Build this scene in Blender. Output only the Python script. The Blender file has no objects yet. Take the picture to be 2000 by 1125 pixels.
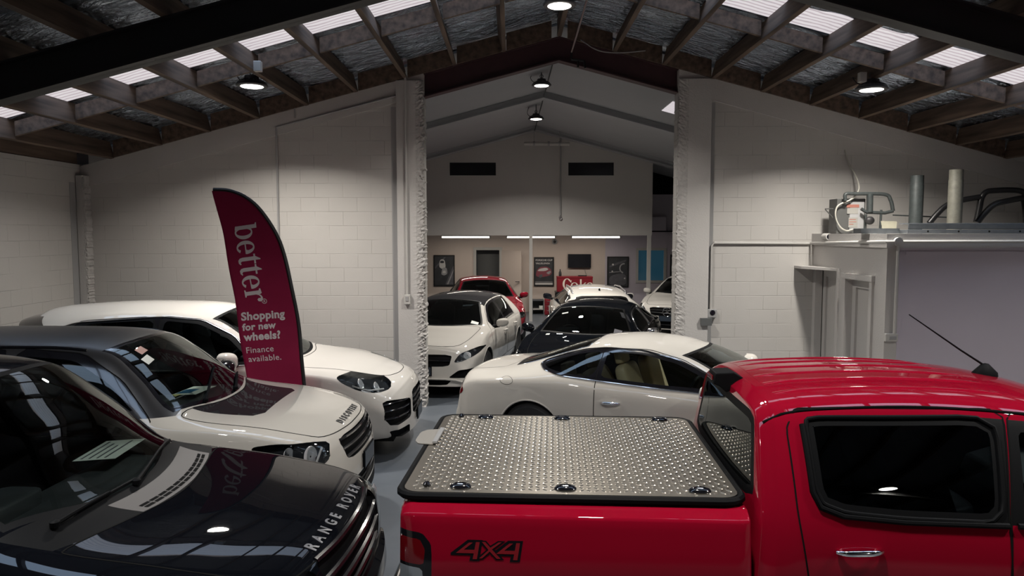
import bpy, bmesh, math, random
import numpy as np
from mathutils import Vector, Matrix
from mathutils.bvhtree import BVHTree
from mathutils.interpolate import poly_3d_calc
from mathutils.geometry import delaunay_2d_cdt

S = bpy.context.scene
C = S.collection
PI = math.pi
R = math.radians
random.seed(7)

# ------------------------------------------------------------------ camera, world, lights, exposure
cam = bpy.data.cameras.new('camera')
cam.sensor_width = 36.0
cam.lens = 36.0 * 1450.0 / 2000.0
cam.clip_start = 0.05
cam.clip_end = 100
camo = bpy.data.objects.new('camera', cam)
C.objects.link(camo)
camo.location = (0, 0, 2.5)
camo.rotation_euler = (R(90 - 4.24), 0, 0)
S.camera = camo

w = bpy.data.worlds.new('world')
S.world = w
w.use_nodes = True
w.node_tree.nodes['Background'].inputs[0].default_value = (0.55, 0.6, 0.7, 1)
w.node_tree.nodes['Background'].inputs[1].default_value = 0.02
S.view_settings.view_transform = 'Standard'
S.view_settings.look = 'None'
S.view_settings.gamma = 1.0
S.view_settings.use_curve_mapping = False
S.view_settings.exposure = 0.0

HIGHBAY_W = 112.0      # watts given by one high bay lamp
TUBE_W = 16.0
SKY_E = 0.8
DAY_W = 20.0
# high bay lamps: (x, y, z of the lens)
HIGHBAYS = [(-3.03, 8.8, 4.20), (0.52, 8.35, 4.98), (4.19, 8.8, 4.16),
            (-3.03, 3.0, 4.20), (0.52, 3.0, 4.98), (4.19, 3.0, 4.16),
            (-3.03, -2.6, 4.20), (4.19, -2.6, 4.16), (6.3, 5.6, 3.52)]  # last lamp is added out of view to brighten the lavender room front
BACKBAYS = [(0.54, 13.8, 5.20 - 0.02), (0.55, 17.2, 5.09)]


# ------------------------------------------------------------------ materials
def mat(name, col, rough=0.5, metal=0.0, coat=0.0, spec=0.5, emit=None, es=1.0, croughness=0.03):
    m = bpy.data.materials.new(name)
    m.use_nodes = True
    b = m.node_tree.nodes['Principled BSDF']
    b.inputs['Base Color'].default_value = (*col, 1)
    b.inputs['Roughness'].default_value = rough
    b.inputs['Metallic'].default_value = metal
    b.inputs['Coat Weight'].default_value = coat
    b.inputs['Coat Roughness'].default_value = croughness
    b.inputs['Specular IOR Level'].default_value = spec
    if emit:
        b.inputs['Emission Color'].default_value = (*emit, 1)
        b.inputs['Emission Strength'].default_value = es
    return m


def nd(m, t, **kw):
    n = m.node_tree.nodes.new(t)
    for k, v in kw.items():
        setattr(n, k, v)
    return n


def ln(m, a, b):
    m.node_tree.links.new(a, b)


def bsdf(m):
    return m.node_tree.nodes['Principled BSDF']


def noise_var(m, col, amt=0.12, scale=3.0, rough_amt=0.0, bump=0.0, bscale=40.0):
    """gentle tone variation + optional fine bump"""
    tc = nd(m, 'ShaderNodeTexCoord')
    n = nd(m, 'ShaderNodeTexNoise')
    n.inputs['Scale'].default_value = scale
    n.inputs['Detail'].default_value = 5
    ln(m, tc.outputs['Object'], n.inputs['Vector'])
    mx = nd(m, 'ShaderNodeMix', data_type='RGBA')
    mx.inputs['A'].default_value = (*[c * (1 - amt) for c in col], 1)
    mx.inputs['B'].default_value = (*[min(1, c * (1 + amt)) for c in col], 1)
    ln(m, n.outputs['Fac'], mx.inputs['Factor'])
    ln(m, mx.outputs['Result'], bsdf(m).inputs['Base Color'])
    if bump:
        n2 = nd(m, 'ShaderNodeTexNoise')
        n2.inputs['Scale'].default_value = bscale
        n2.inputs['Detail'].default_value = 4
        ln(m, tc.outputs['Object'], n2.inputs['Vector'])
        bp = nd(m, 'ShaderNodeBump')
        bp.inputs['Strength'].default_value = bump
        bp.inputs['Distance'].default_value = 0.02
        ln(m, n2.outputs['Fac'], bp.inputs['Height'])
        ln(m, bp.outputs['Normal'], bsdf(m).inputs['Normal'])
    return m


def block_wall(name, col, swap='x'):
    """painted concrete block: 0.4 x 0.2 m courses, thin joints"""
    m = mat(name, col, 0.55)
    tc = nd(m, 'ShaderNodeTexCoord')
    sp = nd(m, 'ShaderNodeSeparateXYZ')
    cb = nd(m, 'ShaderNodeCombineXYZ')
    ln(m, tc.outputs['Object'], sp.inputs[0])
    ln(m, sp.outputs['X' if swap == 'x' else 'Y'], cb.inputs[0])
    ln(m, sp.outputs['Z'], cb.inputs[1])
    br = nd(m, 'ShaderNodeTexBrick')
    br.inputs['Scale'].default_value = 1.0
    br.inputs['Brick Width'].default_value = 0.4
    br.inputs['Row Height'].default_value = 0.2
    br.inputs['Mortar Size'].default_value = 0.005
    br.inputs['Mortar Smooth'].default_value = 0.6
    br.inputs['Bias'].default_value = 0
    ln(m, cb.outputs[0], br.inputs['Vector'])
    # paint fills many of the upright joints: fade the joints with a noise
    n = nd(m, 'ShaderNodeTexNoise')
    n.inputs['Scale'].default_value = 2.3
    n.inputs['Detail'].default_value = 3
    ln(m, cb.outputs[0], n.inputs['Vector'])
    n3 = nd(m, 'ShaderNodeTexNoise')
    n3.inputs['Scale'].default_value = 60
    ln(m, cb.outputs[0], n3.inputs['Vector'])
    rp = nd(m, 'ShaderNodeMapRange')
    rp.inputs['From Min'].default_value = 0.35
    rp.inputs['From Max'].default_value = 0.6
    ln(m, n.outputs['Fac'], rp.inputs['Value'])
    mul = nd(m, 'ShaderNodeMath', operation='MULTIPLY')
    ln(m, br.outputs['Fac'], mul.inputs[0])
    ln(m, rp.outputs['Result'], mul.inputs[1])
    ad = nd(m, 'ShaderNodeMath', operation='MULTIPLY_ADD')
    ln(m, n3.outputs['Fac'], ad.inputs[0])
    ad.inputs[1].default_value = -0.12
    ln(m, mul.outputs[0], ad.inputs[2])
    bp = nd(m, 'ShaderNodeBump')
    bp.invert = True
    bp.inputs['Strength'].default_value = 0.6
    bp.inputs['Distance'].default_value = 0.008
    ln(m, ad.outputs[0], bp.inputs['Height'])
    ln(m, bp.outputs['Normal'], bsdf(m).inputs['Normal'])
    mx = nd(m, 'ShaderNodeMix', data_type='RGBA')
    mx.inputs['A'].default_value = (*col, 1)
    mx.inputs['B'].default_value = (*[c * 0.78 for c in col], 1)
    m2 = nd(m, 'ShaderNodeMath', operation='MULTIPLY')
    m2.inputs[1].default_value = 0.45
    ln(m, mul.outputs[0], m2.inputs[0])
    ln(m, m2.outputs[0], mx.inputs['Factor'])
    n4 = nd(m, 'ShaderNodeTexNoise')
    n4.inputs['Scale'].default_value = 1.2
    n4.inputs['Detail'].default_value = 6
    ln(m, cb.outputs[0], n4.inputs['Vector'])
    mm = nd(m, 'ShaderNodeMapRange')
    mm.inputs['To Min'].default_value = 0.9
    mm.inputs['To Max'].default_value = 1.06
    ln(m, n4.outputs['Fac'], mm.inputs['Value'])
    vm = nd(m, 'ShaderNodeVectorMath', operation='SCALE')
    ln(m, mx.outputs['Result'], vm.inputs[0])
    ln(m, mm.outputs['Result'], vm.inputs['Scale'])
    ln(m, vm.outputs[0], bsdf(m).inputs['Base Color'])
    return m


def glass(name, tint, refl=1.45, rough=0.0):
    """thin pane: tinted see-through mixed with a mirror reflection by angle"""
    m = bpy.data.materials.new(name)
    m.use_nodes = True
    nt = m.node_tree
    for n in list(nt.nodes):
        if n.type != 'OUTPUT_MATERIAL':
            nt.nodes.remove(n)
    out = [n for n in nt.nodes if n.type == 'OUTPUT_MATERIAL'][0]
    t = nd(m, 'ShaderNodeBsdfTransparent')
    t.inputs[0].default_value = (*tint, 1)
    g = nd(m, 'ShaderNodeBsdfGlossy')
    g.inputs['Color'].default_value = (0.95, 1.0, 0.98, 1)
    g.inputs['Roughness'].default_value = rough
    f = nd(m, 'ShaderNodeFresnel')
    f.inputs['IOR'].default_value = refl
    mx = nd(m, 'ShaderNodeMixShader')
    ln(m, f.outputs[0], mx.inputs[0])
    ln(m, t.outputs[0], mx.inputs[1])
    ln(m, g.outputs[0], mx.inputs[2])
    ln(m, mx.outputs[0], out.inputs[0])
    return m


def paint(name, col, flake=0.0, rough=0.35, metal=0.0):
    return mat(name, col, 0.5, metal, coat=flake or 1.0, croughness=0.015, spec=0.0)


M = {}
M['white_paint'] = paint('white_paint', (0.47, 0.452, 0.42))
M['cream_paint'] = paint('cream_paint', (0.47, 0.447, 0.405))
M['black_paint'] = paint('black_paint', (0.0025, 0.003, 0.0045), flake=.75)
M['roof_black'] = paint('roof_black', (0.02, 0.02, 0.022), flake=.5)
M['navy_paint'] = paint('navy_paint', (0.003, 0.004, 0.006), flake=.6)
M['red_paint'] = paint('red_paint', (0.235, 0.0025, 0.015))
M['darkred_paint'] = paint('darkred_paint', (0.115, 0.003, 0.009))
M['trim_black'] = mat('trim_black', (0.004, 0.0043, 0.005), 0.6, spec=0.08)
M['gloss_black'] = mat('gloss_black', (0.006, 0.006, 0.008), 0.12, coat=0.6)
M['gap'] = mat('panel_gap', (0.004, 0.004, 0.004), 0.9, spec=0.1)
M['rubber'] = mat('rubber', (0.012, 0.012, 0.013), 0.75)
M['inner'] = mat('cabin_dark', (0.012, 0.012, 0.014), 0.8)
M['dash'] = mat('dash_grey', (0.022, 0.024, 0.027), 0.65)
M['seat_dark'] = mat('seat_dark', (0.02, 0.02, 0.022), 0.6)
M['seat_cream'] = mat('seat_cream', (0.55, 0.44, 0.29), 0.5)
M['cream_trim'] = mat('cream_trim', (0.42, 0.33, 0.21), 0.6)
M['chrome'] = mat('chrome', (0.85, 0.85, 0.86), 0.08, 1.0)
M['satin_metal'] = mat('satin_metal', (0.5, 0.5, 0.52), 0.3, 1.0)
M['lamp_silver'] = mat('lamp_silver', (0.75, 0.76, 0.78), 0.22, 0.55)
M['alloy'] = mat('alloy', (0.42, 0.42, 0.44), 0.3, 1.0)
M['black_alloy'] = mat('black_alloy', (0.03, 0.03, 0.033), 0.25, 0.6)
M['glass_clear'] = glass('glass_clear', (0.74, 0.82, 0.79), 1.5)
M['glass_tint'] = glass('glass_tint', (0.22, 0.25, 0.26), 1.5)
M['glass_dark'] = glass('glass_dark', (0.05, 0.06, 0.07), 1.5)
M['lens'] = glass('lamp_lens', (0.85, 0.88, 0.9), 1.45)
M['lamp_dark'] = mat('lamp_dark', (0.03, 0.032, 0.036), 0.3, 0.3)
M['red_lens'] = mat('red_lens', (0.12, 0.002, 0.005), 0.12, coat=1.0)
M['clear_lens'] = mat('clear_lens', (0.36, 0.40, 0.44), 0.12, 0.4, coat=1.0)
M['plate'] = mat('plate_white', (0.6, 0.62, 0.62), 0.4)
M['plate_dark'] = mat('plate_dark', (0.03, 0.04, 0.055), 0.35)
M['ink'] = mat('ink', (0.01, 0.01, 0.012), 0.5)
M['letter_grey'] = mat('letter_grey', (0.10, 0.103, 0.115), 0.4)
M['paper'] = mat('paper', (0.6, 0.62, 0.58), 0.7)
M['paper_blue'] = mat('paper_blue', (0.03, 0.13, 0.25), 0.6)
M['paper_yellow'] = mat('paper_yellow', (0.6, 0.55, 0.2), 0.6)
M['white_wall'] = noise_var(mat('white_wall', (0.44, 0.425, 0.41), 0.6), (0.44, 0.425, 0.41), 0.05, 2.0, bump=0.15, bscale=60)
M['block_x'] = block_wall('block_wall', (0.43, 0.415, 0.395), 'x')
M['block_y'] = block_wall('block_wall_side', (0.43, 0.415, 0.395), 'y')
M['rough_concrete'] = noise_var(mat('rough_concrete', (0.40, 0.385, 0.37), 0.8), (0.40, 0.385, 0.37), 0.25, 14.0, bump=0.8, bscale=25)
M['lavender'] = noise_var(mat('lavender_panel', (0.47, 0.43, 0.49), 0.55), (0.47, 0.43, 0.49), 0.05, 2.0)
M['ceiling_white'] = noise_var(mat('ceiling_white', (0.35, 0.36, 0.375), 0.7), (0.35, 0.36, 0.375), 0.05, 1.5)
M['timber'] = None
M['steel_dark'] = mat('steel_dark', (0.012, 0.011, 0.012), 0.55)
M['steel_red'] = noise_var(mat('steel_red', (0.045, 0.018, 0.022), 0.6), (0.045, 0.018, 0.022), 0.25, 8)
M['lamp_grey'] = mat('lamp_grey', (0.06, 0.06, 0.065), 0.4, 0.5)
M['lamp_glow'] = mat('lamp_glow', (0.9, 0.9, 0.9), 0.4, emit=(1.0, 0.95, 0.87), es=14.0)
M['tube_glow'] = mat('tube_glow', (0.9, 0.9, 0.9), 0.4, emit=(1.0, 0.93, 0.82), es=7.0)
M['pvc'] = mat('pvc_white', (0.43, 0.42, 0.40), 0.4)
M['conduit_grey'] = mat('conduit_grey', (0.28, 0.28, 0.28), 0.45)
M['galv'] = noise_var(mat('galvanised', (0.035, 0.042, 0.042), 0.55, 0.2), (0.035, 0.042, 0.042), 0.5, 22)
M['galv_tan'] = noise_var(mat('galvanised_tan', (0.115, 0.112, 0.092), 0.6, 0.1), (0.115, 0.112, 0.092), 0.4, 22)
M['plank_metal'] = noise_var(mat('plank_metal', (0.10, 0.11, 0.12), 0.45, 0.5), (0.10, 0.11, 0.12), 0.3, 12)
M['box_grey'] = mat('box_grey', (0.075, 0.076, 0.073), 0.5, 0.1)
M['label_red'] = mat('label_red', (0.26, 0.10, 0.075), 0.6)
M['flag_red'] = noise_var(mat('flag_red', (0.31, 0.014, 0.065), 0.7, spec=0.2), (0.31, 0.014, 0.065), 0.12, 6)
M['flag_white'] = mat('flag_white', (0.80, 0.72, 0.74), 0.7)
M['flag_black'] = mat('flag_black', (0.008, 0.008, 0.01), 0.7)
M['checker'] = noise_var(mat('checker_plate', (0.44, 0.405, 0.35), 0.28, 0.9), (0.44, 0.405, 0.35), 0.10, 9)
M['coke_red'] = mat('sign_red', (0.20, 0.005, 0.014), 0.45)
M['cream_letter'] = mat('cream_letter', (0.75, 0.66, 0.58), 0.5)
M['screen'] = mat('screen_black', (0.006, 0.007, 0.012), 0.15)
M['frame_black'] = mat('frame_black', (0.008, 0.008, 0.009), 0.35)
M['cable_white'] = mat('cable_white', (0.36, 0.35, 0.31), 0.5)
M['wood'] = noise_var(mat('ply_edge', (0.25, 0.16, 0.09), 0.7), (0.25, 0.16, 0.09), 0.2, 12)
M['poster_dark'] = noise_var(mat('poster_dark', (0.035, 0.037, 0.043), 0.5), (0.035, 0.037, 0.043), 0.6, 6)
M['poster_grey'] = noise_var(mat('poster_grey', (0.30, 0.30, 0.31), 0.5), (0.3, 0.3, 0.31), 0.3, 9)
M['poster_mid'] = noise_var(mat('poster_mid', (0.10, 0.10, 0.115), 0.5), (0.1, 0.1, 0.115), 0.5, 9)
M['unseen_dark'] = mat('unseen_dark_wall', (0.06, 0.062, 0.066), 0.5)  # invented dark tone for the unseen wall, keeps the pickup window's reflection black
M['poster_white'] = mat('poster_white', (0.55, 0.54, 0.53), 0.5)
M['label_white'] = mat('label_white', (0.24, 0.235, 0.215), 0.6)
M['poster_red'] = mat('poster_rose', (0.22, 0.05, 0.07), 0.5)
M['window_blue'] = mat('window_blue', (0.02, 0.06, 0.09), 0.1, emit=(0.03, 0.11, 0.17), es=0.22)
M['window_night'] = mat('window_night', (0.004, 0.005, 0.008), 0.2)
M['door_grey'] = mat('door_grey', (0.12, 0.125, 0.125), 0.5)
M['office_wall'] = noise_var(mat('office_wall', (0.55, 0.47, 0.42), 0.6), (0.55, 0.47, 0.42), 0.04, 2)
M['cabinet_grey'] = mat('cabinet_grey', (0.06, 0.065, 0.075), 0.5)


def timber():
    m = mat('timber', (0.075, 0.048, 0.034), 0.75)
    tc = nd(m, 'ShaderNodeTexCoord')
    mp = nd(m, 'ShaderNodeMapping')
    mp.inputs['Scale'].default_value = (9, 0.7, 9)
    n = nd(m, 'ShaderNodeTexNoise')
    n.inputs['Scale'].default_value = 1.5
    n.inputs['Detail'].default_value = 6
    ln(m, tc.outputs['Object'], mp.inputs[0])
    ln(m, mp.outputs[0], n.inputs['Vector'])
    cr = nd(m, 'ShaderNodeValToRGB')
    cr.color_ramp.elements[0].position = 0.3
    cr.color_ramp.elements[0].color = (0.035, 0.022, 0.015, 1)
    cr.color_ramp.elements[1].position = 0.75
    cr.color_ramp.elements[1].color = (0.15, 0.10, 0.07, 1)
    ln(m, n.outputs['Fac'], cr.inputs[0])
    ln(m, cr.outputs[0], bsdf(m).inputs['Base Color'])
    return m


M['timber'] = timber()


def foil():
    """dark wrinkled foil paper under the roof sheets, with netting"""
    m = mat('foil', (0.15, 0.165, 0.19), 0.24, 0.95)
    tc = nd(m, 'ShaderNodeTexCoord')
    mp = nd(m, 'ShaderNodeMapping')
    mp.inputs['Scale'].default_value = (1.6, 8, 1)
    n = nd(m, 'ShaderNodeTexNoise')
    n.inputs['Scale'].default_value = 2.4
    n.inputs['Detail'].default_value = 7
    n.inputs['Distortion'].default_value = 1.2
    ln(m, tc.outputs['Object'], mp.inputs[0])
    ln(m, mp.outputs[0], n.inputs['Vector'])
    bp = nd(m, 'ShaderNodeBump')
    bp.inputs['Strength'].default_value = 1.0
    bp.inputs['Distance'].default_value = 0.06
    ln(m, n.outputs['Fac'], bp.inputs['Height'])
    ln(m, bp.outputs['Normal'], bsdf(m).inputs['Normal'])
    v = nd(m, 'ShaderNodeTexVoronoi', feature='DISTANCE_TO_EDGE')
    v.inputs['Scale'].default_value = 17
    ln(m, tc.outputs['Object'], v.inputs['Vector'])
    lt = nd(m, 'ShaderNodeMath', operation='LESS_THAN')
    lt.inputs[1].default_value = 0.022
    ln(m, v.outputs['Distance'], lt.inputs[0])
    mx = nd(m, 'ShaderNodeMix', data_type='RGBA')
    mx.inputs['A'].default_value = (0.34, 0.38, 0.44, 1)
    mx.inputs['B'].default_value = (0.15, 0.16, 0.18, 1)
    ln(m, lt.outputs[0], mx.inputs['Factor'])
    ln(m, mx.outputs['Result'], bsdf(m).inputs['Base Color'])
    return m


M['foil'] = foil()


def skylight():
    """daylight through ribbed translucent sheet: the ribs run down the slope"""
    m = mat('skylight', (0.3, 0.3, 0.3), 0.5)
    tc = nd(m, 'ShaderNodeTexCoord')
    wv = nd(m, 'ShaderNodeTexWave', bands_direction='Y')
    wv.inputs['Scale'].default_value = 3.6
    wv.inputs['Distortion'].default_value = 3.2
    wv.inputs['Detail'].default_value = 2
    wv.inputs['Detail Scale'].default_value = 1.1
    ln(m, tc.outputs['Object'], wv.inputs['Vector'])
    cr = nd(m, 'ShaderNodeValToRGB')
    cr.color_ramp.elements[0].color = (0.50, 0.44, 0.47, 1)
    cr.color_ramp.elements[1].color = (0.86, 0.80, 0.83, 1)
    cr.color_ramp.elements[1].position = 0.6
    ln(m, wv.outputs['Fac'], cr.inputs[0])
    ln(m, cr.outputs[0], bsdf(m).inputs['Emission Color'])
    bsdf(m).inputs['Emission Strength'].default_value = SKY_E
    return m


M['skylight'] = skylight()


def floor_mat():
    m = mat('floor_epoxy', (0.15, 0.165, 0.185), 0.3, spec=0.35)
    tc = nd(m, 'ShaderNodeTexCoord')
    n = nd(m, 'ShaderNodeTexNoise')
    n.inputs['Scale'].default_value = 0.9
    n.inputs['Detail'].default_value = 8
    ln(m, tc.outputs['Object'], n.inputs['Vector'])
    mx = nd(m, 'ShaderNodeMix', data_type='RGBA')
    mx.inputs['A'].default_value = (0.078, 0.090, 0.106, 1)
    mx.inputs['B'].default_value = (0.108, 0.121, 0.138, 1)
    ln(m, n.outputs['Fac'], mx.inputs['Factor'])
    ln(m, mx.outputs['Result'], bsdf(m).inputs['Base Color'])
    n2 = nd(m, 'ShaderNodeTexNoise')
    n2.inputs['Scale'].default_value = 5
    n2.inputs['Detail'].default_value = 6
    ln(m, tc.outputs['Object'], n2.inputs['Vector'])
    mr = nd(m, 'ShaderNodeMapRange')
    mr.inputs['To Min'].default_value = 0.22
    mr.inputs['To Max'].default_value = 0.45
    ln(m, n2.outputs['Fac'], mr.inputs['Value'])
    ln(m, mr.outputs['Result'], bsdf(m).inputs['Roughness'])
    return m


M['floor'] = floor_mat()


# ------------------------------------------------------------------ mesh helpers
def link(name, me, parent=None, loc=None, rot=None):
    o = bpy.data.objects.new(name, me)
    C.objects.link(o)
    if parent:
        o.parent = parent
    if loc:
        o.location = loc
    if rot:
        o.rotation_euler = rot
    return o


def tag(o, label=None, cat=None, group=None, kind=None):
    if label:
        o['label'] = label
    if cat:
        o['category'] = cat
    if group:
        o['group'] = group
    if kind:
        o['kind'] = kind
    return o


def empty(name, loc=(0, 0, 0), rz=0.0, label=None, cat=None, group=None):
    o = link(name, None, loc=loc, rot=(0, 0, rz))
    o.empty_display_size = 0.1
    return tag(o, label, cat, group)


class MB:
    """collects shapes, each with a material slot, into one mesh"""

    def __init__(self, *mats):
        self.v, self.f, self.mi, self.sm = [], [], [], []
        self.mats = list(mats)

    def add(self, vs, fs, mi=0, smooth=False):
        k = len(self.v)
        self.v += [tuple(p) for p in vs]
        for f in fs:
            self.f.append([i + k for i in f])
            self.mi.append(mi)
            self.sm.append(smooth)
        return self

    def box(self, x0, x1, y0, y1, z0, z1, mi=0, mtx=None):
        vs = [(x, y, z) for x in (x0, x1) for y in (y0, y1) for z in (z0, z1)]
        if mtx:
            vs = [mtx @ Vector(p) for p in vs]
        return self.add(vs, [(0, 1, 3, 2), (4, 6, 7, 5), (0, 4, 5, 1), (2, 3, 7, 6), (0, 2, 6, 4), (1, 5, 7, 3)], mi)

    def prism(self, poly, a0, a1, axis='y', mi=0):
        """2-D polygon swept along an axis. axis y: poly is (x, z); x: (y, z); z: (x, y)"""
        def P(u, v, a):
            return {'y': (u, a, v), 'x': (a, u, v), 'z': (u, v, a)}[axis]
        n = len(poly)
        vs = [P(u, v, a0) for u, v in poly] + [P(u, v, a1) for u, v in poly]
        fs = [tuple(range(n))[::-1], tuple(range(n, 2 * n))]
        fs += [(i, (i + 1) % n, n + (i + 1) % n, n + i) for i in range(n)]
        return self.add(vs, fs, mi)

    def tube(self, pts, r, n=10, mi=0, cap=True, closed=False):
        pts = [Vector(p) for p in pts]
        rs = r if isinstance(r, (list, tuple)) else [r] * len(pts)
        vs, fs = [], []
        up = None
        m = len(pts)
        for i, p in enumerate(pts):
            if closed:
                t = pts[(i + 1) % m] - pts[i - 1]
            else:
                t = pts[min(i + 1, m - 1)] - pts[max(i - 1, 0)]
            t.normalize()
            if up is None:
                up = t.orthogonal().normalized()
            up = (up - t * up.dot(t))
            if up.length < 1e-6:
                up = t.orthogonal()
            up.normalize()
            bi = t.cross(up)
            for k in range(n):
                a = 2 * PI * k / n
                vs.append(p + (up * math.cos(a) + bi * math.sin(a)) * rs[i])
        for i in range(m if closed else m - 1):
            j = (i + 1) % m
            for k in range(n):
                fs.append((i * n + k, i * n + (k + 1) % n, j * n + (k + 1) % n, j * n + k))
        if cap and not closed:
            fs.append(tuple(range(n))[::-1])
            fs.append(tuple((m - 1) * n + k for k in range(n)))
        return self.add(vs, fs, mi, True)

    def lathe(self, prof, n=32, mtx=None, mi=0, smooth=True):
        """profile of (radius, height) spun round z"""
        vs, fs = [], []
        for r, z in prof:
            for k in range(n):
                a = 2 * PI * k / n
                vs.append(Vector((r * math.cos(a), r * math.sin(a), z)))
        for i in range(len(prof) - 1):
            for k in range(n):
                fs.append((i * n + k, i * n + (k + 1) % n, (i + 1) * n + (k + 1) % n, (i + 1) * n + k))
        if prof[0][0] > 1e-5:
            fs.append(tuple(range(n))[::-1])
        if prof[-1][0] > 1e-5:
            fs.append(tuple((len(prof) - 1) * n + k for k in range(n)))
        if mtx:
            vs = [mtx @ p for p in vs]
        return self.add(vs, fs, mi, smooth)

    def sphere(self, c, rx, ry, rz, mi=0, n=20, m=12, e=1.0):
        vs, fs = [], []
        def pw(v):
            return math.copysign(abs(v) ** e, v)
        for i in range(m + 1):
            t = -PI / 2 + PI * i / m
            for k in range(n):
                a = 2 * PI * k / n
                vs.append((c[0] + rx * pw(math.cos(t)) * pw(math.cos(a)), c[1] + ry * pw(math.cos(t)) * pw(math.sin(a)), c[2] + rz * pw(math.sin(t))))
        for i in range(m):
            for k in range(n):
                fs.append((i * n + k, i * n + (k + 1) % n, (i + 1) * n + (k + 1) % n, (i + 1) * n + k))
        return self.add(vs, fs, mi, True)

    def build(self, name, parent=None, bevel=0.0, loc=None, rot=None, smooth_angle=None, weld=False):
        me = bpy.data.meshes.new(name)
        me.from_pydata(self.v, [], self.f)
        for m in self.mats:
            me.materials.append(m)
        me.polygons.foreach_set('material_index', self.mi)
        me.polygons.foreach_set('use_smooth', self.sm)
        me.update()
        bm = bmesh.new()
        bm.from_mesh(me)
        if weld:
            bmesh.ops.remove_doubles(bm, verts=bm.verts, dist=1e-5)
        bmesh.ops.recalc_face_normals(bm, faces=bm.faces)
        bm.to_mesh(me)
        bm.free()
        if any(self.sm):
            me.set_sharp_from_angle(angle=R(40))
        o = link(name, me, parent, loc, rot)
        if bevel:
            b = o.modifiers.new('bevel', 'BEVEL')
            b.width = bevel
            b.segments = 2
            b.limit_method = 'ANGLE'
            b.angle_limit = R(40)
        return o


def pchip(keys, xs):
    """shape-preserving cubic through (x, value) keys"""
    k = sorted(keys)
    x = np.array([a for a, _ in k], float)
    y = np.array([b for _, b in k], float)
    xs = np.clip(xs, x[0], x[-1])
    if len(x) == 1:
        return np.full_like(xs, y[0])
    h = np.diff(x)
    dl = np.diff(y) / h
    m = np.zeros_like(y)
    m[0], m[-1] = dl[0], dl[-1]
    for i in range(1, len(x) - 1):
        if dl[i - 1] * dl[i] > 0:
            w1, w2 = 2 * h[i] + h[i - 1], h[i] + 2 * h[i - 1]
            m[i] = (w1 + w2) / (w1 / dl[i - 1] + w2 / dl[i])
    i = np.clip(np.searchsorted(x, xs) - 1, 0, len(h) - 1)
    t = (xs - x[i]) / h[i]
    t2, t3 = t * t, t * t * t
    return (2 * t3 - 3 * t2 + 1) * y[i] + (t3 - 2 * t2 + t) * h[i] * m[i] + (3 * t2 - 2 * t3) * y[i + 1] + (t3 - t2) * h[i] * m[i + 1]


def rnd(poly, it=3, r=0.25):
    """round the corners of a closed polygon (corner cutting)"""
    p = [tuple(q) for q in poly]
    for _ in range(it):
        q = []
        for i in range(len(p)):
            a, b = p[i], p[(i + 1) % len(p)]
            q.append(tuple(a[k] + (b[k] - a[k]) * r for k in range(len(a))))
            q.append(tuple(b[k] + (a[k] - b[k]) * r for k in range(len(a))))
        p = q
    return p


def crom(pts, n=6, closed=False):
    """Catmull-Rom curve through points"""
    P = [np.array(p, float) for p in pts]
    out = []
    m = len(P)
    for i in range(m if closed else m - 1):
        p0 = P[i - 1] if (i > 0 or closed) else 2 * P[0] - P[1]
        p1, p2 = P[i], P[(i + 1) % m]
        p3 = P[(i + 2) % m] if (i + 2 < m or closed) else 2 * P[-1] - P[-2]
        for k in range(n):
            t = k / n
            out.append(tuple(0.5 * (2 * p1 + (p2 - p0) * t + (2 * p0 - 5 * p1 + 4 * p2 - p3) * t * t + (3 * p1 - p0 - 3 * p2 + p3) * t ** 3)))
    if not closed:
        out.append(tuple(P[-1]))
    return out


def area2(p):
    return sum(p[i][0] * p[(i + 1) % len(p)][1] - p[(i + 1) % len(p)][0] * p[i][1] for i in range(len(p))) / 2


def inset(poly, d):
    """shift a closed polygon inwards by d"""
    p = [np.array(q, float) for q in poly]
    q = [p[0]]
    for a in p[1:]:
        if np.linalg.norm(a - q[-1]) > 1e-4:
            q.append(a)
    if np.linalg.norm(q[0] - q[-1]) < 1e-4:
        q.pop()
    s = 1 if area2(q) > 0 else -1
    n = len(q)
    out = []
    for i in range(n):
        e1 = q[i] - q[i - 1]
        e2 = q[(i + 1) % n] - q[i]
        n1 = np.array([-e1[1], e1[0]]) / np.linalg.norm(e1)
        n2 = np.array([-e2[1], e2[0]]) / np.linalg.norm(e2)
        b = n1 + n2
        L = np.linalg.norm(b)
        if L < 1e-3:
            b = n1
        else:
            b = b / L
            b = b / max(0.5, float(b @ n1))
        out.append(tuple(q[i] + s * d * b))
    return out


def in_poly(u, v, poly):
    c = False
    j = len(poly) - 1
    for i in range(len(poly)):
        xi, yi = poly[i]
        xj, yj = poly[j]
        if (yi > v) != (yj > v) and u < (xj - xi) * (v - yi) / (yj - yi) + xi:
            c = not c
        j = i
    return c


def tri2d(loops):
    """triangulate closed outlines (even-odd holes) -> points, triangles"""
    pts, edges = [], []
    for lp in loops:
        k = len(pts)
        n = len(lp)
        pts += [Vector((float(p[0]), float(p[1]))) for p in lp]
        edges += [(k + i, k + (i + 1) % n) for i in range(n)]
    v, e, f, *_ = delaunay_2d_cdt(pts, edges, [], 0, 1e-6)
    tr = []
    for t in f:
        c = sum((v[i] for i in t), Vector((0, 0))) / len(t)
        ins = False
        for lp in loops:
            if in_poly(c.x, c.y, lp):
                ins = not ins
        if ins:
            tr.append(tuple(t))
    return v, tr


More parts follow.
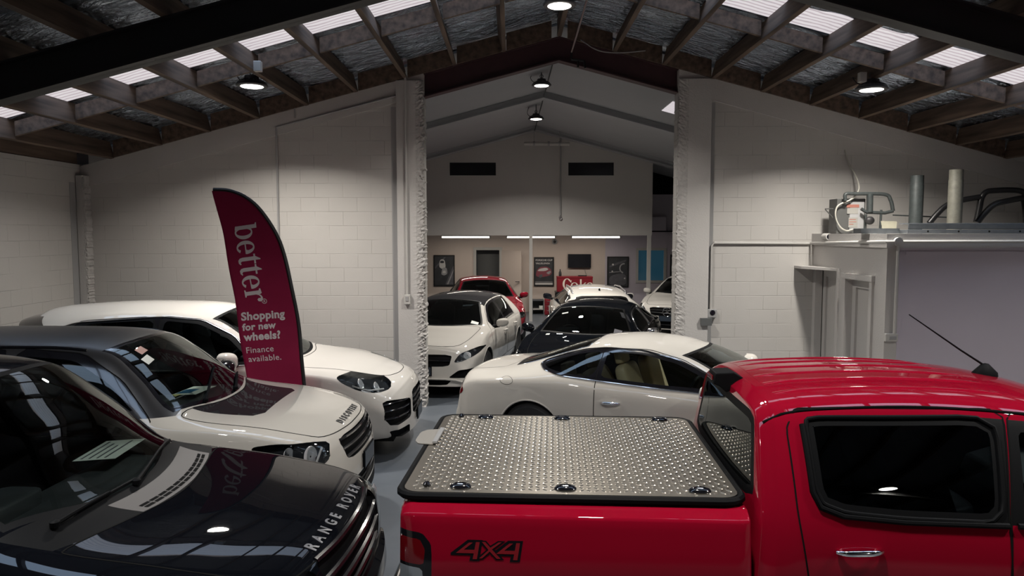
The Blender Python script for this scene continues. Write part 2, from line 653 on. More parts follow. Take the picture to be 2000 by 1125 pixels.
def text_shape(s, size, extra=0.0, spacing=1.0, align='LEFT', shear=0.0):
    """lettering as flat triangles: list of 2-D points and faces"""
    cu = bpy.data.curves.new('lettering', 'FONT')
    cu.body = s
    cu.size = size
    cu.offset = extra
    cu.space_character = spacing
    cu.align_x = align
    cu.shear = shear
    cu.resolution_u = 4
    o = bpy.data.objects.new('lettering', cu)
    C.objects.link(o)
    dg = bpy.context.evaluated_depsgraph_get()
    me = bpy.data.meshes.new_from_object(o.evaluated_get(dg))
    vs = [(v.co.x, v.co.y) for v in me.vertices]
    fs = [tuple(p.vertices) for p in me.polygons]
    bpy.data.objects.remove(o)
    bpy.data.meshes.remove(me)
    bpy.data.curves.remove(cu)
    return vs, fs


# ------------------------------------------------------------------ car building
AX = {'right': ((1, 0, 0), (0, 0, 1), (0, 1, 0)), 'left': ((1, 0, 0), (0, 0, 1), (0, -1, 0)),
      'top': ((1, 0, 0), (0, 1, 0), (0, 0, -1)), 'front': ((0, 1, 0), (0, 0, 1), (-1, 0, 0)),
      'rear': ((0, 1, 0), (0, 0, 1), (1, 0, 0))}
AX = {k: tuple(Vector(a) for a in v) for k, v in AX.items()}


def base_curves(L, W, H, zn, zl, zcw, dc, dh, drh, drb, zdk, zsh=None, ycr=0.58, zs=0.27, zback=None):
    """a first guess of the nine shape curves along the length (d metres behind the nose)"""
    hw = W / 2
    zsh = zsh or zcw - 0.05
    zb = zback or zn
    c = {}
    c['zt'] = [(0, zn), (.03, zn + .6 * (zl - zn)), (.10, zl), ((.1 + dc) / 2, (zl + zcw) / 2 + .022), (dc, zcw),
               ((dc + dh) / 2, (zcw + H - .05) / 2 + .025), (dh, H - .06), (dh + .35, H - .012), ((dh + drh) / 2, H),
               (drh - .4, H - .03), (drh, H - .085), (drb, zdk), (L - .10, zdk - .03), (L - .03, zdk - .12), (L, zb)]
    c['zc'] = [(0, zn - .04), (.03, zn + .5 * (zl - zn) - .04), (.10, zl - .07), ((.1 + dc) / 2, (zl + zcw) / 2 - .035), (dc, zcw - .035),
               (dc + .22, zcw + .0), ((dc + dh) / 2 + .12, (zcw + H - .1) / 2 + .0), (dh + .06, H - .125), (dh + .45, H - .075),
               ((dh + drh) / 2, H - .065), (drh - .4, H - .095), (drh + .02, H - .16), (drb - .02, zdk - .03), (L - .10, zdk - .07),
               (L - .03, zdk - .16), (L, zb - .04)]
    c['yc'] = [(0, hw * .62), (.1, hw * .68), (.35, hw * .76), (dc, hw * .82), (dc + .22, hw * .815), ((dc + dh) / 2 + .12, hw * .72), (dh + .06, ycr + .03),
               ((dh + drh) / 2, ycr + .03), (drh, ycr), (drb, hw * .72), (L - .1, hw * .7), (L, hw * .6)]
    c['zh'] = [(0, zn - .12), (.05, zn - .02), (.14, zl - .14), (.4, zl - .08), (dc, zsh), (dh, zsh + .01), (drh - .3, zsh + .05), (drb, min(zsh + .03, zdk - .06)), (L - .08, zdk - .2), (L, zb - .12)]
    c['yh'] = [(0, hw * .74), (.05, hw * .80), (.15, hw * .87), (.4, hw * .93), (dc, hw * .955), (drh, hw * .955), (L - .4, hw * .93), (L - .1, hw * .86), (L, hw * .75)]
    c['yw'] = [(0, hw * .78), (.05, hw * .85), (.15, hw * .92), (.45, hw * .98), (.85, hw), (L - .9, hw), (L - .4, hw * .97), (L - .1, hw * .89), (L, hw * .79)]
    c['zw'] = [(0, min(.5, zn - .14)), (.3, .62), (L - .3, .64), (L, min(.55, zb - .14))]
    c['ys'] = [(0, hw * .76), (.3, hw * .9), (.8, hw * .95), (L - .8, hw * .95), (L - .2, hw * .85), (L, hw * .77)]
    c['zs'] = [(0, zs), (L * .5, zs - .03), (L - .5, zs + .02), (L, zs + .10)]
    return c


class Car:
    NS, NG, NC = 16, 12, 14

    def __init__(self, L, W, H, curves, bow=(.13, 1.0, .10, .7), crown=2.1, bulge=.02, smooth=(2, 1), lean=None, step=.035):
        self.L, self.W, self.H = L, W, H
        d = list(np.arange(0, L + 1e-6, L / round(L / step)))
        d += [.008, .018, .05, .065, .085, .12, L - .008, L - .018, L - .05, L - .065, L - .085, L - .12]
        d = np.array(sorted(set(round(x, 4) for x in d)))
        self.d = d
        cv = {k: pchip(v, d) for k, v in curves.items()}
        self.cv = curves
        NS, NG, NC = self.NS, self.NG, self.NC
        n = NS + NG + NC
        Y = np.zeros((len(d), n + 1))
        Z = np.zeros((len(d), n + 1))
        for i in range(len(d)):
            g = {k: cv[k][i] for k in cv}
            p = [(g['ys'] - .05, g['zs']), (g['ys'], g['zs'] + .05), (g['yw'], g['zw']), (g['yh'], g['zh'])]
            c = crom(p, 12)
            # even resample to NS steps by length
            a = np.array(c)
            s = np.concatenate([[0], np.cumsum(np.hypot(*np.diff(a, axis=0).T))])
            t = np.linspace(0, s[-1], NS + 1)
            Y[i, :NS + 1] = np.interp(t, s, a[:, 0])
            Z[i, :NS + 1] = np.interp(t, s, a[:, 1])
            t = np.linspace(0, 1, NG + 1)
            dy, dz = g['yc'] - g['yh'], g['zc'] - g['zh']
            ll = math.hypot(dy, dz)
            b = bulge * 4 * t * (1 - t) * min(1, ll / .4)
            Y[i, NS:NS + NG + 1] = g['yh'] + dy * t + b * dz / max(ll, 1e-4)
            Z[i, NS:NS + NG + 1] = g['zh'] + dz * t - b * dy / max(ll, 1e-4)
            t = np.linspace(0, 1, NC + 1)
            Y[i, NS + NG:] = g['yc'] * (1 - t)
            Z[i, NS + NG:] = g['zc'] + (g['zt'] - g['zc']) * (1 - (1 - t) ** crown)
        for _ in range(smooth[0]):
            for A, mirror in ((Y, -1), (Z, 1)):
                B = A.copy()
                B[:, 1:-1] = .5 * A[:, 1:-1] + .25 * (A[:, :-2] + A[:, 2:])
                if mirror == 1:
                    B[:, -1] = .5 * A[:, -1] + .5 * A[:, -2]
                A[:] = B
        for _ in range(smooth[1]):
            for A in (Y, Z):
                B = A.copy()
                B[1:-1] = .5 * A[1:-1] + .25 * (A[:-2] + A[2:])
                A[:] = B
        full = [(1, j) for j in range(n + 1)] + [(-1, j) for j in range(n - 1, -1, -1)]   # left .. centre .. right
        m = len(full)
        verts = []
        bf, df, br, dr = bow
        self._bow = bow
        self.lean = lean

        def warp(x, y, z):
            dd = L / 2 - x
            if bf and dd < df:
                t = (df - dd) / df
                x -= bf * (t * t * (3 - 2 * t)) * (abs(y) / (W / 2)) ** 2.3
            if br and dd > L - dr:
                t = (dd - L + dr) / dr
                x += br * (t * t * (3 - 2 * t)) * (abs(y) / (W / 2)) ** 2.3
            if lean:
                x += lean(dd, z)
            return (x, y, z)
        for i in range(len(d)):
            for s, j in full:
                verts.append(warp(L / 2 - d[i], s * Y[i, j], Z[i, j]))
        faces = []
        for i in range(len(d) - 1):
            for k in range(m - 1):
                faces.append((i * m + k, (i + 1) * m + k, (i + 1) * m + k + 1, i * m + k + 1))
        # end caps: rows between the two sides
        MC = 16
        for end, i in ((0, 0), (1, len(d) - 1)):
            rows = []
            for j in range(n):
                row = []
                for q in range(MC + 1):
                    if q == 0:
                        row.append(i * m + j)
                    elif q == MC:
                        row.append(i * m + (m - 1 - j))
                    else:
                        y = Y[i, j] * (1 - 2 * q / MC)
                        verts.append(warp(L / 2 - d[i], y, Z[i, j]))
                        row.append(len(verts) - 1)
                rows.append(row)
            for j in range(n - 1):
                for q in range(MC):
                    f = (rows[j][q], rows[j][q + 1], rows[j + 1][q + 1], rows[j + 1][q])
                    faces.append(f if end else f[::-1])
            top = i * m + n
            for q in range(MC):
                f = (rows[n - 1][q], rows[n - 1][q + 1], top)
                faces.append(f if end else f[::-1])
        bm = bmesh.new()
        bv = [bm.verts.new(v) for v in verts]
        for f in faces:
            try:
                bm.faces.new([bv[q] for q in f])
            except ValueError:
                pass
        bmesh.ops.recalc_face_normals(bm, faces=bm.faces)
        bm.normal_update()
        # outward check on the roof
        up = max(bm.faces, key=lambda f: f.calc_center_median().z)
        if up.normal.z < 0:
            bmesh.ops.reverse_faces(bm, faces=bm.faces)
            bm.normal_update()
        bm.verts.index_update()
        self.bm = bm
        self.rv = [v.co.copy() for v in bm.verts]
        self.rn = [v.normal.copy() for v in bm.verts]
        self.rf = [[v.index for v in f.verts] for f in bm.faces]
        self.bvh = BVHTree.FromPolygons(self.rv, self.rf)

    # ---- coordinates
    def X(self, d):
        return self.L / 2 - d

    def S(self, pts):
        """(d, z) -> (x, z)"""
        return [(self.L / 2 - a, b) for a, b in pts]

    def normal(self, co):
        loc, nr, i, dist = self.bvh.find_nearest(co)
        vs = [self.rv[k] for k in self.rf[i]]
        w = poly_3d_calc(vs, loc)
        n = Vector((0, 0, 0))
        for k, q in zip(self.rf[i], w):
            n += self.rn[k] * q
        return n.normalized() if n.length > 1e-6 else nr

    def proj(self, ax, u, v, off=0.0):
        U, V, D = AX[ax]
        o = U * u + V * v - D * 6
        loc, n, i, dist = self.bvh.ray_cast(o, D)
        if loc is None:
            loc, n, i, dist = self.bvh.find_nearest(U * u + V * v - D * 1.0)
        if off:
            loc = loc + self.normal(loc) * off
        return loc

    # ---- cutting regions out of a shell
    def take(self, poly, ax, bm=None, facing=-0.04, pred=None):
        bm = bm or self.bm
        U, V, D = AX[ax]
        us = [p[0] for p in poly]
        vs = [p[1] for p in poly]
        u0, u1, v0, v1 = min(us), max(us), min(vs), max(vs)

        def bb(f):
            a = [(U.dot(q.co), V.dot(q.co)) for q in f.verts]
            return min(p[0] for p in a), max(p[0] for p in a), min(p[1] for p in a), max(p[1] for p in a)
        bm.normal_update()
        cand = {}
        for f in bm.faces:
            if f.normal.dot(D) < facing and (pred is None or pred(f.calc_center_median())):
                b = bb(f)
                if b[1] >= u0 and b[0] <= u1 and b[3] >= v0 and b[2] <= v1:
                    cand[f] = b
        n = len(poly)
        for i in range(n):
            p, q = poly[i], poly[(i + 1) % n]
            du, dv = q[0] - p[0], q[1] - p[1]
            if du * du + dv * dv < 1e-10:
                continue
            a0, a1, b0, b1 = min(p[0], q[0]) - 1e-4, max(p[0], q[0]) + 1e-4, min(p[1], q[1]) - 1e-4, max(p[1], q[1]) + 1e-4
            fs = [f for f, b in cand.items() if b[1] >= a0 and b[0] <= a1 and b[3] >= b0 and b[2] <= b1]
            if not fs:
                continue
            no = U * (-dv) + V * du
            geom = set(fs)
            for f in fs:
                geom.update(f.edges)
                geom.update(f.verts)
            r = bmesh.ops.bisect_plane(bm, geom=list(geom), dist=2e-5, plane_co=U * p[0] + V * p[1], plane_no=no)
            for f in fs:
                cand.pop(f, None)
            for g in list(r['geom']) + fs:
                if isinstance(g, bmesh.types.BMFace) and g.is_valid:
                    cand[g] = bb(g)
        ins = []
        for f in cand:
            if not f.is_valid:
                continue
            c = f.calc_center_median()
            if in_poly(U.dot(c), V.dot(c), poly):
                ins.append(f)
        nb = bmesh.new()
        mp = {}
        for f in ins:
            for v in f.verts:
                if v not in mp:
                    mp[v] = nb.verts.new(v.co)
        for f in ins:
            try:
                g = nb.faces.new([mp[v] for v in f.verts])
                g.material_index = f.material_index
            except ValueError:
                pass
        bmesh.ops.delete(bm, geom=ins, context='FACES')
        nb.normal_update()
        return nb

    def outline_ribbon(self, mb, poly, ax, wd=.006, off=.0012, mi=1, closed=True):
        """flat strip along an outline, lying on the surface"""
        pts = list(poly)
        dense = []
        n = len(pts)
        for i in range(n if closed else n - 1):
            a, b = np.array(pts[i]), np.array(pts[(i + 1) % n])
            k = max(1, int(np.linalg.norm(b - a) / .05))
            for t in range(k):
                dense.append(tuple(a + (b - a) * t / k))
        if not closed:
            dense.append(tuple(pts[-1]))
        P = [self.proj(ax, *q) for q in dense]
        N = [self.normal(q) for q in P]
        m = len(P)
        vs, fs = [], []
        for i in range(m):
            if closed:
                t = P[(i + 1) % m] - P[i - 1]
            else:
                t = P[min(i + 1, m - 1)] - P[max(i - 1, 0)]
            b = N[i].cross(t)
            if b.length < 1e-9:
                b = Vector((0, 0, 1))
            b.normalize()
            o = P[i] + N[i] * off
            vs += [o + b * wd / 2, o - b * wd / 2]
        for i in range(m if closed else m - 1):
            j = (i + 1) % m
            fs.append((2 * i, 2 * i + 1, 2 * j + 1, 2 * j))
        mb.add(vs, fs, mi, True)

    def line_tube(self, pts2, ax, r, mb, mi=0, off=0.0, n=8, dens=.06, closed=False):
        dense = []
        q = list(pts2) + ([pts2[0]] if closed else [])
        for a, b in zip(q[:-1], q[1:]):
            a, b = np.array(a), np.array(b)
            k = max(1, int(np.linalg.norm(b - a) / dens))
            for t in range(k):
                dense.append(tuple(a + (b - a) * t / k))
        if not closed:
            dense.append(tuple(q[-1]))
        mb.tube([self.proj(ax, *p, off) for p in dense], r, n, mi, closed=closed)

    def emit(self, bm, name, mats, parent, liner=None, extra=None, tol=.004, inward=.012):
        """bmesh piece -> object; shading follows the whole shell; optional dark inner skin"""
        bm.normal_update()
        bmesh.ops.triangulate(bm, faces=[f for f in bm.faces if len(f.verts) > 4])
        bm.verts.index_update()
        vs = [v.co.copy() for v in bm.verts]
        ns = []
        for v in bm.verts:
            loc, nr, i, dist = self.bvh.find_nearest(v.co)
            ns.append(self.normal(v.co) if dist is not None and dist < tol else v.normal.copy())
        fs = [[v.index for v in f.verts] for f in bm.faces]
        mi = [f.material_index for f in bm.faces]
        k = len(vs)
        if liner is not None:
            vs += [p - n * inward for p, n in zip(vs[:k], ns[:k])]
            ns += [-n for n in ns[:k]]
            nf = len(fs)
            for q in range(nf):
                fs.append([i + k for i in fs[q][::-1]])
                mi.append(liner)
        if extra:
            o = len(vs)
            vs += [Vector(p) for p in extra.v]
            for f, m_ in zip(extra.f, extra.mi):
                fs.append([i + o for i in f])
                mi.append(m_)
            ns += [None] * len(extra.v)
        me = bpy.data.meshes.new(name)
        me.from_pydata([tuple(p) for p in vs], [], fs)
        for m_ in mats:
            me.materials.append(m_)
        me.polygons.foreach_set('material_index', mi)
        me.polygons.foreach_set('use_smooth', [True] * len(fs))
        me.update()
        vn = me.vertices
        nn = [tuple(n) if n is not None else tuple(vn[i].normal) for i, n in enumerate(ns)]
        me.normals_split_custom_set_from_vertices(nn)
        bm.free()
        return link(name, me, parent)

    # ---- ready-made features
    def take_where(self, fn, planes=(), bm=None):
        """cut along planes, then lift out the faces fn(centre, normal) picks"""
        bm = bm or self.bm
        for co, no, near in planes:
            fs = [f for f in bm.faces if near(f.calc_center_median())]
            geom = set(fs)
            for f in fs:
                geom.update(f.edges)
                geom.update(f.verts)
            bmesh.ops.bisect_plane(bm, geom=list(geom), dist=2e-5, plane_co=co, plane_no=no)
        ins = [f for f in bm.faces if fn(f.calc_center_median())]
        nb = bmesh.new()
        self.merge(nb, ins)
        bmesh.ops.delete(bm, geom=ins, context='FACES')
        nb.normal_update()
        return nb

    @staticmethod
    def merge(dst, faces, mi=None):
        mp = {}
        for f in faces:
            for v in f.verts:
                if v not in mp:
                    mp[v] = dst.verts.new(v.co)
        for f in faces:
            try:
                g = dst.faces.new([mp[v] for v in f.verts])
                g.material_index = f.material_index if mi is None else mi
            except ValueError:
                pass

    def window(self, poly, ax, parent, pane, name='window', frit=.028, border='trim_black', bm=None, chrome=None, hole=None):
        """pane with an opaque dark border, set flush in the body; optional bright outline"""
        b = self.take(poly, ax, bm)
        inner = inset(poly, frit) if frit else poly
        if frit:
            g = self.take(inner, ax, b)
            for f in b.faces:
                f.material_index = 1
            mp = {}
            for f in g.faces:
                for v in f.verts:
                    if v not in mp:
                        mp[v] = b.verts.new(v.co)
            for f in g.faces:
                h = b.faces.new([mp[v] for v in f.verts])
                h.material_index = 0
            g.free()
        ex = None
        mats = [M[pane], M[border]]
        if chrome:
            ex = MB()
            self.line_tube(poly, ax, chrome[1], ex, 2, closed=True, off=.002)
            mats.append(M[chrome[0]])
        return self.emit(b, name, mats, parent, extra=ex)

    def recess(self, poly, ax, depth, parent, name, m='trim_black', bars=(), bar_mat='gloss_black', bar_r=.012, bar_ax='v', bm=None, mesh=None):
        """an opening sunk into the body with bars across it"""
        U, V, D = AX[ax]
        b = self.take(poly, ax, bm)
        be = [e for e in b.edges if e.is_boundary]
        r = bmesh.ops.extrude_face_region(b, geom=list(b.faces))
        nv = [g for g in r['geom'] if isinstance(g, bmesh.types.BMVert)]
        old = [f for f in b.faces if all(v not in set(nv) for v in f.verts)] if False else []
        for v in nv:
            v.co += D * depth
        s = set(nv)
        kill = [f for f in b.faces if not any(v in s for v in f.verts)]
        bmesh.ops.delete(b, geom=kill, context='FACES')
        bmesh.ops.recalc_face_normals(b, faces=b.faces)
        o = self.emit(b, name, [M[m]], parent, tol=-1)
        us = [p[0] for p in poly]
        vs = [p[1] for p in poly]
        for t in bars:
            ex = MB(M[bar_mat])
            if bar_ax == 'v':
                v = min(vs) + (max(vs) - min(vs)) * t
                un = [u for u in np.linspace(min(us), max(us), 81) if in_poly(u, v, poly)]
                if len(un) < 2:
                    continue
                q = [(u, v) for u in np.linspace(un[0], un[-1], 14)]
            else:
                u = min(us) + (max(us) - min(us)) * t
                vn = [v for v in np.linspace(min(vs), max(vs), 81) if in_poly(u, v, poly)]
                if len(vn) < 2:
                    continue
                q = [(u, v) for v in np.linspace(vn[0], vn[-1], 8)]
            ex.tube([self.proj(ax, *p) + D * (depth * .35) for p in q], bar_r, 8)
            ex.build('grille_bar', o)
        return o

    def lamp(self, poly, ax, parent, bowls=(), name='headlamp', back='lamp_dark', depth=.05, drl=None, bm=None, lens='lens'):
        b = self.take(poly, ax, bm)
        U, V, D = AX[ax]
        root = self.emit(b, name, [M[lens]], parent)
        hb = bmesh.new()
        hb.from_mesh(root.data)
        r = bmesh.ops.extrude_face_region(hb, geom=list(hb.faces))
        nv = set(g for g in r['geom'] if isinstance(g, bmesh.types.BMVert))
        for v in nv:
            v.co -= self.normal(v.co) * depth
        kill = [f for f in hb.faces if not any(v in nv for v in f.verts)]
        bmesh.ops.delete(hb, geom=kill, context='FACES')
        bmesh.ops.recalc_face_normals(hb, faces=hb.faces)
        self.emit(hb, 'lamp_housing', [M[back]], root, tol=-1)
        for (u, v, rr) in bowls:
            p = self.proj(ax, u, v)
            n = self.normal(p)
            n = (n * .5 + Vector((.8, 0, 0)) * (1 if p.x > 0 else -1)).normalized()
            q = p - self.normal(p) * (depth * .75)
            mt = Matrix.Translation(q) @ n.to_track_quat('Z', 'Y').to_matrix().to_4x4()
            mb = MB(M['lamp_silver'], M['gloss_black'])
            mb.lathe([(rr * .5, -.012), (rr * .8, .004), (rr, .024), (rr * 1.06, .022)], 24, mt, 0)
            mb.lathe([(rr * .62, .0), (rr * .55, .012), (rr * .3, .02), (0, .023)], 20, mt, 1)
            mb.build('lamp_bowl', root)
        if drl:
            mb = MB(M['poster_white'])
            self.line_tube(drl, ax, .009, mb, off=-.014, n=6)
            mb.build('light_strip', root)
        return root

    def applique(self, poly, ax, parent, name, m, mats=None, bm=None, lift=0.0):
        b = self.take(poly, ax, bm)
        if lift:
            for v in b.verts:
                v.co += self.normal(v.co) * lift
        return self.emit(b, name, [M[m]], parent, tol=.03)

    def letters(self, s, size, place, parent, m, extra=0.0, spacing=1.0, off=.004, name='badge_lettering', ax='top', shape=None):
        """lettering wrapped on the body. place(u, v) -> axis coordinates"""
        vs, fs = shape if shape else text_shape(s, size, extra, spacing, 'CENTER')
        if not shape:
            lab = list(range(len(vs)))

            def find(i):
                while lab[i] != i:
                    lab[i] = lab[lab[i]]
                    i = lab[i]
                return i
            for f in fs:
                for i in f[1:]:
                    lab[find(i)] = find(f[0])
            groups = {}
            for f in fs:
                groups.setdefault(find(f[0]), []).append(f)
            for fk in groups.values():          # one part per letter
                ids = sorted({i for f in fk for i in f})
                mp = {i: k for k, i in enumerate(ids)}
                self.letters('', size, place, parent, m, off=off, name='badge_letter', ax=ax, shape=([vs[i] for i in ids], [tuple(mp[i] for i in f) for f in fk]))
            return
        P = []
        for u, v in vs:
            P.append(self.proj(ax, *place(u, v), off))
        mb = MB(M[m])
        mb.add(P, fs, 0, False)
        o = mb.build(name, parent)
        me = o.data
        so = o.modifiers.new('solid', 'SOLIDIFY')
        so.thickness = .004
        so.offset = 0
        return o

    def panel(self, poly, ax, parent, name, m, liner=True, gap=.007):
        """separate door / bonnet / flap with a dark gap round it (call windows afterwards on the returned shell)"""
        b = self.take(poly, ax)
        return b

    def finish_panel(self, b, poly, ax, parent, name, m, gap=.008, border='trim_black'):
        ex = MB()
        self.outline_ribbon(ex, poly, ax, gap, .0015, 2)
        return self.emit(b, name, [M[m], M['inner'], M['gap'], M[border]], parent, liner=1, extra=ex)


def wheel(parent, pos, r=.36, w=.24, rim='alloy', spokes=5, side=-1):
    """tyre on an alloy rim; axle along y; side -1 faces right"""
    mt = Matrix.Translation(pos) @ Matrix.Rotation(R(90) if side < 0 else R(-90), 4, 'X')
    rr = r * .70
    t = MB(M['rubber'])
    t.lathe([(rr, -w / 2), (r - .05, -w / 2 - .008), (r - .012, -w / 2 + .03), (r, -w / 2 + .06), (r, w / 2 - .06), (r - .012, w / 2 - .03), (r - .05, w / 2 + .008), (rr, w / 2)], 40, mt)
    tyre = t.build('wheel', parent)
    k = MB(M[rim])
    k.lathe([(rr * .98, -w / 2 + .01), (rr, w / 2), (rr * .95, w / 2 - .012), (rr * .9, w / 2 - .06), (rr * .9, -w / 2 + .02)], 40, mt)
    k.lathe([(.0, w / 2 - .02), (.035, w / 2 - .022), (.06, w / 2 - .035), (.065, w / 2 - .09)], 20, mt)
    for i in range(spokes):
        for s in (-.13, .13):
            a = 2 * PI * i / spokes
            p0 = Vector((.05 * math.cos(a), .05 * math.sin(a), w / 2 - .035))
            p1 = Vector((rr * .93 * math.cos(a + s), rr * .93 * math.sin(a + s), w / 2 - .03))
            mid = (p0 + p1) / 2 + Vector((0, 0, -.012))
            k.tube([mt @ p0, mt @ mid, mt @ p1], [.024, .02, .022], 8)
    k.build('wheel_rim', tyre)
    b = MB(M['satin_metal'])
    b.lathe([(.05, .0), (rr * .78, .0), (rr * .78, -.02), (.05, -.02)], 28, mt)
    b.build('brake_disc', tyre)
    return tyre


def wheels(car, parent, d1, d2, r, rim='alloy', w=.24, track=None, spokes=5):
    ty = (track or car.W / 2 - w / 2 - .02)
    for d in (d1, d2):
        for s in (-1, 1):
            wheel(parent, (car.X(d), s * ty, r), r, w, rim, spokes, s)


def arches(car, d1, d2, r, zc=None, lip='rubber', parent=None, lipr=.012, body=None, ybig=.35):
    """open the wheel arches and edge them"""
    for d in (d1, d2):
        for ax, sg in (('right', -1), ('left', 1)):
            pts = [(car.X(d) + r * math.cos(a), (zc or r * .92) + r * math.sin(a)) for a in np.linspace(0, 2 * PI, 40, endpoint=False)]
            b = car.take(pts, ax, body, pred=lambda c: abs(c.y) > ybig)
            b.free()
            arc = [(car.X(d) + r * math.cos(a), (zc or r * .92) + r * math.sin(a)) for a in np.linspace(-.35, PI + .35, 30)]
            arc = [p for p in arc if p[1] > .24]
            mb = MB(M['inner'], M[lip])
            P = [car.proj(ax, *p) for p in arc]
            n = len(P)
            vs = [q - Vector((0, sg * .008, 0)) for q in P] + [Vector((q.x, sg * .35, q.z)) for q in P]
            mb.add(vs, [(i, i + 1, n + i + 1, n + i) for i in range(n - 1)] + [tuple(range(n, 2 * n))], 0, True)
            mb.tube([q - Vector((0, sg * .004, 0)) for q in P], lipr, 8, 1)
            mb.build('wheel_arch', parent)


def pebble(mb, c, sx, sy, sz, tilt=0.0, e=.45, mi=0, rz=0.0):
    """soft-edged cushion shape"""
    t = MB()
    t.sphere((0, 0, 0), sx, sy, sz, 0, 24, 14, e)
    mt = Matrix.Translation(c) @ Matrix.Rotation(rz, 4, 'Z') @ Matrix.Rotation(tilt, 4, 'Y')
    # squash the poles so the cushion has flat faces
    vs = []
    for p in t.v:
        z = math.copysign(abs(p[2] / sz) ** .55 * sz, p[2])
        vs.append(mt @ Vector((p[0], p[1], z)))
    mb.add(vs, t.f, mi, True)


def cabin(car, parent, dcowl, zcowl, d_front, zseat, m_seat='seat_dark', m_trim='dash', rear=True, hw=.68, d_end=None, rhd=True, dash_z=None, d_rear=None, rear_drop=0.0):
    """floor tray, dashboard, steering wheel and seats"""
    X = car.X
    zf = .34
    de = d_end or car.L - .5
    f = MB(M['inner'])
    f.box(X(de), X(dcowl + .1), -hw, hw, zf - .06, zf)
    f.box(X(dcowl + .16), X(dcowl + .1), -hw, hw, zf, zcowl - .12)
    f.box(X(de), X(de - .05), -hw, hw, zf, zcowl - .25)
    f.build('cabin_floor', parent)
    dz = dash_z or zcowl - .02
    d = MB(M[m_trim])
    prof = [(X(dcowl + .02), dz - .06), (X(dcowl + .22), dz - .01), (X(dcowl + .45), dz), (X(dcowl + .60), dz - .05), (X(dcowl + .64), dz - .16), (X(dcowl + .55), dz - .40), (X(dcowl + .14), dz - .40)]
    d.prism(prof, -hw + .03, hw - .03, 'y')
    pebble(d, (X(dcowl + .5), -.36 if rhd else .36, dz + .02), .12, .19, .06)
    d.build('dashboard', parent, bevel=.02)
    sy = -.36 if rhd else .36
    w_ = MB(M['trim_black'])
    c = Vector((X(dcowl + .78), sy, dz - .05))
    ax = Vector((-.85, 0, .45)).normalized()
    q = ax.to_track_quat('Z', 'Y').to_matrix().to_4x4()
    mt = Matrix.Translation(c) @ q
    w_.tube([mt @ Vector((.185 * math.cos(a), .185 * math.sin(a), 0)) for a in np.linspace(0, 2 * PI, 28, endpoint=False)], .016, 8, closed=True)
    for a in (R(0), R(180), R(270)):
        w_.tube([mt @ Vector((.04 * math.cos(a), .04 * math.sin(a), -.01)), mt @ Vector((.18 * math.cos(a), .18 * math.sin(a), 0))], .013, 6)
    w_.lathe([(.0, .01), (.055, .005), (.06, -.03), (.0, -.03)], 16, mt)
    w_.tube([mt @ Vector((0, 0, -.03)), mt @ Vector((0, 0, -.28))], .025, 8)
    w_.build('steering_wheel', parent)
    rows = [(d_front, (-.37, .37), .24)]
    if rear:
        rows.append((d_rear or d_front + .85, (-.36, .36), .33))
    for ri, (ds, ys, hwid) in enumerate(rows):
        zs_ = zseat - (rear_drop if ri else 0)
        kk = .85 if (ri and rear_drop) else 1.0
        for y in ys:
            s = MB(M[m_seat])
            pebble(s, (X(ds - .12), y, zs_), .26, hwid, .085, R(-8))
            pebble(s, (X(ds + .22), y, zs_ + .34 * kk), .075, hwid - .01, .34 * kk, R(-20 if kk == 1 else -32))
            so = s.build('seat', parent)
            h = MB(M[m_seat])
            pebble(h, (X(ds + .37), y, zs_ + .74 * kk), .05, .13, .085, R(-12))
            h.tube([(X(ds + .345), y - .05, zs_ + .62 * kk), (X(ds + .37), y - .05, zs_ + .7 * kk)], .008, 6)
            h.tube([(X(ds + .345), y + .05, zs_ + .62 * kk), (X(ds + .37), y + .05, zs_ + .7 * kk)], .008, 6)
            h.build('headrest', so)


def inner_mirror(car, parent, d):
    p = car.proj('top', car.X(d), 0)
    m = MB(M['trim_black'])
    pebble(m, (p.x - .10, 0, p.z - .085), .018, .12, .034)
    m.tube([(p.x - .01, 0, p.z - .012), (p.x - .08, 0, p.z - .06)], .012, 8)
    m.build('interior_mirror', parent)


def underbody(car, parent, z=.22):
    b = MB(M['gap'])
    b.box(-car.L / 2 + .18, car.L / 2 - .18, -car.W / 2 + .22, car.W / 2 - .22, z, z + .08)
    b.build('underbody', parent)


def mirror(car, parent, d, y, z, m, side, s=(.10, .13, .085), arm='trim_black', lower=None):
    """door mirror: housing on a short arm, glass on its rear face"""
    x = car.X(d)
    mb = MB(M[m], M[lower or m])
    t = MB()
    t.sphere((0, 0, 0), s[0], s[1], s[2], 0, 24, 16, .75)
    vs = []
    for p in t.v:
        px = p[0] if p[0] > -.035 else -.035 + (p[0] + .035) * .1
        vs.append((x + px - abs(p[1]) * .12, side * (y + p[1] * 1.0), z + p[2] + .12 * p[1]))
    fs = t.f if side > 0 else [f[::-1] for f in t.f]
    mb.add(vs, fs, 0, True)
    o = mb.build('door_mirror', parent)
    a = MB(M[arm])
    a.tube([(x + .03, side * (y - s[1] - .09), z - .075), (x + .015, side * (y - s[1] * .4), z - .055)], [.032, .024], 8)
    a.build('mirror_arm', o)
    g = MB(M['screen'])
    g.sphere((x - .048, side * y, z), .006, s[1] * .82, s[2] * .8, 0, 20, 10, .7)
    g.build('mirror_glass', o)
    return o


def handle(car, parent, d, z, ax, m, length=.2, r=.016, off=.03, chrome_shape=False):
    mb = MB(M[m])
    x = car.X(d)
    q = []
    for t in np.linspace(-1, 1, 13):
        p = car.proj(ax, x + t * length / 2, z + .004 * t)
        n = car.normal(p)
        q.append(p + n * (off * (1 - abs(t) ** 4) + .004))
    mb.tube(q, [r * (1 - .35 * abs(t) ** 3) for t in np.linspace(-1, 1, 13)], 10)
    o = mb.build('door_handle', parent)
    o.scale = (1, 1, 1)
    return o


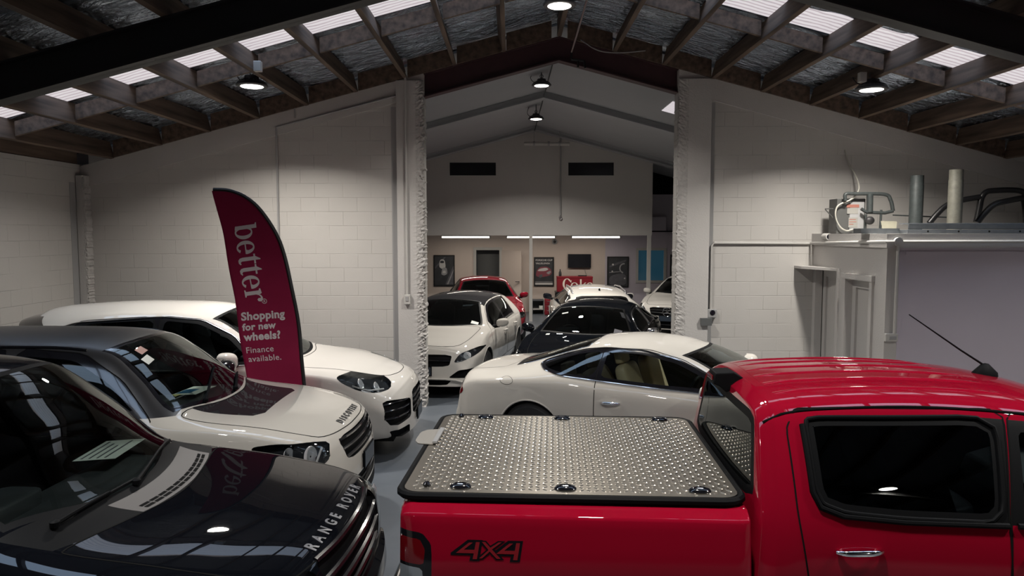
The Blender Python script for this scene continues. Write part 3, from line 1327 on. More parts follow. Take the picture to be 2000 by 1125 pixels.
def wiper(car, parent, p0, p1, ax='top', off=.02):
    mb = MB(M['trim_black'])
    pts = [tuple(np.array(p0) + (np.array(p1) - np.array(p0)) * t) for t in np.linspace(0, 1, 9)]
    P = [car.proj(ax, *p, off) for p in pts]
    mb.tube(P[:6], [.014, .013, .011, .01, .009, .008], 8)
    a = car.proj(ax, *(np.array(p0) + (np.array(p1) - np.array(p0)) * .22), off * .55)
    mb.tube([car.proj(ax, *p, off * .5) for p in pts[2:]], .009, 6)
    mb.lathe([(.022, -.01), (.022, .012), (.012, .02), (0, .021)], 12, Matrix.Translation(P[0]))
    mb.build('wiper', parent)


def plate_part(car, parent, centre, w_=.36, h=.13, facing=1, m='plate', text=None, name='number_plate', tm='ink', rx=0.0):
    b = MB(M['trim_black'], M[m])
    b.box(-.008, .004, -w_ / 2 - .012, w_ / 2 + .012, -h / 2 - .012, h / 2 + .012, 0)
    b.box(.004, .008, -w_ / 2, w_ / 2, -h / 2, h / 2, 1)
    o = b.build(name, parent, loc=centre, rot=(0, rx, 0 if facing > 0 else PI))
    if text:
        vs, fs = text_shape(text, h * .95, .002, 1.05, 'CENTER')
        t = MB(M[tm])
        t.add([(.0095, u, v - h * .32) for u, v in vs], fs)
        t.build('plate_lettering', o)
    return o


def side_poly_mirror(p):
    return p


# ------------------------------------------------------------------ the building
XL, XR, YN, YW, RX, SL = -6.1, 7.45, -6.0, 10.6, 0.66, 0.267
OX0, OX1 = -1.235, 2.33            # the opening in the middle wall


def roof(x, z0=5.23):
    return z0 - SL * abs(x - RX)


def struct(o):
    o['kind'] = 'structure'
    return o


m = MB(M['floor'])
m.box(XL - .3, XR + .3, YN - .2, 28.5, -.1, 0)
struct(m.build('floor'))

# middle wall: two halves with the wide opening between them
m = MB(M['block_x'])
m.prism([(XL, 0), (OX0, 0), (OX0, roof(OX0) + .02), (XL, roof(XL) + .02)], YW, YW + .2)
m.prism([(OX1, 0), (XR, 0), (XR, roof(XR) + .02), (OX1, roof(OX1) + .02)], YW, YW + .2)
struct(m.build('wall_middle'))
m = MB(M['block_y'])
m.box(XL - .2, XL, YN, YW + .2, 0, 3.46)
struct(m.build('wall_left'))
m = MB(M['block_y'])
m.box(XR, XR + .2, YN, YW + .2, 0, 3.46)
struct(m.build('wall_right'))
m = MB(M['unseen_dark'])
m.prism([(XL, 0), (XR, 0), (XR, roof(XR) + .02), (RX, 5.25), (XL, roof(XL) + .02)], YN - .2, YN)
struct(m.build('wall_front'))
# sloping bond beam along the top of the middle wall
m = MB(M['white_wall'])
for a, b in ((XL, OX0 - .005), (OX1 + .005, XR)):
    m.prism([(a, roof(a) - .30), (b, roof(b) - .30), (b, roof(b) + .01), (a, roof(a) + .01)], YW - .03, YW + .01)
struct(m.build('trim_1'))


def rough_column(name, x0, x1, y0, y1, z1, seed, edge, amp=.03):
    """plastered pier with a hacked, broken edge down one side"""
    rng = random.Random(seed)
    nx, nz = 8, 190
    mb = MB(M['white_wall'], M['rough_concrete'])
    vs, fs, mi = [], [], []
    zs = np.linspace(0, z1, nz)
    wx = [0, .3, .55, .7, .78, .86, .93, 1.0]
    for j, z in enumerate(zs):
        for i, t in enumerate(wx):
            u = t if edge > 0 else 1 - t
            x = x0 + (x1 - x0) * u
            ro = max(0, (t - .66) / .34)
            x += edge * ro * rng.uniform(-amp, amp * .6) * (1 if z < z1 - .1 else 0)
            vs.append((x, y0 + ro * rng.uniform(-amp * .3, amp * 1.2), z))
    for j in range(nz - 1):
        for i in range(len(wx) - 1):
            a = j * len(wx) + i
            fs.append((a, a + 1, a + len(wx) + 1, a + len(wx)))
            mi.append(1 if wx[i] >= .69 else 0)
    k = len(vs)
    # return faces to the wall
    n = len(wx)
    for j in range(nz):
        vs.append((vs[j * n][0], y1, zs[j]))
        vs.append((vs[j * n + n - 1][0], y1, zs[j]))
    for j in range(nz - 1):
        fs.append((j * n, (j + 1) * n, k + 2 * j + 2, k + 2 * j))
        mi.append(0)
        fs.append((j * n + n - 1, (j + 1) * n + n - 1, k + 2 * j + 3, k + 2 * j + 1))
        mi.append(1)
    mb.v, mb.f, mb.mi, mb.sm = vs, fs, mi, [False] * len(fs)
    return struct(mb.build(name))


rough_column('trim_2', OX0 - .385, OX0 - .003, YW - .075, YW + .21, roof(OX0 - .2) - .05, 3, 1)
rough_column('trim_3', OX1 + .003, OX1 + .46, YW - .075, YW + .21, roof(OX1 + .3) - .06, 5, -1, .012)
# pier in the left corner, joint strip beside it
rough_column('trim_4', XL + .01, XL + .13, YW - .16, YW - .002, 3.3, 8, 1, .012)
m = MB(M['conduit_grey'])
m.box(OX0 - .47, OX0 - .388, YW - .004, YW + .002, 0, roof(OX0 - .4) - .35)
m.box(OX1 + .463, OX1 + .53, YW - .004, YW + .002, 0, roof(OX1 + .5) - .32)
m.box(XL + .001, XL + .004, YW - .30, YW - .16, 0, 3.2)
struct(m.build('trim_5'))

# steel rafters: dark red over the opening, black nearer the camera
def rafter(name, y, x0, x1, ztop, depth, flange, m_):
    mb = MB(M[m_])
    for a, b in ((x0, RX), (RX, x1)):
        za, zb = ztop - SL * abs(a - RX), ztop - SL * abs(b - RX)
        mb.prism([(a, za - depth), (b, zb - depth), (b, zb), (a, za)], y - .008, y + .008)
        for d0, d1 in ((0, .016), (depth - .016, depth)):
            mb.prism([(a, za - d1), (b, zb - d1), (b, zb - d0), (a, za - d0)], y - flange / 2, y + flange / 2)
    return struct(mb.build(name))


rafter('trim_6', YW + .08, OX0 - .03, OX1 + .03, 5.24, .33, .17, 'steel_red')
rafter('trim_7', 6.35, XL, XR, 5.225, .31, .17, 'steel_dark')
rafter('trim_8', 1.8, XL, XR, 5.225, .31, .17, 'steel_dark')
rafter('trim_9', -2.8, XL, XR, 5.225, .31, .17, 'steel_dark')

# roof skin: foil with a translucent strip across each slope
ZS = 5.23 + .25
SKY = ((7.88, 8.46), (3.3, 3.9))
m = MB(M['foil'])
ys = [YN]
for a, b in sorted(SKY):
    ys += [a, b]
ys.append(YW + .25)
rngf = np.random.default_rng(4)
PH = rngf.uniform(0, 2 * PI, 12)


def ripple(x, y):
    """creases in the foil, running down the slope"""
    u = y + .05 * np.sin(2.3 * x + PH[0]) + .03 * np.sin(6.1 * x + PH[1]) + .012 * np.sin(17 * x + 5 * y + PH[2])
    h = .017 * np.abs(np.sin(17 * u + PH[3] + 1.2 * np.sin(1.7 * x + PH[4]))) + .006 * np.sin(47 * u + 3 * np.sin(3.1 * x + PH[5]))
    h += .006 * np.sin(9 * x + 31 * u + PH[6]) * np.sin(5 * x + PH[7])
    return h - .012 * (1 + np.sin(3.5 * y + 1.3 * x + PH[8]))


for sgn, xe in ((-1, XL - .25), (1, XR + .25)):
    for k in range(0, len(ys), 2):
        a, b = ys[k], ys[k + 1]
        fine = b > 4.5
        nx_ = int(abs(xe - RX) / (.05 if fine else .3))
        ny_ = max(2, int((b - a) / (.022 if fine else .3)))
        gx, gy = np.meshgrid(np.linspace(RX, xe, nx_), np.linspace(a, b, ny_))
        gz = ZS - SL * np.abs(gx - RX) + (ripple(gx, gy) if fine else 0) + .004
        vs = np.stack([gx, gy, gz], -1).reshape(-1, 3).tolist()
        m.add(vs, [(j * nx_ + i, j * nx_ + i + 1, (j + 1) * nx_ + i + 1, (j + 1) * nx_ + i) for j in range(ny_ - 1) for i in range(nx_ - 1)], 0, True)
o = struct(m.build('ceiling'))
k = 0
for a, b in SKY:
    for sgn, xe in ((-1, XL - .25), (1, XR + .25)):
        k += 1
        m = MB(M['skylight'])
        x0 = RX + sgn * .5
        m.add([(x0, a, roof(x0, ZS)), (x0, b, roof(x0, ZS)), (xe, b, roof(xe, ZS)), (xe, a, roof(xe, ZS))], [(0, 1, 2, 3)], 0)
        m.add([(x0, a, roof(x0, ZS) + .03), (x0, b, roof(x0, ZS) + .03), (xe, b, roof(xe, ZS) + .03), (xe, a, roof(xe, ZS) + .03)], [(3, 2, 1, 0)], 0)
        struct(m.build('window_%d' % k))
        # daylight that the sheet lets in
        L = bpy.data.lights.new('daylight', 'AREA')
        L.shape = 'RECTANGLE'
        L.size, L.size_y = abs(xe - x0) * .98, (b - a) * .95
        L.energy = DAY_W
        L.spread = R(120)
        L.color = (.45, .68, 1.0)
        xm = (x0 + xe) / 2
        link('daylight', L, None, (xm, (a + b) / 2, roof(xm, ZS) - .012), (0, math.atan(SL) * sgn, 0))
        m = MB(M['foil'])
        xs = (RX, x0)
        m.add([(RX, a, ZS), (RX, b, ZS), (x0, b, roof(x0, ZS)), (x0, a, roof(x0, ZS))], [(0, 1, 2, 3)], 0)
        struct(m.build('trim_%d' % (20 + k)))

# purlins along the building, blocking beside the skylights and along the wall
ORD = ['first', 'second', 'third', 'fourth', 'fifth', 'sixth', 'seventh', 'eighth', 'ninth', 'tenth', 'eleventh']
PUR = {}
for sgn, word in ((-1, 'left'), (1, 'right')):
    xs = []
    k = 0
    while True:
        x = RX + sgn * (.77 + .69 * k)
        if x < XL + .1 or x > XR - .1:
            break
        xs.append(x)
        k += 1
    PUR[sgn] = xs
    for i, x in enumerate(xs):
        mb = MB(M['timber'])
        z = roof(x)
        mb.box(-.026, .026, YN, YW - .02, -.005, .235)
        o = mb.build('roof_purlin', loc=(x, 0, z), rot=(0, 0, 0))
        o.rotation_euler = (0, math.atan(SL) * sgn, 0)
        tag(o, 'long brown timber roof purlin, the %s one %s of the ridge' % (ORD[i], word), 'beam', 'timber purlins under the roof')
    seq = [RX + sgn * .08] + xs
    for (yy, tt, nm, lab) in ((8.49, .045, 'blocking_piece', 'behind the skylight strip'), (YW - .045, .045, 'wall_plate', 'on top of the block wall')):
        for i, (a, b) in enumerate(zip(seq[:-1], seq[1:])):
            lo, hi = min(a, b) + .032, max(a, b) - .032
            mb = MB(M['timber'])
            dz0, dz1 = (.0, .235) if nm == 'wall_plate' else (.03, .195)
            mb.prism([(lo, roof(lo) + dz0), (hi, roof(hi) + dz0), (hi, roof(hi) + dz1), (lo, roof(lo) + dz1)], yy - tt / 2, yy + tt / 2)
            o = mb.build(nm)
            tag(o, 'short timber %s %s, %s bay %s of the ridge' % (nm.split('_')[1] if nm == 'blocking_piece' else 'plate', lab, ORD[i], word), 'beam', 'short timbers ' + lab)
# ridge beam
mb = MB(M['timber'])
mb.box(RX - .03, RX + .03, YN, YW - .02, 5.235, 5.46)
tag(mb.build('ridge_beam'), 'timber ridge beam along the top of the roof, behind the middle lamp', 'beam')
# gap above the left wall is closed with a dark eave board
mb = MB(M['timber'])
mb.box(XL - .06, XL - .02, YN, YW - .05, 3.47, 3.75)
struct(mb.build('trim_30'))
mb = MB(M['timber'])
mb.box(XR + .02, XR + .06, YN, YW - .05, 3.47, 3.75)
struct(mb.build('trim_31'))

# ---- hall beyond the opening
YB = 24.3
m = MB(M['ceiling_white'])
ZB = 5.45
for xe in (XL, XR):
    m.add([(RX, YW + .22, ZB), (RX, YB, ZB), (xe, YB, roof(xe, ZB)), (xe, YW + .22, roof(xe, ZB))], [(0, 1, 2, 3)], 0)
for yf in (15.9, 20.78):
    for a, b in ((XL, RX), (RX, XR)):
        m.prism([(a, roof(a, ZB) - .12), (b, roof(b, ZB) - .12), (b, roof(b, ZB) - .001), (a, roof(a, ZB) - .001)], yf - .16, yf + .10)
        m.prism([(a, roof(a, ZB) - .14), (b, roof(b, ZB) - .14), (b, roof(b, ZB) - .115), (a, roof(a, ZB) - .115)], yf - .20, yf + .14)
struct(m.build('trim_32'))
m = MB(M['skylight'])
m.prism([(2.88, roof(2.88, ZB) - .004), (3.9, roof(3.9, ZB) - .004), (3.9, roof(3.9, ZB) - .012), (2.88, roof(2.88, ZB) - .012)], 13.5, 14.5)
struct(m.build('window_14'))
m = MB(M['white_wall'])
m.box(XL - .2, XL, YW + .2, YB, 0, 3.7)
struct(m.build('wall_far_left'))
m = MB(M['white_wall'])
m.box(XR, XR + .2, YW + .2, YB, 0, 3.7)
struct(m.build('wall_far_right'))

# upper floor over the office: fascia with two dark windows
MX1 = 3.93
m = MB(M['white_wall'])
yf0, yf1 = 20.9, 21.0
wz0, wz1 = 4.06, 4.50
wins = [(-1.78, -.41), (1.53, 2.88)]
xs = [XL, wins[0][0], wins[0][1], wins[1][0], wins[1][1], MX1]
m.box(XL, MX1, yf0, yf1, 2.43, wz0)
for a, b in ((xs[0], xs[1]), (xs[2], xs[3]), (xs[4], xs[5])):
    q = [a, b] if not a < RX < b else [a, RX, b]
    m.prism([(a, wz0), (b, wz0)] + [(x, max(wz0 + .02, roof(x, 5.44))) for x in q[::-1]], yf0, yf1)
for a, b in wins:
    m.prism([(a, wz1), (b, wz1), (b, roof(b, 5.44)), (a, roof(a, 5.44))], yf0, yf1)
m.box(XL, MX1, yf1, YB - .5, 2.43, 2.58)
m.box(MX1 - .1, MX1, yf1, YB - .5, 2.43, 4.5)
struct(m.build('wall_upper'))
for i, (a, b) in enumerate(wins):
    m = MB(M['window_night'])
    m.box(a + .04, b - .04, yf0 + .05, yf0 + .06, wz0 + .04, wz1 - .04)
    o = struct(m.build('window_%d' % (11 + i)))
    m = MB(M['pvc'])
    m.box(a, b, yf0 - .012, yf0 + .05, wz0, wz0 + .04)
    m.box(a, b, yf0 - .012, yf0 + .05, wz1 - .04, wz1)
    m.box(a, a + .04, yf0 - .012, yf0 + .05, wz0 + .04, wz1 - .04)
    m.box(b - .04, b, yf0 - .012, yf0 + .05, wz0 + .04, wz1 - .04)
    m.build('window_frame', o)
# office back wall with a doorway and an inner blue window
YO = 23.5
m = MB(M['office_wall'])
dx0, dx1, dzt = -1.13, -.40, 1.96
bx0, bx1, bz0, bz1 = 3.95, 4.86, .95, 2.0
m.box(XL, dx0, YO, YO + .12, 0, 2.43)
m.box(dx0, dx1, YO, YO + .12, dzt, 2.43)
m.box(dx1, 2.95, YO, YO + .12, 0, 2.43)
struct(m.build('wall_office'))
m = MB(M['lavender'])
m.box(2.95, bx0, YO, YO + .12, 0, 3.0)
m.box(bx0, bx1, YO, YO + .12, 0, bz0)
m.box(bx0, bx1, YO, YO + .12, bz1, 3.0)
m.box(bx1, XR, YO, YO + .12, 0, 2.55)
m.box(MX1 + .02, XR, YO + .25, YO + .35, 2.55, 3.72)
struct(m.build('wall_back'))
m = MB(M['gap'])
m.box(MX1 + .02, XR, YO + .36, YO + .40, 3.6, 5.2)
m.box(MX1 + .02, XR, YO - .02, YO, 2.53, 2.57)
struct(m.build('trim_33'))
m = MB(M['window_blue'])
m.box(bx0 + .05, bx1 - .05, YO + .06, YO + .07, bz0 + .05, bz1 - .05)
o = struct(m.build('window_13'))
m = MB(M['pvc'])
for q in ((bx0 - .03, bx1 + .03, bz0 - .03, bz0 + .05), (bx0 - .03, bx1 + .03, bz1 - .05, bz1 + .03), (bx0 - .03, bx0 + .05, bz0 + .05, bz1 - .05), (bx1 - .05, bx1 + .03, bz0 + .05, bz1 - .05)):
    m.box(q[0], q[1], YO - .02, YO + .06, q[2], q[3])
m.build('window_frame', o)
m = MB(M['door_grey'])
m.box(dx0, dx1, YO + .5, YO + .55, 0, 2.4)
struct(m.build('trim_34'))
m = MB(M['pvc'])
for q in ((dx0 - .09, dx0, 0, dzt + .09), (dx1, dx1 + .09, 0, dzt + .09), (dx0, dx1, dzt, dzt + .09)):
    m.box(q[0], q[1], YO - .03, YO + .12, q[2], q[3])
struct(m.build('trim_35'))
# door leaf swung open against the wall
m = MB(M['office_wall'])
m.box(0, .04, -.74, 0, .01, 1.94)
o = struct(m.build('door_1', loc=(dx1 + .05, YO - .02, 0), rot=(0, 0, R(58))))
m = MB(M['steel_dark'])
m.tube([(-.0, -.68, .98), (-.05, -.68, .98), (-.055, -.57, .98)], .011, 8)
m.tube([(.04, -.68, .98), (.09, -.68, .98), (.095, -.57, .98)], .011, 8)
m.build('door_handle', o)
m = MB(M['pvc'])
m.box(.485, .575, 20.86, 20.94, 0, 2.43)
struct(m.build('trim_36'))
m = MB(M['pvc'])
m.box(3.80, 3.90, 20.86, 20.94, 0, 2.43)
struct(m.build('trim_37'))

# ---- lean-to room on the right with two door recesses
RX0, RY0, RZ = 4.30, 8.5, 2.49
m = MB(M['white_wall'], M['lavender'])
d1a, d1b = 9.78, 10.5            # far doorway
d2a, d2b = 8.86, 9.50            # near doorway
for a, b in ((RY0, d2a), (d2b, d1a), (d1b, YW - .002)):
    m.box(RX0, RX0 + .1, a, b, 0, RZ - .16)
for a, b, h in ((d2a, d2b, 1.92), (d1a, d1b, 2.0)):
    m.box(RX0, RX0 + .1, a, b, h, RZ - .16)
m.box(RX0 - .03, XR - .002, RY0 - .03, YW - .002, RZ - .16, RZ)
m.box(RX0 + .1, XR - .002, RY0, RY0 + .08, 0, RZ - .16, 1)
m.box(RX0 - .012, RX0 + .13, RY0 - .012, RY0 + .09, 0, RZ - .16, 0)
struct(m.build('wall_room'))
m = MB(M['lavender'])
m.box(RX0 + .13, RX0 + .17, RY0 - .015, RY0, 0, RZ - .20)
m.box(RX0 + .2, XR - .01, RY0 - .014, RY0, RZ - .24, RZ - .20)
struct(m.build('trim_38'))
m = MB(M['white_wall'])
for a, b, h in ((d2a, d2b, 1.92),):
    m.box(RX0 - .03, RX0, a - .07, a, 0, h + .07)
    m.box(RX0 - .03, RX0, b, b + .07, 0, h + .07)
    m.box(RX0 - .045, RX0, a - .09, b + .09, h, h + .07)
m.box(RX0 - .02, RX0, d1a - .05, d1a, 0, 2.03)
# hood over the far doorway
m.prism([(RX0, d1a - .05), (RX0, YW - .003), (RX0 - .27, YW - .003), (RX0 - .25, d1b - .1)], 2.0, 2.035, 'z')
struct(m.build('trim_39'))
for i, (a, b, h, dep) in enumerate(((d1a, d1b, 2.0, .14), (d2a, d2b, 1.92, .10))):
    m = MB(M['white_wall'])
    m.box(RX0 + dep, RX0 + dep + .04, a, b, .01, h)
    m.box(RX0 + dep - .03, RX0 + dep, a, a + .09, .01, h)
    m.box(RX0 + dep - .03, RX0 + dep, b - .09, b, .01, h)
    m.box(RX0 + dep - .03, RX0 + dep, a + .09, b - .09, h - .11, h)
    o = struct(m.build('door_%d' % (2 + i)))


# ------------------------------------------------------------------ lamps and fittings
def highbay(x, y, z, label, watts, hang=.25, cable=True, r=.17):
    root = empty('pendant_lamp', (x, y, z), 0, label, 'lamp', 'round high bay lamps')
    m = MB(M['lamp_grey'])
    m.lathe([(r, 0), (r + .012, .012), (r * .97, .04), (r * .72, .065), (r * .5, .075), (r * .47, .12), (.03, .135), (0, .135)], 36)
    for q in range(18):
        a = 2 * PI * q / 18
        m.tube([(r * .52 * math.cos(a), r * .52 * math.sin(a), .082), (r * .9 * math.cos(a), r * .9 * math.sin(a), .05)], .006, 5)
    m.build('lamp_body', root)
    g = MB(M['lamp_glow'])
    g.lathe([(0, -.006), (r * .72, -.004), (r * .8, .004)], 36)
    g.build('lamp_lens', root)
    h = MB(M['lamp_grey'])
    h.tube([(0, 0, .13), (0, 0, hang)], .01, 8)
    h.tube([(.0 + .03 * math.cos(a), 0, .17 + .03 * math.sin(a)) for a in np.linspace(0, 2 * PI, 14, endpoint=False)], .006, 6, closed=True)
    h.build('hanger', root)
    if cable:
        cb = MB(M['rubber'])
        cb.tube(crom([(.04, 0, .13), (-.12, .03, .07), (-.2, .05, .15), (-.15, .08, hang)], 6), .006, 6)
        cb.build('flex', root)
    L = bpy.data.lights.new('bay_light', 'AREA')
    L.shape = 'DISK'
    L.size = r * 1.5
    L.energy = watts
    L.color = (1.0, .94, .86)
    L.spread = R(136)
    lo = link('bay_light', L, root, loc=(0, 0, -.012))
    return root


HB_LAB = ['round pendant lamp on the left roof slope, lit', 'round pendant lamp at the ridge, at the top edge of the view, lit', 'round pendant lamp on the right roof slope, lit',
          'round pendant lamp on the left slope above the black SUV', 'round pendant lamp at the ridge above the camera', 'round pendant lamp on the right slope above the red pickup',
          'round pendant lamp on the left slope behind the camera', 'round pendant lamp on the right slope behind the camera', 'added pendant lamp out of view on the right, brightening the lavender room front']
for (x, y, z), lab in zip(HIGHBAYS, HB_LAB):
    highbay(x, y, z, lab, HIGHBAY_W * (1.0 if y > 6 else .34 if x > 6 else ((.5 if x < 0 else .8) if y > 0 else 1.1)), roof(x) - z + .02)
for (x, y, z), lab in zip(BACKBAYS, ['dark pendant lamp just beyond the wall opening, nearer of the two over the far hall', 'dark pendant lamp deeper in the far hall, smaller in view']):
    highbay(x, y, z, lab, HIGHBAY_W * 1.9, 5.42 - z)
# white junction boxes beside the slope lamps
for (x, y, z), lab in ((((-2.77), 8.25, roof(-2.77) + .02), 'small white junction box on a purlin above the left slope lamp'), ((4.03, 8.7, roof(4.03) - .02), 'small white junction box on a purlin above the right slope lamp')):
    m = MB(M['pvc'])
    m.box(-.04, .04, -.035, .035, -.08, .03)
    tag(m.build('junction_box', bevel=.006, loc=(x, y, z)), lab, 'junction box')

for i, (x, lab) in enumerate(((-1.37, 'left fluorescent tube light over the office'), (.56, 'middle fluorescent tube light over the office, behind the white post'), (2.48, 'right fluorescent tube light over the office'))):
    root = empty('tube_light', (x, 22.0, 2.43), 0, lab, 'light fitting', 'fluorescent lights over the office')
    m = MB(M['pvc'])
    m.box(-.74, .74, -.05, .05, -.035, 0)
    m.build('tray', root)
    g = MB(M['tube_glow'])
    g.tube([(-.70, 0, -.055), (.70, 0, -.055)], .022, 10)
    g.build('tube', root)
    for s in (-1, 1):
        e = MB(M['pvc'])
        e.box(s * .72 - .02, s * .72 + .02, -.03, .03, -.08, -.035)
        e.build('end_cap', root)
    L = bpy.data.lights.new('tube_area', 'AREA')
    L.shape = 'RECTANGLE'
    L.size, L.size_y = 1.4, .06
    L.energy = TUBE_W
    L.color = (1, .9, .78)
    lo = link('tube_area', L, root, loc=(0, 0, -.09))


def conduit(name, pts, r, m_, label, cat='conduit', saddles=True, group=None):
    mb = MB(M[m_])
    mb.tube(pts, r, 8)
    o = mb.build(name)
    return tag(o, label, cat, group)


def zw(y, Y=YW):
    return 2.5 - (y - 455) / 137.0


# pipework on the middle wall, left side
xa = (546 - 1000) / 137
conduit('wall_conduit', [(xa, YW - .03, .2), (xa, YW - .03, zw(252)), ((830 - 1000) / 137 - .01, YW - .05, zw(180))], .016, 'conduit_grey', 'grey conduit rising up the block wall behind the flag and along under the roof')
conduit('conduit_pipe', [((583 - 1000) / 137, YW - .045, zw(235)), ((583 - 1000) / 137, YW - .045, zw(197))], .012, 'conduit_grey', 'short grey conduit dropping from the roof edge to the sloping pipe')
xa = (796 - 1000) / 137.4
conduit('conduit_pipe', [(xa, YW - .10, 1.62), (xa, YW - .10, zw(150))], .016, 'pvc', 'white conduit running down the left pier of the opening')
m = MB(M['pvc'])
m.box(-.045, .045, -.05, 0, -.08, .06)
o = tag(m.build('switch_box', loc=(xa, YW - .078, 1.57), bevel=.008), 'small white switch box at the foot of the conduit on the left pier', 'switch')
m = MB(M['conduit_grey'])
m.box(-.02, .02, -.058, -.05, -.03, .03)
m.build('switch_rocker', o)
# right side: twin conduit, power outlet, run to the room
y5 = YW - .028
xb = (1390 - 1000) / 137.2
xj = RX0 - .055
conduit('wall_conduit', [(xb, y5, zw(606)), (xb, y5, zw(480)), (xb + .03, y5, zw(474)), (xj, y5, zw(475)), (xj, RY0 - .06, 2.40), (XR - .02, RY0 - .06, 2.405)], .018, 'pvc', 'white conduit from the wall socket across to the room and along its front')
conduit('conduit_pipe', [(xb - .055, y5, zw(606)), (xb - .055, y5, zw(485))], .011, 'pvc', 'thin white conduit beside the thicker one above the wall socket')
root = empty('wall_socket', (xb - .04, YW - .002, zw(612)), 0, 'twin grey industrial power socket on the block wall right of the opening', 'socket')
m = MB(M['conduit_grey'])
m.box(-.12, .12, -.06, 0, -.06, .06)
m.build('socket_box', root, bevel=.008)
for s in (-.06, .06):
    m = MB(M['screen'], M['pvc'])
    m.lathe([(0, .012), (.028, .012), (.036, .004), (.04, 0)], 20, Matrix.Translation((s, -.06, .01)) @ Matrix.Rotation(R(90), 4, 'X'), 0)
    m.build('socket_outlet', root)
m = MB(M['door_grey'])
m.prism([(-.06, -.06), (-.13, -.06), (-.11, -.17), (-.06, -.15)], -.12, .04, 'x')
m.build('socket_flap', root)
xd = (1743 - 1000) / 169.5
conduit('conduit_pipe', [(xd, RY0 - .06, 2.40), (xd, RY0 - .045, zw(640) + .15)], .015, 'pvc', 'white conduit dropping down the corner of the lavender room front')
m = MB(M['pvc'])
m.lathe([(0, 0), (.05, 0), (.05, .05), (0, .055)], 20, Matrix.Translation((xd, RY0 - .028, 2.40)) @ Matrix.Rotation(R(90), 4, 'X'))
tag(m.build('conduit_joint'), 'round white junction where the conduit drops on the room front', 'junction box')
m = MB(M['pvc'], M['conduit_grey'])
m.box(-.07, .07, -.045, 0, -.045, .045)
m.box(-.03, .05, -.052, -.045, -.02, .02, 1)
tag(m.build('light_switch', loc=(xd - .03, RY0 - .014, 2.5 - (658 - 455) / 169.5), bevel=.006), 'white double switch on the lavender room front', 'switch')
# camera on the corner of the room
root = empty('security_camera', (RX0 - .0, 10.2, 2.47), 0, 'white security camera with a black face on the room corner', 'camera')
m = MB(M['pvc'])
m.tube([(-.02, -.16, -.02), (-.02, .0, -.02)], .045, 16)
m.build('camera_body', root)
m = MB(M['screen'])
m.tube([(-.02, -.163, -.02), (-.02, -.158, -.02)], .034, 16)
m.build('camera_lens', root)
m = MB(M['pvc'])
m.tube([(-.02, -.05, -.03), (-.02, -.05, -.10), (-.02, .02, -.12)], .014, 8)
m.build('camera_bracket', root)

# compressed air line along the ridge ending in a coupling
m = MB(M['satin_metal'])
zr = 5.13
m.tube([(.81, 4.2, zr), (.81, 10.30, zr - .18)], .013, 8)
o = tag(m.build('air_line'), 'thin metal air pipe running along under the ridge to the opening', 'pipe')
m = MB(M['frame_black'])
m.tube([(.81, 10.30, zr - .18), (.81, 10.32, zr - .27), (.98, 10.32, zr - .29)], .018, 8)
m.tube([(.90, 10.32, zr - .28), (.90, 10.32, zr - .38)], .014, 8)
m.tube([(.98, 10.32, zr - .29), (1.0, 10.32, zr - .39)], .016, 8)
m.build('pipe_coupling', o)
m = MB(M['conduit_grey'])
m.tube(crom([(.95, YW - .08, 5.17), (1.2, YW - .10, 5.02), (1.5, YW - .1, 4.99), (1.85, YW - .09, 5.02)], 6), .008, 6)
tag(m.build('loose_cable'), 'loose grey cable hanging on the front of the dark red steel beam', 'cable')

# far hall: hoist rail under the ridge, hanging chain, sprinkler pipe
m = MB(M['galv'])
m.tube([(.70, 11.0, 5.36), (.62, 20.6, 5.30)], .012, 6)
tag(m.build('cable_conduit'), 'thin conduit along the ridge of the white far ceiling', 'conduit')
root = empty('duct_pipe', (.95, 20.5, 4.93), 0, 'white jointed pipe under the ridge in front of the upper wall', 'pipe')
m = MB(M['pvc'])
m.tube([(-.62, 0, 0), (.62, 0, -.01)], .05, 10)
m.build('pipe_run', root)
for x in (-.35, .05, .35):
    m = MB(M['conduit_grey'])
    m.tube([(x - .03, 0, 0), (x + .03, 0, 0)], .066, 12)
    m.build('pipe_collar', root)
for x in (-.35, .35):
    m = MB(M['conduit_grey'])
    m.tube([(x, 0, .05), (x, 0, .34)], .008, 6)
    m.build('pipe_hanger', root)
root = empty('chain_hoist', (1.355, 20.82, 2.93), 0, 'thin hanging chain with a hook in front of the upper wall', 'chain')
m = MB(M['conduit_grey'])
m.tube([(0, 0, .06), (0, 0, 2.20)], .02, 8)
m.build('chain', root)
m = MB(M['satin_metal'])
m.tube([(.035 * math.sin(a), 0, .035 * math.cos(a)) for a in np.linspace(0, 2 * PI, 16, endpoint=False)], .014, 8, closed=True)
m.build('hook', root)


# ------------------------------------------------------------------ the cars
def place(car, name, label, nose, th, group=None):
    t = R(th)
    root = empty(name, (nose[0] - math.cos(t) * car.L / 2, nose[1] - math.sin(t) * car.L / 2, 0), t, label, 'car', group)
    return root


def ws_poly(car, d_head, d_base, d_basec, m=.045, bow_h=.06):
    """windscreen outline (x, y) seen from above; d_base at the corners, d_basec at the centre line"""
    yc = lambda d: float(pchip(car.cv['yc'], np.array([d]))[0]) - m
    L = []
    ds = np.linspace(d_base, d_head + bow_h, 9)
    side = [(car.X(d), yc(d)) for d in ds]
    yb, yh = side[0][1], side[-1][1]
    base = [(car.X(d_basec + (d_base - d_basec) * abs(t) ** 2), yb * t) for t in np.linspace(-1, 1, 15)]
    head = [(car.X(d_head + bow_h * abs(t) ** 2), -yh * t) for t in np.linspace(-1, 1, 11)]
    return base + side[1:-1] + head + [(x, -y) for x, y in side[1:-1]][::-1]


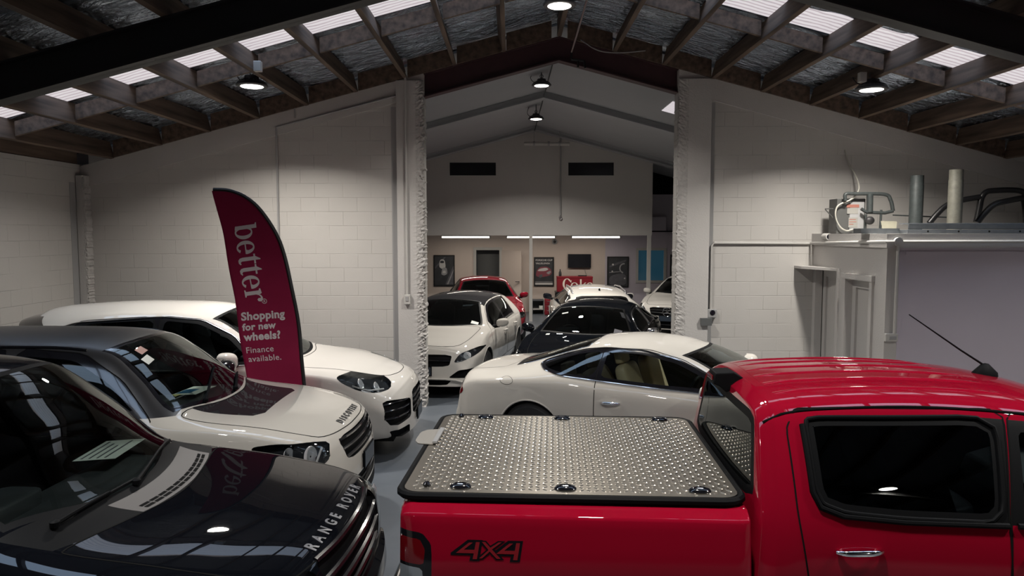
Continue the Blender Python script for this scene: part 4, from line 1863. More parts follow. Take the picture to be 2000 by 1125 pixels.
def rw_poly(car, d_head, d_base, m=.05, bow_b=.05, bow_h=.03):
    """rear screen outline seen from above"""
    yc = lambda d: float(pchip(car.cv['yc'], np.array([d]))[0]) - m
    ds = np.linspace(d_head, d_base, 8)
    side = [(car.X(d), yc(d)) for d in ds]
    head = [(car.X(d_head - bow_h * (1 - t * t)), yc(d_head) * t) for t in np.linspace(-1, 1, 11)]
    base = [(car.X(d_base + bow_b * (1 - t * t)), -yc(d_base) * t) for t in np.linspace(-1, 1, 11)]
    return head + side[1:-1] + base + [(x, -y) for x, y in side[1:-1]][::-1]


def both(fn):
    for ax, s in (('right', -1), ('left', 1)):
        fn(ax, s)


# ============ black SUV, bottom left
def black_suv():
    L, W, H = 4.95, 1.98, 1.82
    c = base_curves(L, W, H, .86, 1.055, 1.165, 1.22, 2.02, 4.45, 4.86, 1.12, 1.09, .60, .30, .8)
    c['zt'][:5] = [(0, .80), (.02, .92), (.06, .97), (.14, 1.01), (.6, 1.075), (1.19, 1.135)]
    c['zc'][:4] = [(0, .76), (.02, .88), (.06, .925), (.14, .965)]
    c['zc'].insert(4, (.6, 1.05))
    c['yc'] = [(0, .70), (.1, .73), (.35, .78), (1.22, .80), (1.45, .79), (1.75, .71), (2.08, .635), (3.2, .65), (4.4, .61), (4.86, .72), (4.95, .7)]
    c['zh'] = [(0, .66), (.05, .80), (.14, .88), (.4, .96), (1.22, 1.06), (2.0, 1.09), (4.2, 1.12), (4.8, 1.0), (4.95, .65)]
    car = Car(L, W, H, c, bow=(.13, .9, .06, .5), crown=2.4)
    root = place(car, 'car', 'black SUV with lettering along its bonnet, bottom left corner', (-.80, 3.88), -2)
    X = car.X
    bonnet = rnd([(X(.13), -.62), (X(.20), -.765), (X(.7), -.80), (X(1.10), -.805), (X(1.145), -.78), (X(1.02), -.3), (X(.975), 0), (X(1.02), .3), (X(1.145), .78), (X(1.10), .805), (X(.7), .80), (X(.20), .765), (X(.13), .62), (X(.06), .3), (X(.045), 0), (X(.06), -.3)], 2)
    bp = car.take(bonnet, 'top')
    scr = ws_poly(car, 1.98, 1.42, 1.20, .05, .10)
    car.window(scr, 'top', root, 'glass_clear', 'windscreen', .035)
    # dark scuttle with one pale slotted vent panel, in front of the windscreen
    def cw(d0, y):
        return car.X(d0 + .17 * (abs(y) / .76) ** 2)
    ys_ = np.linspace(-.30, .66, 13)
    pl = [(cw(1.00, y), y) for y in ys_] + [(cw(1.185, y), y) for y in ys_[::-1]]
    q = car.take(pl, 'top')
    o = car.emit(q, 'cowl_panel', [M['cowl']], root, tol=.03)
    ts = np.linspace(-.25, .62, 12)
    for k in range(11):
        y0, y1 = ts[k] + .006, ts[k + 1] - .006
        for off in (.022, .050):
            sl = MB(M['gap'])
            sl.add([car.proj('top', cw(1.0 + a_, y_), y_, .002) for a_, y_ in ((off, y0), (off, y1), (off + .019, y1), (off + .019, y0))], [(0, 1, 2, 3)])
            sl.build('vent_slot', o)
    pl = [(cw(.985, y), y) for y in np.linspace(-.79, .79, 15)] + [(cw(1.24, y), y) for y in np.linspace(.79, -.79, 15)]
    q = car.take(pl, 'top')
    car.emit(q, 'scuttle', [M['trim_black']], root, tol=.03)
    car.finish_panel(bp, bonnet, 'top', root, 'bonnet', 'black_paint')
    both(lambda ax, s: doors(car, root, ax, 'black_paint', [
        (rnd([(X(1.50), .45), (X(2.78), .45), (X(2.78), 1.1), (X(2.76), 1.66), (X(2.1), 1.62), (X(1.53), 1.13)], 2, .12), rnd([(X(1.60), 1.15), (X(2.70), 1.14), (X(2.70), 1.60), (X(2.16), 1.57)], 3, .1), 'glass_tint', (2.62, .98)),
        (rnd([(X(2.79), .45), (X(3.55), .45), (X(3.85), .85), (X(3.85), 1.64), (X(2.79), 1.66)], 2, .1), rnd([(X(2.86), 1.14), (X(3.78), 1.16), (X(3.78), 1.58), (X(2.86), 1.60)], 3, .1), 'glass_dark', (3.6, 1.0))]))
    both(lambda ax, s: car.window(rnd([(X(3.95), 1.18), (X(4.58), 1.2), (X(4.40), 1.56), (X(3.95), 1.58)], 3, .1), ax, root, 'glass_dark', 'quarter_window', .025))
    car.window(rnd([(-.62, 1.2), (.62, 1.2), (.56, 1.6), (-.56, 1.6)], 3, .12), 'rear', root, 'glass_dark', 'rear_window', .03)
    # grille, lamps, bumper
    car.recess(rnd([(-.50, .66), (.50, .66), (.55, .99), (-.55, .99)], 3, .14), 'front', .05, root, 'grille', 'trim_black', (.12, .38, .64, .9), 'gloss_black', .02)
    for s in (-1, 1):
        pl = rnd([(s * .57, .70), (s * .90, .74), (s * .88, .96), (s * .57, .985)], 3, .15)
        car.lamp(pl, 'front', root, [(s * .68, .86, .075), (s * .80, .86, .06)])
        car.recess(rnd([(s * .50, .36), (s * .86, .38), (s * .86, .52), (s * .52, .52)], 3, .15), 'front', .04, root, 'fog_lamp_bay', 'trim_black')
    car.recess(rnd([(-.42, .34), (.42, .34), (.42, .50), (-.42, .50)], 3, .1), 'front', .05, root, 'lower_intake', 'trim_black', (.33, .66))
    mb = MB(M['black_paint'])
    vs = []
    pr = [(-.03, .40), (.03, .43), (.05, .52), (.04, .60), (-.03, .635)]
    ts = np.linspace(-1, 1, 31)
    for t in ts:
        for a, z in pr:
            p = Vector((L / 2 - .145 * abs(t) ** 2.6 + a * 1.0 - .18 * max(0, abs(t) - .9) * 10 * .5, .90 * t, z))
            vs.append(p)
    n = len(pr)
    mb.add(vs, [(i * n + k, i * n + k + 1, (i + 1) * n + k + 1, (i + 1) * n + k) for i in range(30) for k in range(n - 1)], 0, True)
    mb.build('bumper_lip', root)
    letters_on_hood(car, root, 'RANGE ROVER', .078, .105, 'letter_grey', 1.95, .0025)
    arches(car, .90, 3.78, .42, .40, 'trim_black', root)
    wheels(car, root, .90, 3.78, .385)
    underbody(car, root)
    cabin(car, root, 1.22, 1.14, 2.55, .78, 'seat_dark')
    for s in (-1, 1):
        mirror(car, root, 1.98, 1.06, 1.13, 'black_paint', s, (.09, .13, .09))
    inner_mirror(car, root, 1.95)
    wiper(car, root, (X(1.275), -.62), (X(1.25), .02))
    wiper(car, root, (X(1.225), -.02), (X(1.385), .66))
    car.emit(car.bm, 'body', [M['black_paint'], M['inner']], root, liner=1)
    for s in (-1, 1):
        mb = MB(M['red_lens'])
        mb.box(X(L - .16), X(L - .03), s * .84 - .05, s * .84 + .05, .85, 1.15)
        mb.build('tail_lamp', root, bevel=.02)
    return car, root


M['roof_paint'] = mat('roof_paint', (0.022, 0.022, 0.024), 0.32, spec=.45)
M['cowl'] = mat('cowl_grey', (0.085, 0.08, 0.078), 0.6)


def letters_on_hood(car, root, s, size, d0, m, spacing, extra):
    """letters along the bonnet lip following its bow"""
    bf, df, _, _ = car._bow

    def place_(u, v):
        # u runs from the car's right to its left as read from in front
        return (car.X(d0) - bf * (abs(u) / (car.W / 2)) ** 2.3 - v, u)
    car.letters(s, size, place_, root, m, extra, spacing)


def doors(car, root, ax, m, specs, frit=.022, border='trim_black', chrome=None, hm=None, dlo=None):
    for dpoly, wpoly, g, (hd, hz) in specs:
        b = car.take(dpoly, ax)
        if wpoly:
            wp = car.take(wpoly, ax, b)
            for f in wp.faces:
                f.material_index = 1
            inner = inset(wpoly, frit)
            gp = car.take(inner, ax, wp)
            mp = {}
            for f in gp.faces:
                for v in f.verts:
                    if v not in mp:
                        mp[v] = wp.verts.new(v.co)
            for f in gp.faces:
                wp.faces.new([mp[v] for v in f.verts]).material_index = 0
            gp.free()
        if dlo:
            pb = car.take(dlo, ax, b)
            car.merge(b, pb.faces, 3)
            pb.free()
        d = car.finish_panel(b, dpoly, ax, root, 'door', m, border=border)
        if wpoly:
            ex = None
            mats = [M[g], M[border]]
            if chrome:
                ex = MB()
                car.line_tube(wpoly, ax, chrome[1], ex, 2, closed=True, off=.003)
                mats.append(M[chrome[0]])
            car.emit(wp, 'door_window', mats, d, extra=ex)
        if hd:
            handle(car, d, hd, hz, ax, hm or m)


# ============ white SUV with black roof
def white_suv_black_roof():
    L, W, H = 4.6, 1.9, 1.69
    c = base_curves(L, W, H, .62, 1.0, 1.13, 1.14, 1.86, 4.22, 4.46, 1.12, 1.05, .58, .27, .6)
    c['zt'][:4] = [(0, .60), (.02, .76), (.05, .865), (.12, .94)]
    c['zt'].insert(4, (.5, 1.045))
    c['zt'][5] = (1.14, 1.12)
    c['zc'] = [(0, .56), (.02, .69), (.05, .79), (.12, .88), (.5, .99), (1.14, 1.08), (1.36, 1.13), (1.62, 1.36), (1.92, 1.565), (2.4, 1.61), (3.2, 1.61), (4.0, 1.56), (4.25, 1.54), (4.42, 1.12), (4.57, .95), (4.6, .56)]
    c['zh'] = [(0, .50), (.05, .74), (.12, .83), (.4, .94), (1.14, 1.03), (2.0, 1.05), (3.6, 1.10), (4.3, 1.08), (4.5, .95), (4.6, .48)]
    car = Car(L, W, H, c, bow=(.16, .9, .08, .5), crown=2.2)
    root = place(car, 'car', 'white SUV with black roof and pillars, bonnet lettering, in front of the red flag', (-1.25, 6.3), 0)
    X = car.X
    bonnet = rnd([(X(.17), -.55), (X(.30), -.70), (X(.7), -.745), (X(1.2), -.78), (X(1.30), -.72), (X(1.14), -.3), (X(1.12), 0), (X(1.14), .3), (X(1.30), .72), (X(1.2), .78), (X(.7), .745), (X(.30), .70), (X(.17), .55), (X(.10), .25), (X(.09), 0), (X(.10), -.25)], 2)
    bp = car.take(bonnet, 'top')
    scr = ws_poly(car, 1.86, 1.33, 1.15, .045, .09)
    car.window(scr, 'top', root, 'glass_clear', 'windscreen', .04, 'gloss_black')
    # black roof and pillars, everything above the side windows' sill line
    bl = rnd([(X(.62), .2), (X(.64), .35)], 0)
    # dark panel in the middle of the bonnet
    pl = rnd([(X(1.21), -.52), (X(1.19), .52), (X(.86), .47), (X(.83), .25), (X(.83), -.25), (X(.86), -.47)], 2, .2)
    q = car.take([(X(1.3), -.60), (X(1.3), .60), (X(.80), .52), (X(.74), .42), (X(.735), -.42), (X(.80), -.52)], 'top', bp)
    car.emit(q, 'bonnet_decal', [M['roof_black']], root)
    car.finish_panel(bp, bonnet, 'top', root, 'bonnet', 'cream_paint')
    side = [(X(1.37), 1.155), (X(2.0), 1.145), (X(3.0), 1.155), (X(3.9), 1.19), (X(4.38), 1.25), (X(4.22), 1.52), (X(3.5), 1.615), (X(2.6), 1.63), (X(2.15), 1.60), (X(1.75), 1.42)]

    def sd(ax, s):
        w1 = rnd([(X(1.52), 1.145), (X(2.55), 1.125), (X(2.53), 1.58), (X(2.1), 1.545), (X(1.8), 1.38)], 2, .1)
        w2 = rnd([(X(2.62), 1.125), (X(3.42), 1.15), (X(3.36), 1.57), (X(2.6), 1.585)], 2, .1)
        doors(car, root, ax, 'cream_paint', [
            (rnd([(X(1.35), .42), (X(2.58), .42), (X(2.58), 1.1), (X(2.56), 1.61), (X(2.05), 1.57), (X(1.72), 1.38), (X(1.42), 1.08)], 2, .1), w1, 'glass_tint', (2.42, .92)),
            (rnd([(X(2.59), .42), (X(3.35), .42), (X(3.6), .85), (X(3.55), 1.58), (X(2.58), 1.61)], 2, .1), w2, 'glass_dark', (3.4, .95))], hm='cream_paint', border='gloss_black', dlo=[(X(1.3), 1.118), (X(4.5), 1.118), (X(4.5), 1.75), (X(1.3), 1.75)])
        car.window(rnd([(X(3.62), 1.18), (X(4.30), 1.24), (X(4.16), 1.50), (X(3.58), 1.56)], 2, .12), ax, root, 'glass_dark', 'quarter_window', .02)
    both(sd)
    car.window(rnd([(-.60, 1.16), (.60, 1.16), (.55, 1.46), (-.55, 1.46)], 3, .12), 'rear', root, 'glass_dark', 'rear_window', .03)
    zb_ = 1.118
    q = car.take_where(lambda p: p.z > zb_ and X(4.47) < p.x < X(1.30), [
        (Vector((0, 0, zb_)), Vector((0, 0, 1)), lambda p: X(4.5) < p.x < X(1.25) and abs(p.z - zb_) < .12),
        (Vector((X(1.30), 0, 0)), Vector((1, 0, 0)), lambda p: abs(p.x - X(1.30)) < .1 and p.z > 1.0),
        (Vector((X(4.47), 0, 0)), Vector((1, 0, 0)), lambda p: abs(p.x - X(4.47)) < .1 and p.z > 1.0)])
    car.emit(q, 'roof', [M['roof_paint'], M['inner']], root, liner=1)
    # front: mesh grille with two dark bars, sweeping headlamps
    car.recess(rnd([(-.50, .69), (.50, .69), (.545, .885), (-.545, .885)], 3, .12), 'front', .035, root, 'grille', 'trim_black', (.15, .5, .85), 'gloss_black', .016)
    for s in (-1, 1):
        ax = 'right' if s < 0 else 'left'
        pl = rnd([(s * .56, .885), (s * .53, .80), (s * .60, .735), (s * .80, .735), (s * .925, .79), (s * .93, .875)], 3, .16)
        sp = rnd([(X(.70), .915), (X(.50), .935), (X(.30), .915), (X(.17), .885), (X(.14), .78), (X(.20), .73), (X(.42), .745), (X(.60), .82)], 3, .18)
        car.lamp(sp, ax, root, [(X(.27), .825, .075), (X(.43), .85, .05)], depth=.06, drl=[(X(.20), .87), (X(.22), .77), (X(.34), .765)])
        car.recess(rnd([(s * .40, .42), (s * .80, .43), (s * .84, .60), (s * .74, .60)], 3, .15), 'front', .04, root, 'side_intake', 'trim_black')
    car.recess(rnd([(-.38, .38), (.38, .38), (.44, .52), (-.44, .52)], 3, .12), 'front', .04, root, 'lower_intake', 'trim_black', (.5,))
    q = car.take([(-.95, .0), (.95, .0), (.95, .36), (-.95, .36)], 'front')
    car.emit(q, 'bumper_valance', [M['trim_black']], root)
    plate_part(car, root, (X(-.012), 0, .60), .37, .13, 1, 'plate_dark')
    letters_on_hood(car, root, 'DISCOVERY', .070, .135, 'ink', 1.85, .0025)
    arches(car, .88, 3.62, .40, .37, 'trim_black', root)
    wheels(car, root, .88, 3.62, .36)
    underbody(car, root)
    cabin(car, root, 1.16, 1.10, 2.35, .74, 'seat_dark')
    for s in (-1, 1):
        mirror(car, root, 1.62, 1.05, 1.14, 'gloss_black', s, (.10, .13, .09))
    inner_mirror(car, root, 1.80)
    st = MB(M['label_red'])
    for a_, b_, m_ in ((1.78, -.40, 'label_red'), (1.70, -.46, 'paper')):
        st = MB(M[m_])
        st.add([car.proj('top', X(a_), b_, .004), car.proj('top', X(a_), b_ + .10, .004), car.proj('top', X(a_ - .06), b_ + .10, .004), car.proj('top', X(a_ - .06), b_, .004)], [(0, 1, 2, 3)])
        st.build('sticker', root)
    wiper(car, root, (X(1.22), -.42), (X(1.40), .22))
    wiper(car, root, (X(1.17), .10), (X(1.36), .66))
    car.emit(car.bm, 'body', [M['cream_paint'], M['inner']], root, liner=1)
    for s in (-1, 1):
        mb = MB(M['red_lens'])
        mb.box(X(L - .18), X(L - .05), s * .80 - .06, s * .80 + .06, .86, 1.06)
        mb.build('tail_lamp', root, bevel=.02)
    for s in (-1, 1):
        t = MB(M['gloss_black'])
        car.line_tube([(X(d), s * .585) for d in (2.05, 2.6, 3.2, 3.9)], 'top', .011, t, off=.008)
        t.build('roof_rail', root)
    return car, root


# ============ white SUV against the wall
def white_suv():
    L, W, H = 4.70, 1.94, 1.70
    c = base_curves(L, W, H, .66, .86, 1.08, 1.30, 2.12, 4.28, 4.57, 1.08, 1.03, .57, .26, .66)
    c['zt'][:4] = [(0, .66), (.03, .76), (.10, .84), (.3, .915)]
    c['zt'].insert(4, (.75, 1.02))
    c['zc'] = [(0, .62), (.03, .70), (.10, .78), (.3, .87), (.75, .985), (1.3, 1.06), (1.5, 1.10), (1.82, 1.34), (2.18, 1.53), (2.7, 1.615), (3.2, 1.61), (3.8, 1.53), (4.26, 1.40), (4.55, 1.06), (4.65, .9), (4.7, .62)]
    c['zh'] = [(0, .52), (.05, .62), (.15, .72), (.35, .83), (.75, .94), (1.3, 1.0), (2.2, 1.03), (3.4, 1.07), (4.1, 1.10), (4.55, .95), (4.7, .55)]
    c['yc'] = [(0, .56), (.1, .60), (.35, .70), (.75, .76), (1.3, .79), (1.5, .78), (1.82, .70), (2.18, .62), (3.2, .61), (4.1, .55), (4.55, .66), (4.7, .58)]
    car = Car(L, W, H, c, bow=(.22, 1.0, .14, .7), crown=2.1)
    root = place(car, 'car', 'white SUV parked along the block wall behind the red flag', (-1.12, 8.75), 0)
    X = car.X
    scr = ws_poly(car, 2.10, 1.48, 1.30, .045, .10)
    car.window(scr, 'top', root, 'glass_clear', 'windscreen', .035)
    bonnet = rnd([(X(.30), -.46), (X(.55), -.60), (X(.9), -.68), (X(1.30), -.78), (X(1.42), -.72), (X(1.28), -.3), (X(1.26), 0), (X(1.28), .3), (X(1.42), .72), (X(1.30), .78), (X(.9), .68), (X(.55), .60), (X(.30), .46), (X(.20), .22), (X(.185), 0), (X(.20), -.22)], 2)
    bp = car.take(bonnet, 'top')
    car.finish_panel(bp, bonnet, 'top', root, 'bonnet', 'white_paint')

    def sd(ax, s):
        DL = rnd([(X(1.60), 1.085), (X(2.74), 1.085), (X(3.65), 1.12), (X(4.28), 1.215), (X(4.10), 1.385), (X(3.68), 1.515), (X(2.74), 1.582), (X(2.28), 1.54), (X(1.92), 1.38)], 2, .08)
        w1 = rnd([(X(1.62), 1.10), (X(2.72), 1.10), (X(2.70), 1.565), (X(2.3), 1.525), (X(1.95), 1.37)], 2, .1)
        w2 = rnd([(X(2.79), 1.10), (X(3.62), 1.13), (X(3.60), 1.525), (X(2.77), 1.57)], 2, .1)
        doors(car, root, ax, 'white_paint', [
            (rnd([(X(1.50), .42), (X(2.75), .42), (X(2.75), 1.1), (X(2.73), 1.59), (X(2.28), 1.55), (X(1.90), 1.37), (X(1.56), 1.06)], 2, .1), w1, 'glass_tint', (2.58, .9)),
            (rnd([(X(2.76), .42), (X(3.45), .42), (X(3.78), .82), (X(3.72), 1.53), (X(2.74), 1.59)], 2, .1), w2, 'glass_dark', (3.55, .93))], chrome=None, dlo=DL)
        car.window(rnd([(X(3.70), 1.135), (X(4.24), 1.22), (X(4.08), 1.37), (X(3.68), 1.49)], 2, .12), ax, root, 'glass_dark', 'quarter_window', .02)
        car.applique(DL, ax, root, 'pillar_trim', 'gloss_black')
        t = MB(M['satin_metal'])
        car.line_tube(DL, ax, .005, t, off=.003, closed=True)
        t.build('window_moulding', root)
    both(sd)
    car.window(rnd([(X(4.31), -.50), (X(4.31), .50), (X(4.56), .58), (X(4.56), -.58)], 2, .1), 'top', root, 'glass_dark', 'rear_window', .02)
    # roof spoiler
    sp = MB(M['gloss_black'])
    pr = [(X(4.24), 1.575), (X(4.42), 1.55), (X(4.50), 1.525), (X(4.47), 1.49), (X(4.24), 1.45)]
    vs = []
    ts = np.linspace(-1, 1, 21)
    for t in ts:
        k = abs(t) ** 3
        for (x, z) in pr:
            vs.append((x + .18 * k, .60 * t, z - .10 * k))
    n = len(pr)
    sp.add(vs, [(i * n + q, i * n + (q + 1) % n, (i + 1) * n + (q + 1) % n, (i + 1) * n + q) for i in range(20) for q in range(n)] + [tuple(range(n)), tuple(range(20 * n, 21 * n))], 0, True)
    sp.build('spoiler', root)
    for s in (-1, 1):
        ax = 'right' if s < 0 else 'left'
        hl = rnd([(X(.78), .965), (X(.60), .98), (X(.40), .93), (X(.235), .85), (X(.215), .79), (X(.32), .77), (X(.52), .81), (X(.70), .895)], 3, .2)
        car.lamp(hl, ax, root, [(X(.36), .845, .06), (X(.52), .895, .06)], depth=.06, drl=[(X(.28), .805), (X(.43), .815), (X(.59), .87)])
        inn = rnd([(s * .40, .42), (s * .80, .40), (s * .86, .50), (s * .85, .69), (s * .42, .64)], 3, .12)
        car.recess(inn, 'front', .05, root, 'side_intake', 'trim_black', (.3, .6, .86), 'gloss_black', .011)
        car.recess(rnd([(s * .46, .245), (s * .74, .255), (s * .80, .35), (s * .46, .345)], 3, .12), 'front', .04, root, 'fog_lamp_bay', 'trim_black')
    car.recess(rnd([(-.34, .42), (.34, .42), (.36, .71), (-.36, .71)], 3, .14), 'front', .05, root, 'grille', 'trim_black', (.2, .45, .7), 'gloss_black', .014)
    plate_part(car, root, (X(-.015), 0, .40), .36, .12, 1, 'plate_dark')
    for s in (-1, 1):
        tl = rnd([(s * .50, .92), (s * .86, .90), (s * .84, 1.02), (s * .5, 1.0)], 3, .15)
        car.applique(tl, 'rear', root, 'tail_lamp', 'red_lens')
    arches(car, .90, 3.74, .40, .375, 'white_paint', root)
    wheels(car, root, .90, 3.74, .37)
    underbody(car, root)
    cabin(car, root, 1.32, 1.07, 2.5, .72, 'seat_dark')
    for s in (-1, 1):
        mirror(car, root, 1.86, 1.08, 1.16, 'white_paint', s, (.11, .14, .095))
    wiper(car, root, (X(1.40), -.45), (X(1.55), .2))
    car.emit(car.bm, 'body', [M['white_paint'], M['inner']], root, liner=1)
    return car, root


# ============ white coupe
def white_coupe():
    L, W, H = 4.8, 1.92, 1.40
    c = base_curves(L, W, H, .55, .76, .955, 1.32, 2.12, 3.2, 4.0, 1.03, .90, .54, .22, .60)
    c['zt'] = [(0, .55), (.04, .66), (.12, .76), (.4, .84), (.9, .91), (1.32, .955), (1.75, 1.19), (2.08, 1.315), (2.4, 1.375), (2.72, 1.40), (3.05, 1.375), (3.4, 1.285), (3.8, 1.145), (4.1, 1.045), (4.4, 1.0), (4.62, .975), (4.72, .90), (4.77, .78), (4.8, .60)]
    c['zc'] = [(0, .5), (.04, .58), (.12, .68), (.4, .79), (.9, .87), (1.32, .925), (1.52, .965), (1.85, 1.14), (2.14, 1.25), (2.5, 1.315), (2.8, 1.32), (3.15, 1.27), (3.5, 1.165), (3.9, 1.04), (4.2, .98), (4.6, .935), (4.72, .85), (4.77, .73), (4.8, .56)]
    c['yc'] = [(0, .56), (.12, .62), (.4, .70), (1.32, .74), (1.52, .735), (1.85, .65), (2.14, .575), (2.6, .555), (3.1, .555), (3.5, .575), (3.9, .63), (4.2, .66), (4.6, .64), (4.8, .55)]
    c['zh'] = [(0, .40), (.05, .52), (.15, .60), (.4, .72), (1.0, .82), (1.6, .87), (2.4, .90), (3.0, .925), (3.45, .97), (3.8, .95), (4.2, .90), (4.6, .82), (4.75, .68), (4.8, .5)]
    c['yh'] = [(0, .68), (.15, .80), (.4, .88), (1.0, .91), (1.6, .895), (2.6, .875), (3.0, .875), (3.4, .90), (3.7, .925), (4.1, .91), (4.5, .85), (4.7, .78), (4.8, .66)]
    c['yw'] = [(0, .72), (.15, .84), (.45, .93), (.9, .955), (1.6, .93), (2.6, .915), (3.0, .92), (3.6, .96), (4.0, .95), (4.5, .87), (4.7, .80), (4.8, .70)]
    c['zw'] = [(0, .42), (.3, .58), (2.0, .60), (3.6, .64), (4.8, .48)]
    car = Car(L, W, H, c, bow=(.18, 1.0, .12, .6), crown=2.1, bulge=.015)
    root = place(car, 'car', 'white two-door coupe with cream seats behind the red pickup', (3.88, 6.84), -28)
    X = car.X
    scr = ws_poly(car, 2.06, 1.50, 1.32, .045, .12)
    car.window(scr, 'top', root, 'glass_clear', 'windscreen', .035)
    rear = rw_poly(car, 3.20, 4.02, .075, .06, .03)
    car.window(rear, 'top', root, 'glass_dark', 'rear_window', .03, chrome=('chrome', .006))

    def sd(ax, s):
        w1 = rnd([(X(1.66), .985), (X(2.3), .985), (X(2.965), 1.005), (X(2.955), 1.283), (X(2.55), 1.285), (X(2.2), 1.225), (X(1.9), 1.115)], 2, .1)
        w2 = [(X(3.005), 1.005), (X(3.35), 1.02), (X(3.58), 1.055), (X(3.64), 1.085), (X(3.62), 1.11), (X(3.42), 1.185), (X(3.2), 1.245), (X(2.97), 1.28)]
        w2 = rnd(w2, 2, .2)
        DL = rnd([(X(1.60), .965), (X(2.3), .970), (X(3.0), .992), (X(3.4), 1.012), (X(3.60), 1.05), (X(3.68), 1.085), (X(3.645), 1.12), (X(3.42), 1.20), (X(3.2), 1.262), (X(2.95), 1.298), (X(2.55), 1.298), (X(2.2), 1.238), (X(1.86), 1.12)], 2, .12)
        doors(car, root, ax, 'cream_paint', [
            (rnd([(X(1.42), .34), (X(2.93), .34), (X(2.97), .62), (X(2.985), 1.0), (X(2.985), 1.298), (X(2.5), 1.31), (X(2.15), 1.24), (X(1.85), 1.12), (X(1.50), .94)], 2, .1), w1, 'glass_clear', (2.80, .79))],
            hm='chrome', dlo=DL, border='gloss_black')
        car.window(w2, ax, root, 'glass_tint', 'quarter_window', .015, border='gloss_black')
        car.applique(DL, ax, root, 'pillar_trim', 'gloss_black')
        t = MB(M['chrome'])
        car.line_tube(DL, ax, .008, t, off=.003, closed=True)
        t.build('window_moulding', root)
        # fuel flap outline on the right haunch, shut line of the rear wing
        if s < 0:
            fl = MB(M['gap'])
            car.outline_ribbon(fl, [(X(3.98) + .08 * math.cos(a), .915 + .04 * math.sin(a)) for a in np.linspace(0, 2 * PI, 24, endpoint=False)], ax, .004, .001, 0)
            fl.build('fuel_flap', root)
        tl = rnd([(X(4.785), .72), (X(4.66), .74), (X(4.64), .84), (X(4.73), .85)], 3, .2)
    both(sd)
    boot = rnd([(X(4.10), -.56), (X(4.08), .56), (X(4.5), .60), (X(4.69), .5), (X(4.72), 0), (X(4.69), -.5), (X(4.5), -.60)], 2, .15)
    rb = MB(M['gap'])
    car.outline_ribbon(rb, boot, 'top', .006, .001, 0)
    rb.build('boot_seam', root)
    for s in (-1, 1):
        tl = [(s * .66 + .145 * math.cos(a), .73 + .075 * math.sin(a)) for a in np.linspace(0, 2 * PI, 28, endpoint=False)]
        car.applique(tl, 'rear', root, 'tail_lamp', 'red_lens', lift=.004)
        for (y, z, r_) in ((.50, .66, .095), (.72, .68, .07)):
            p = [(s * y + r_ * math.cos(a), z + r_ * math.sin(a)) for a in np.linspace(0, 2 * PI, 28, endpoint=False)]
            car.lamp(p, 'front', root, [(s * y, z, r_ * .8)], depth=.03)
        car.recess(rnd([(s * .45, .30), (s * .80, .32), (s * .78, .46), (s * .45, .46)], 3, .15), 'front', .04, root, 'side_intake', 'trim_black', (.5,))
    car.recess(rnd([(-.36, .36), (.36, .36), (.38, .66), (-.38, .66)], 3, .14), 'front', .04, root, 'grille', 'trim_black', (.2, .4, .6, .8), 'chrome', .006)
    car.recess(rnd([(-.30, .48), (.30, .48), (.30, .66), (-.30, .66)], 3, .1), 'rear', .03, root, 'plate_recess', 'cream_paint')
    arches(car, .93, 3.68, .385, .355, 'cream_paint', root, .010)
    wheels(car, root, .93, 3.68, .355, 'alloy', .26)
    underbody(car, root, .18)
    inner_mirror(car, root, 2.0)
    cabin(car, root, 1.36, .94, 2.50, .46, 'seat_cream', 'cream_trim', hw=.70, d_rear=3.12, rear_drop=.10)
    for s in (-1, 1):
        mirror(car, root, 1.80, 1.03, 1.0, 'cream_paint', s, (.10, .125, .085), 'cream_paint')
    car.emit(car.bm, 'body', [M['cream_paint'], M['inner']], root, liner=1)
    return car, root


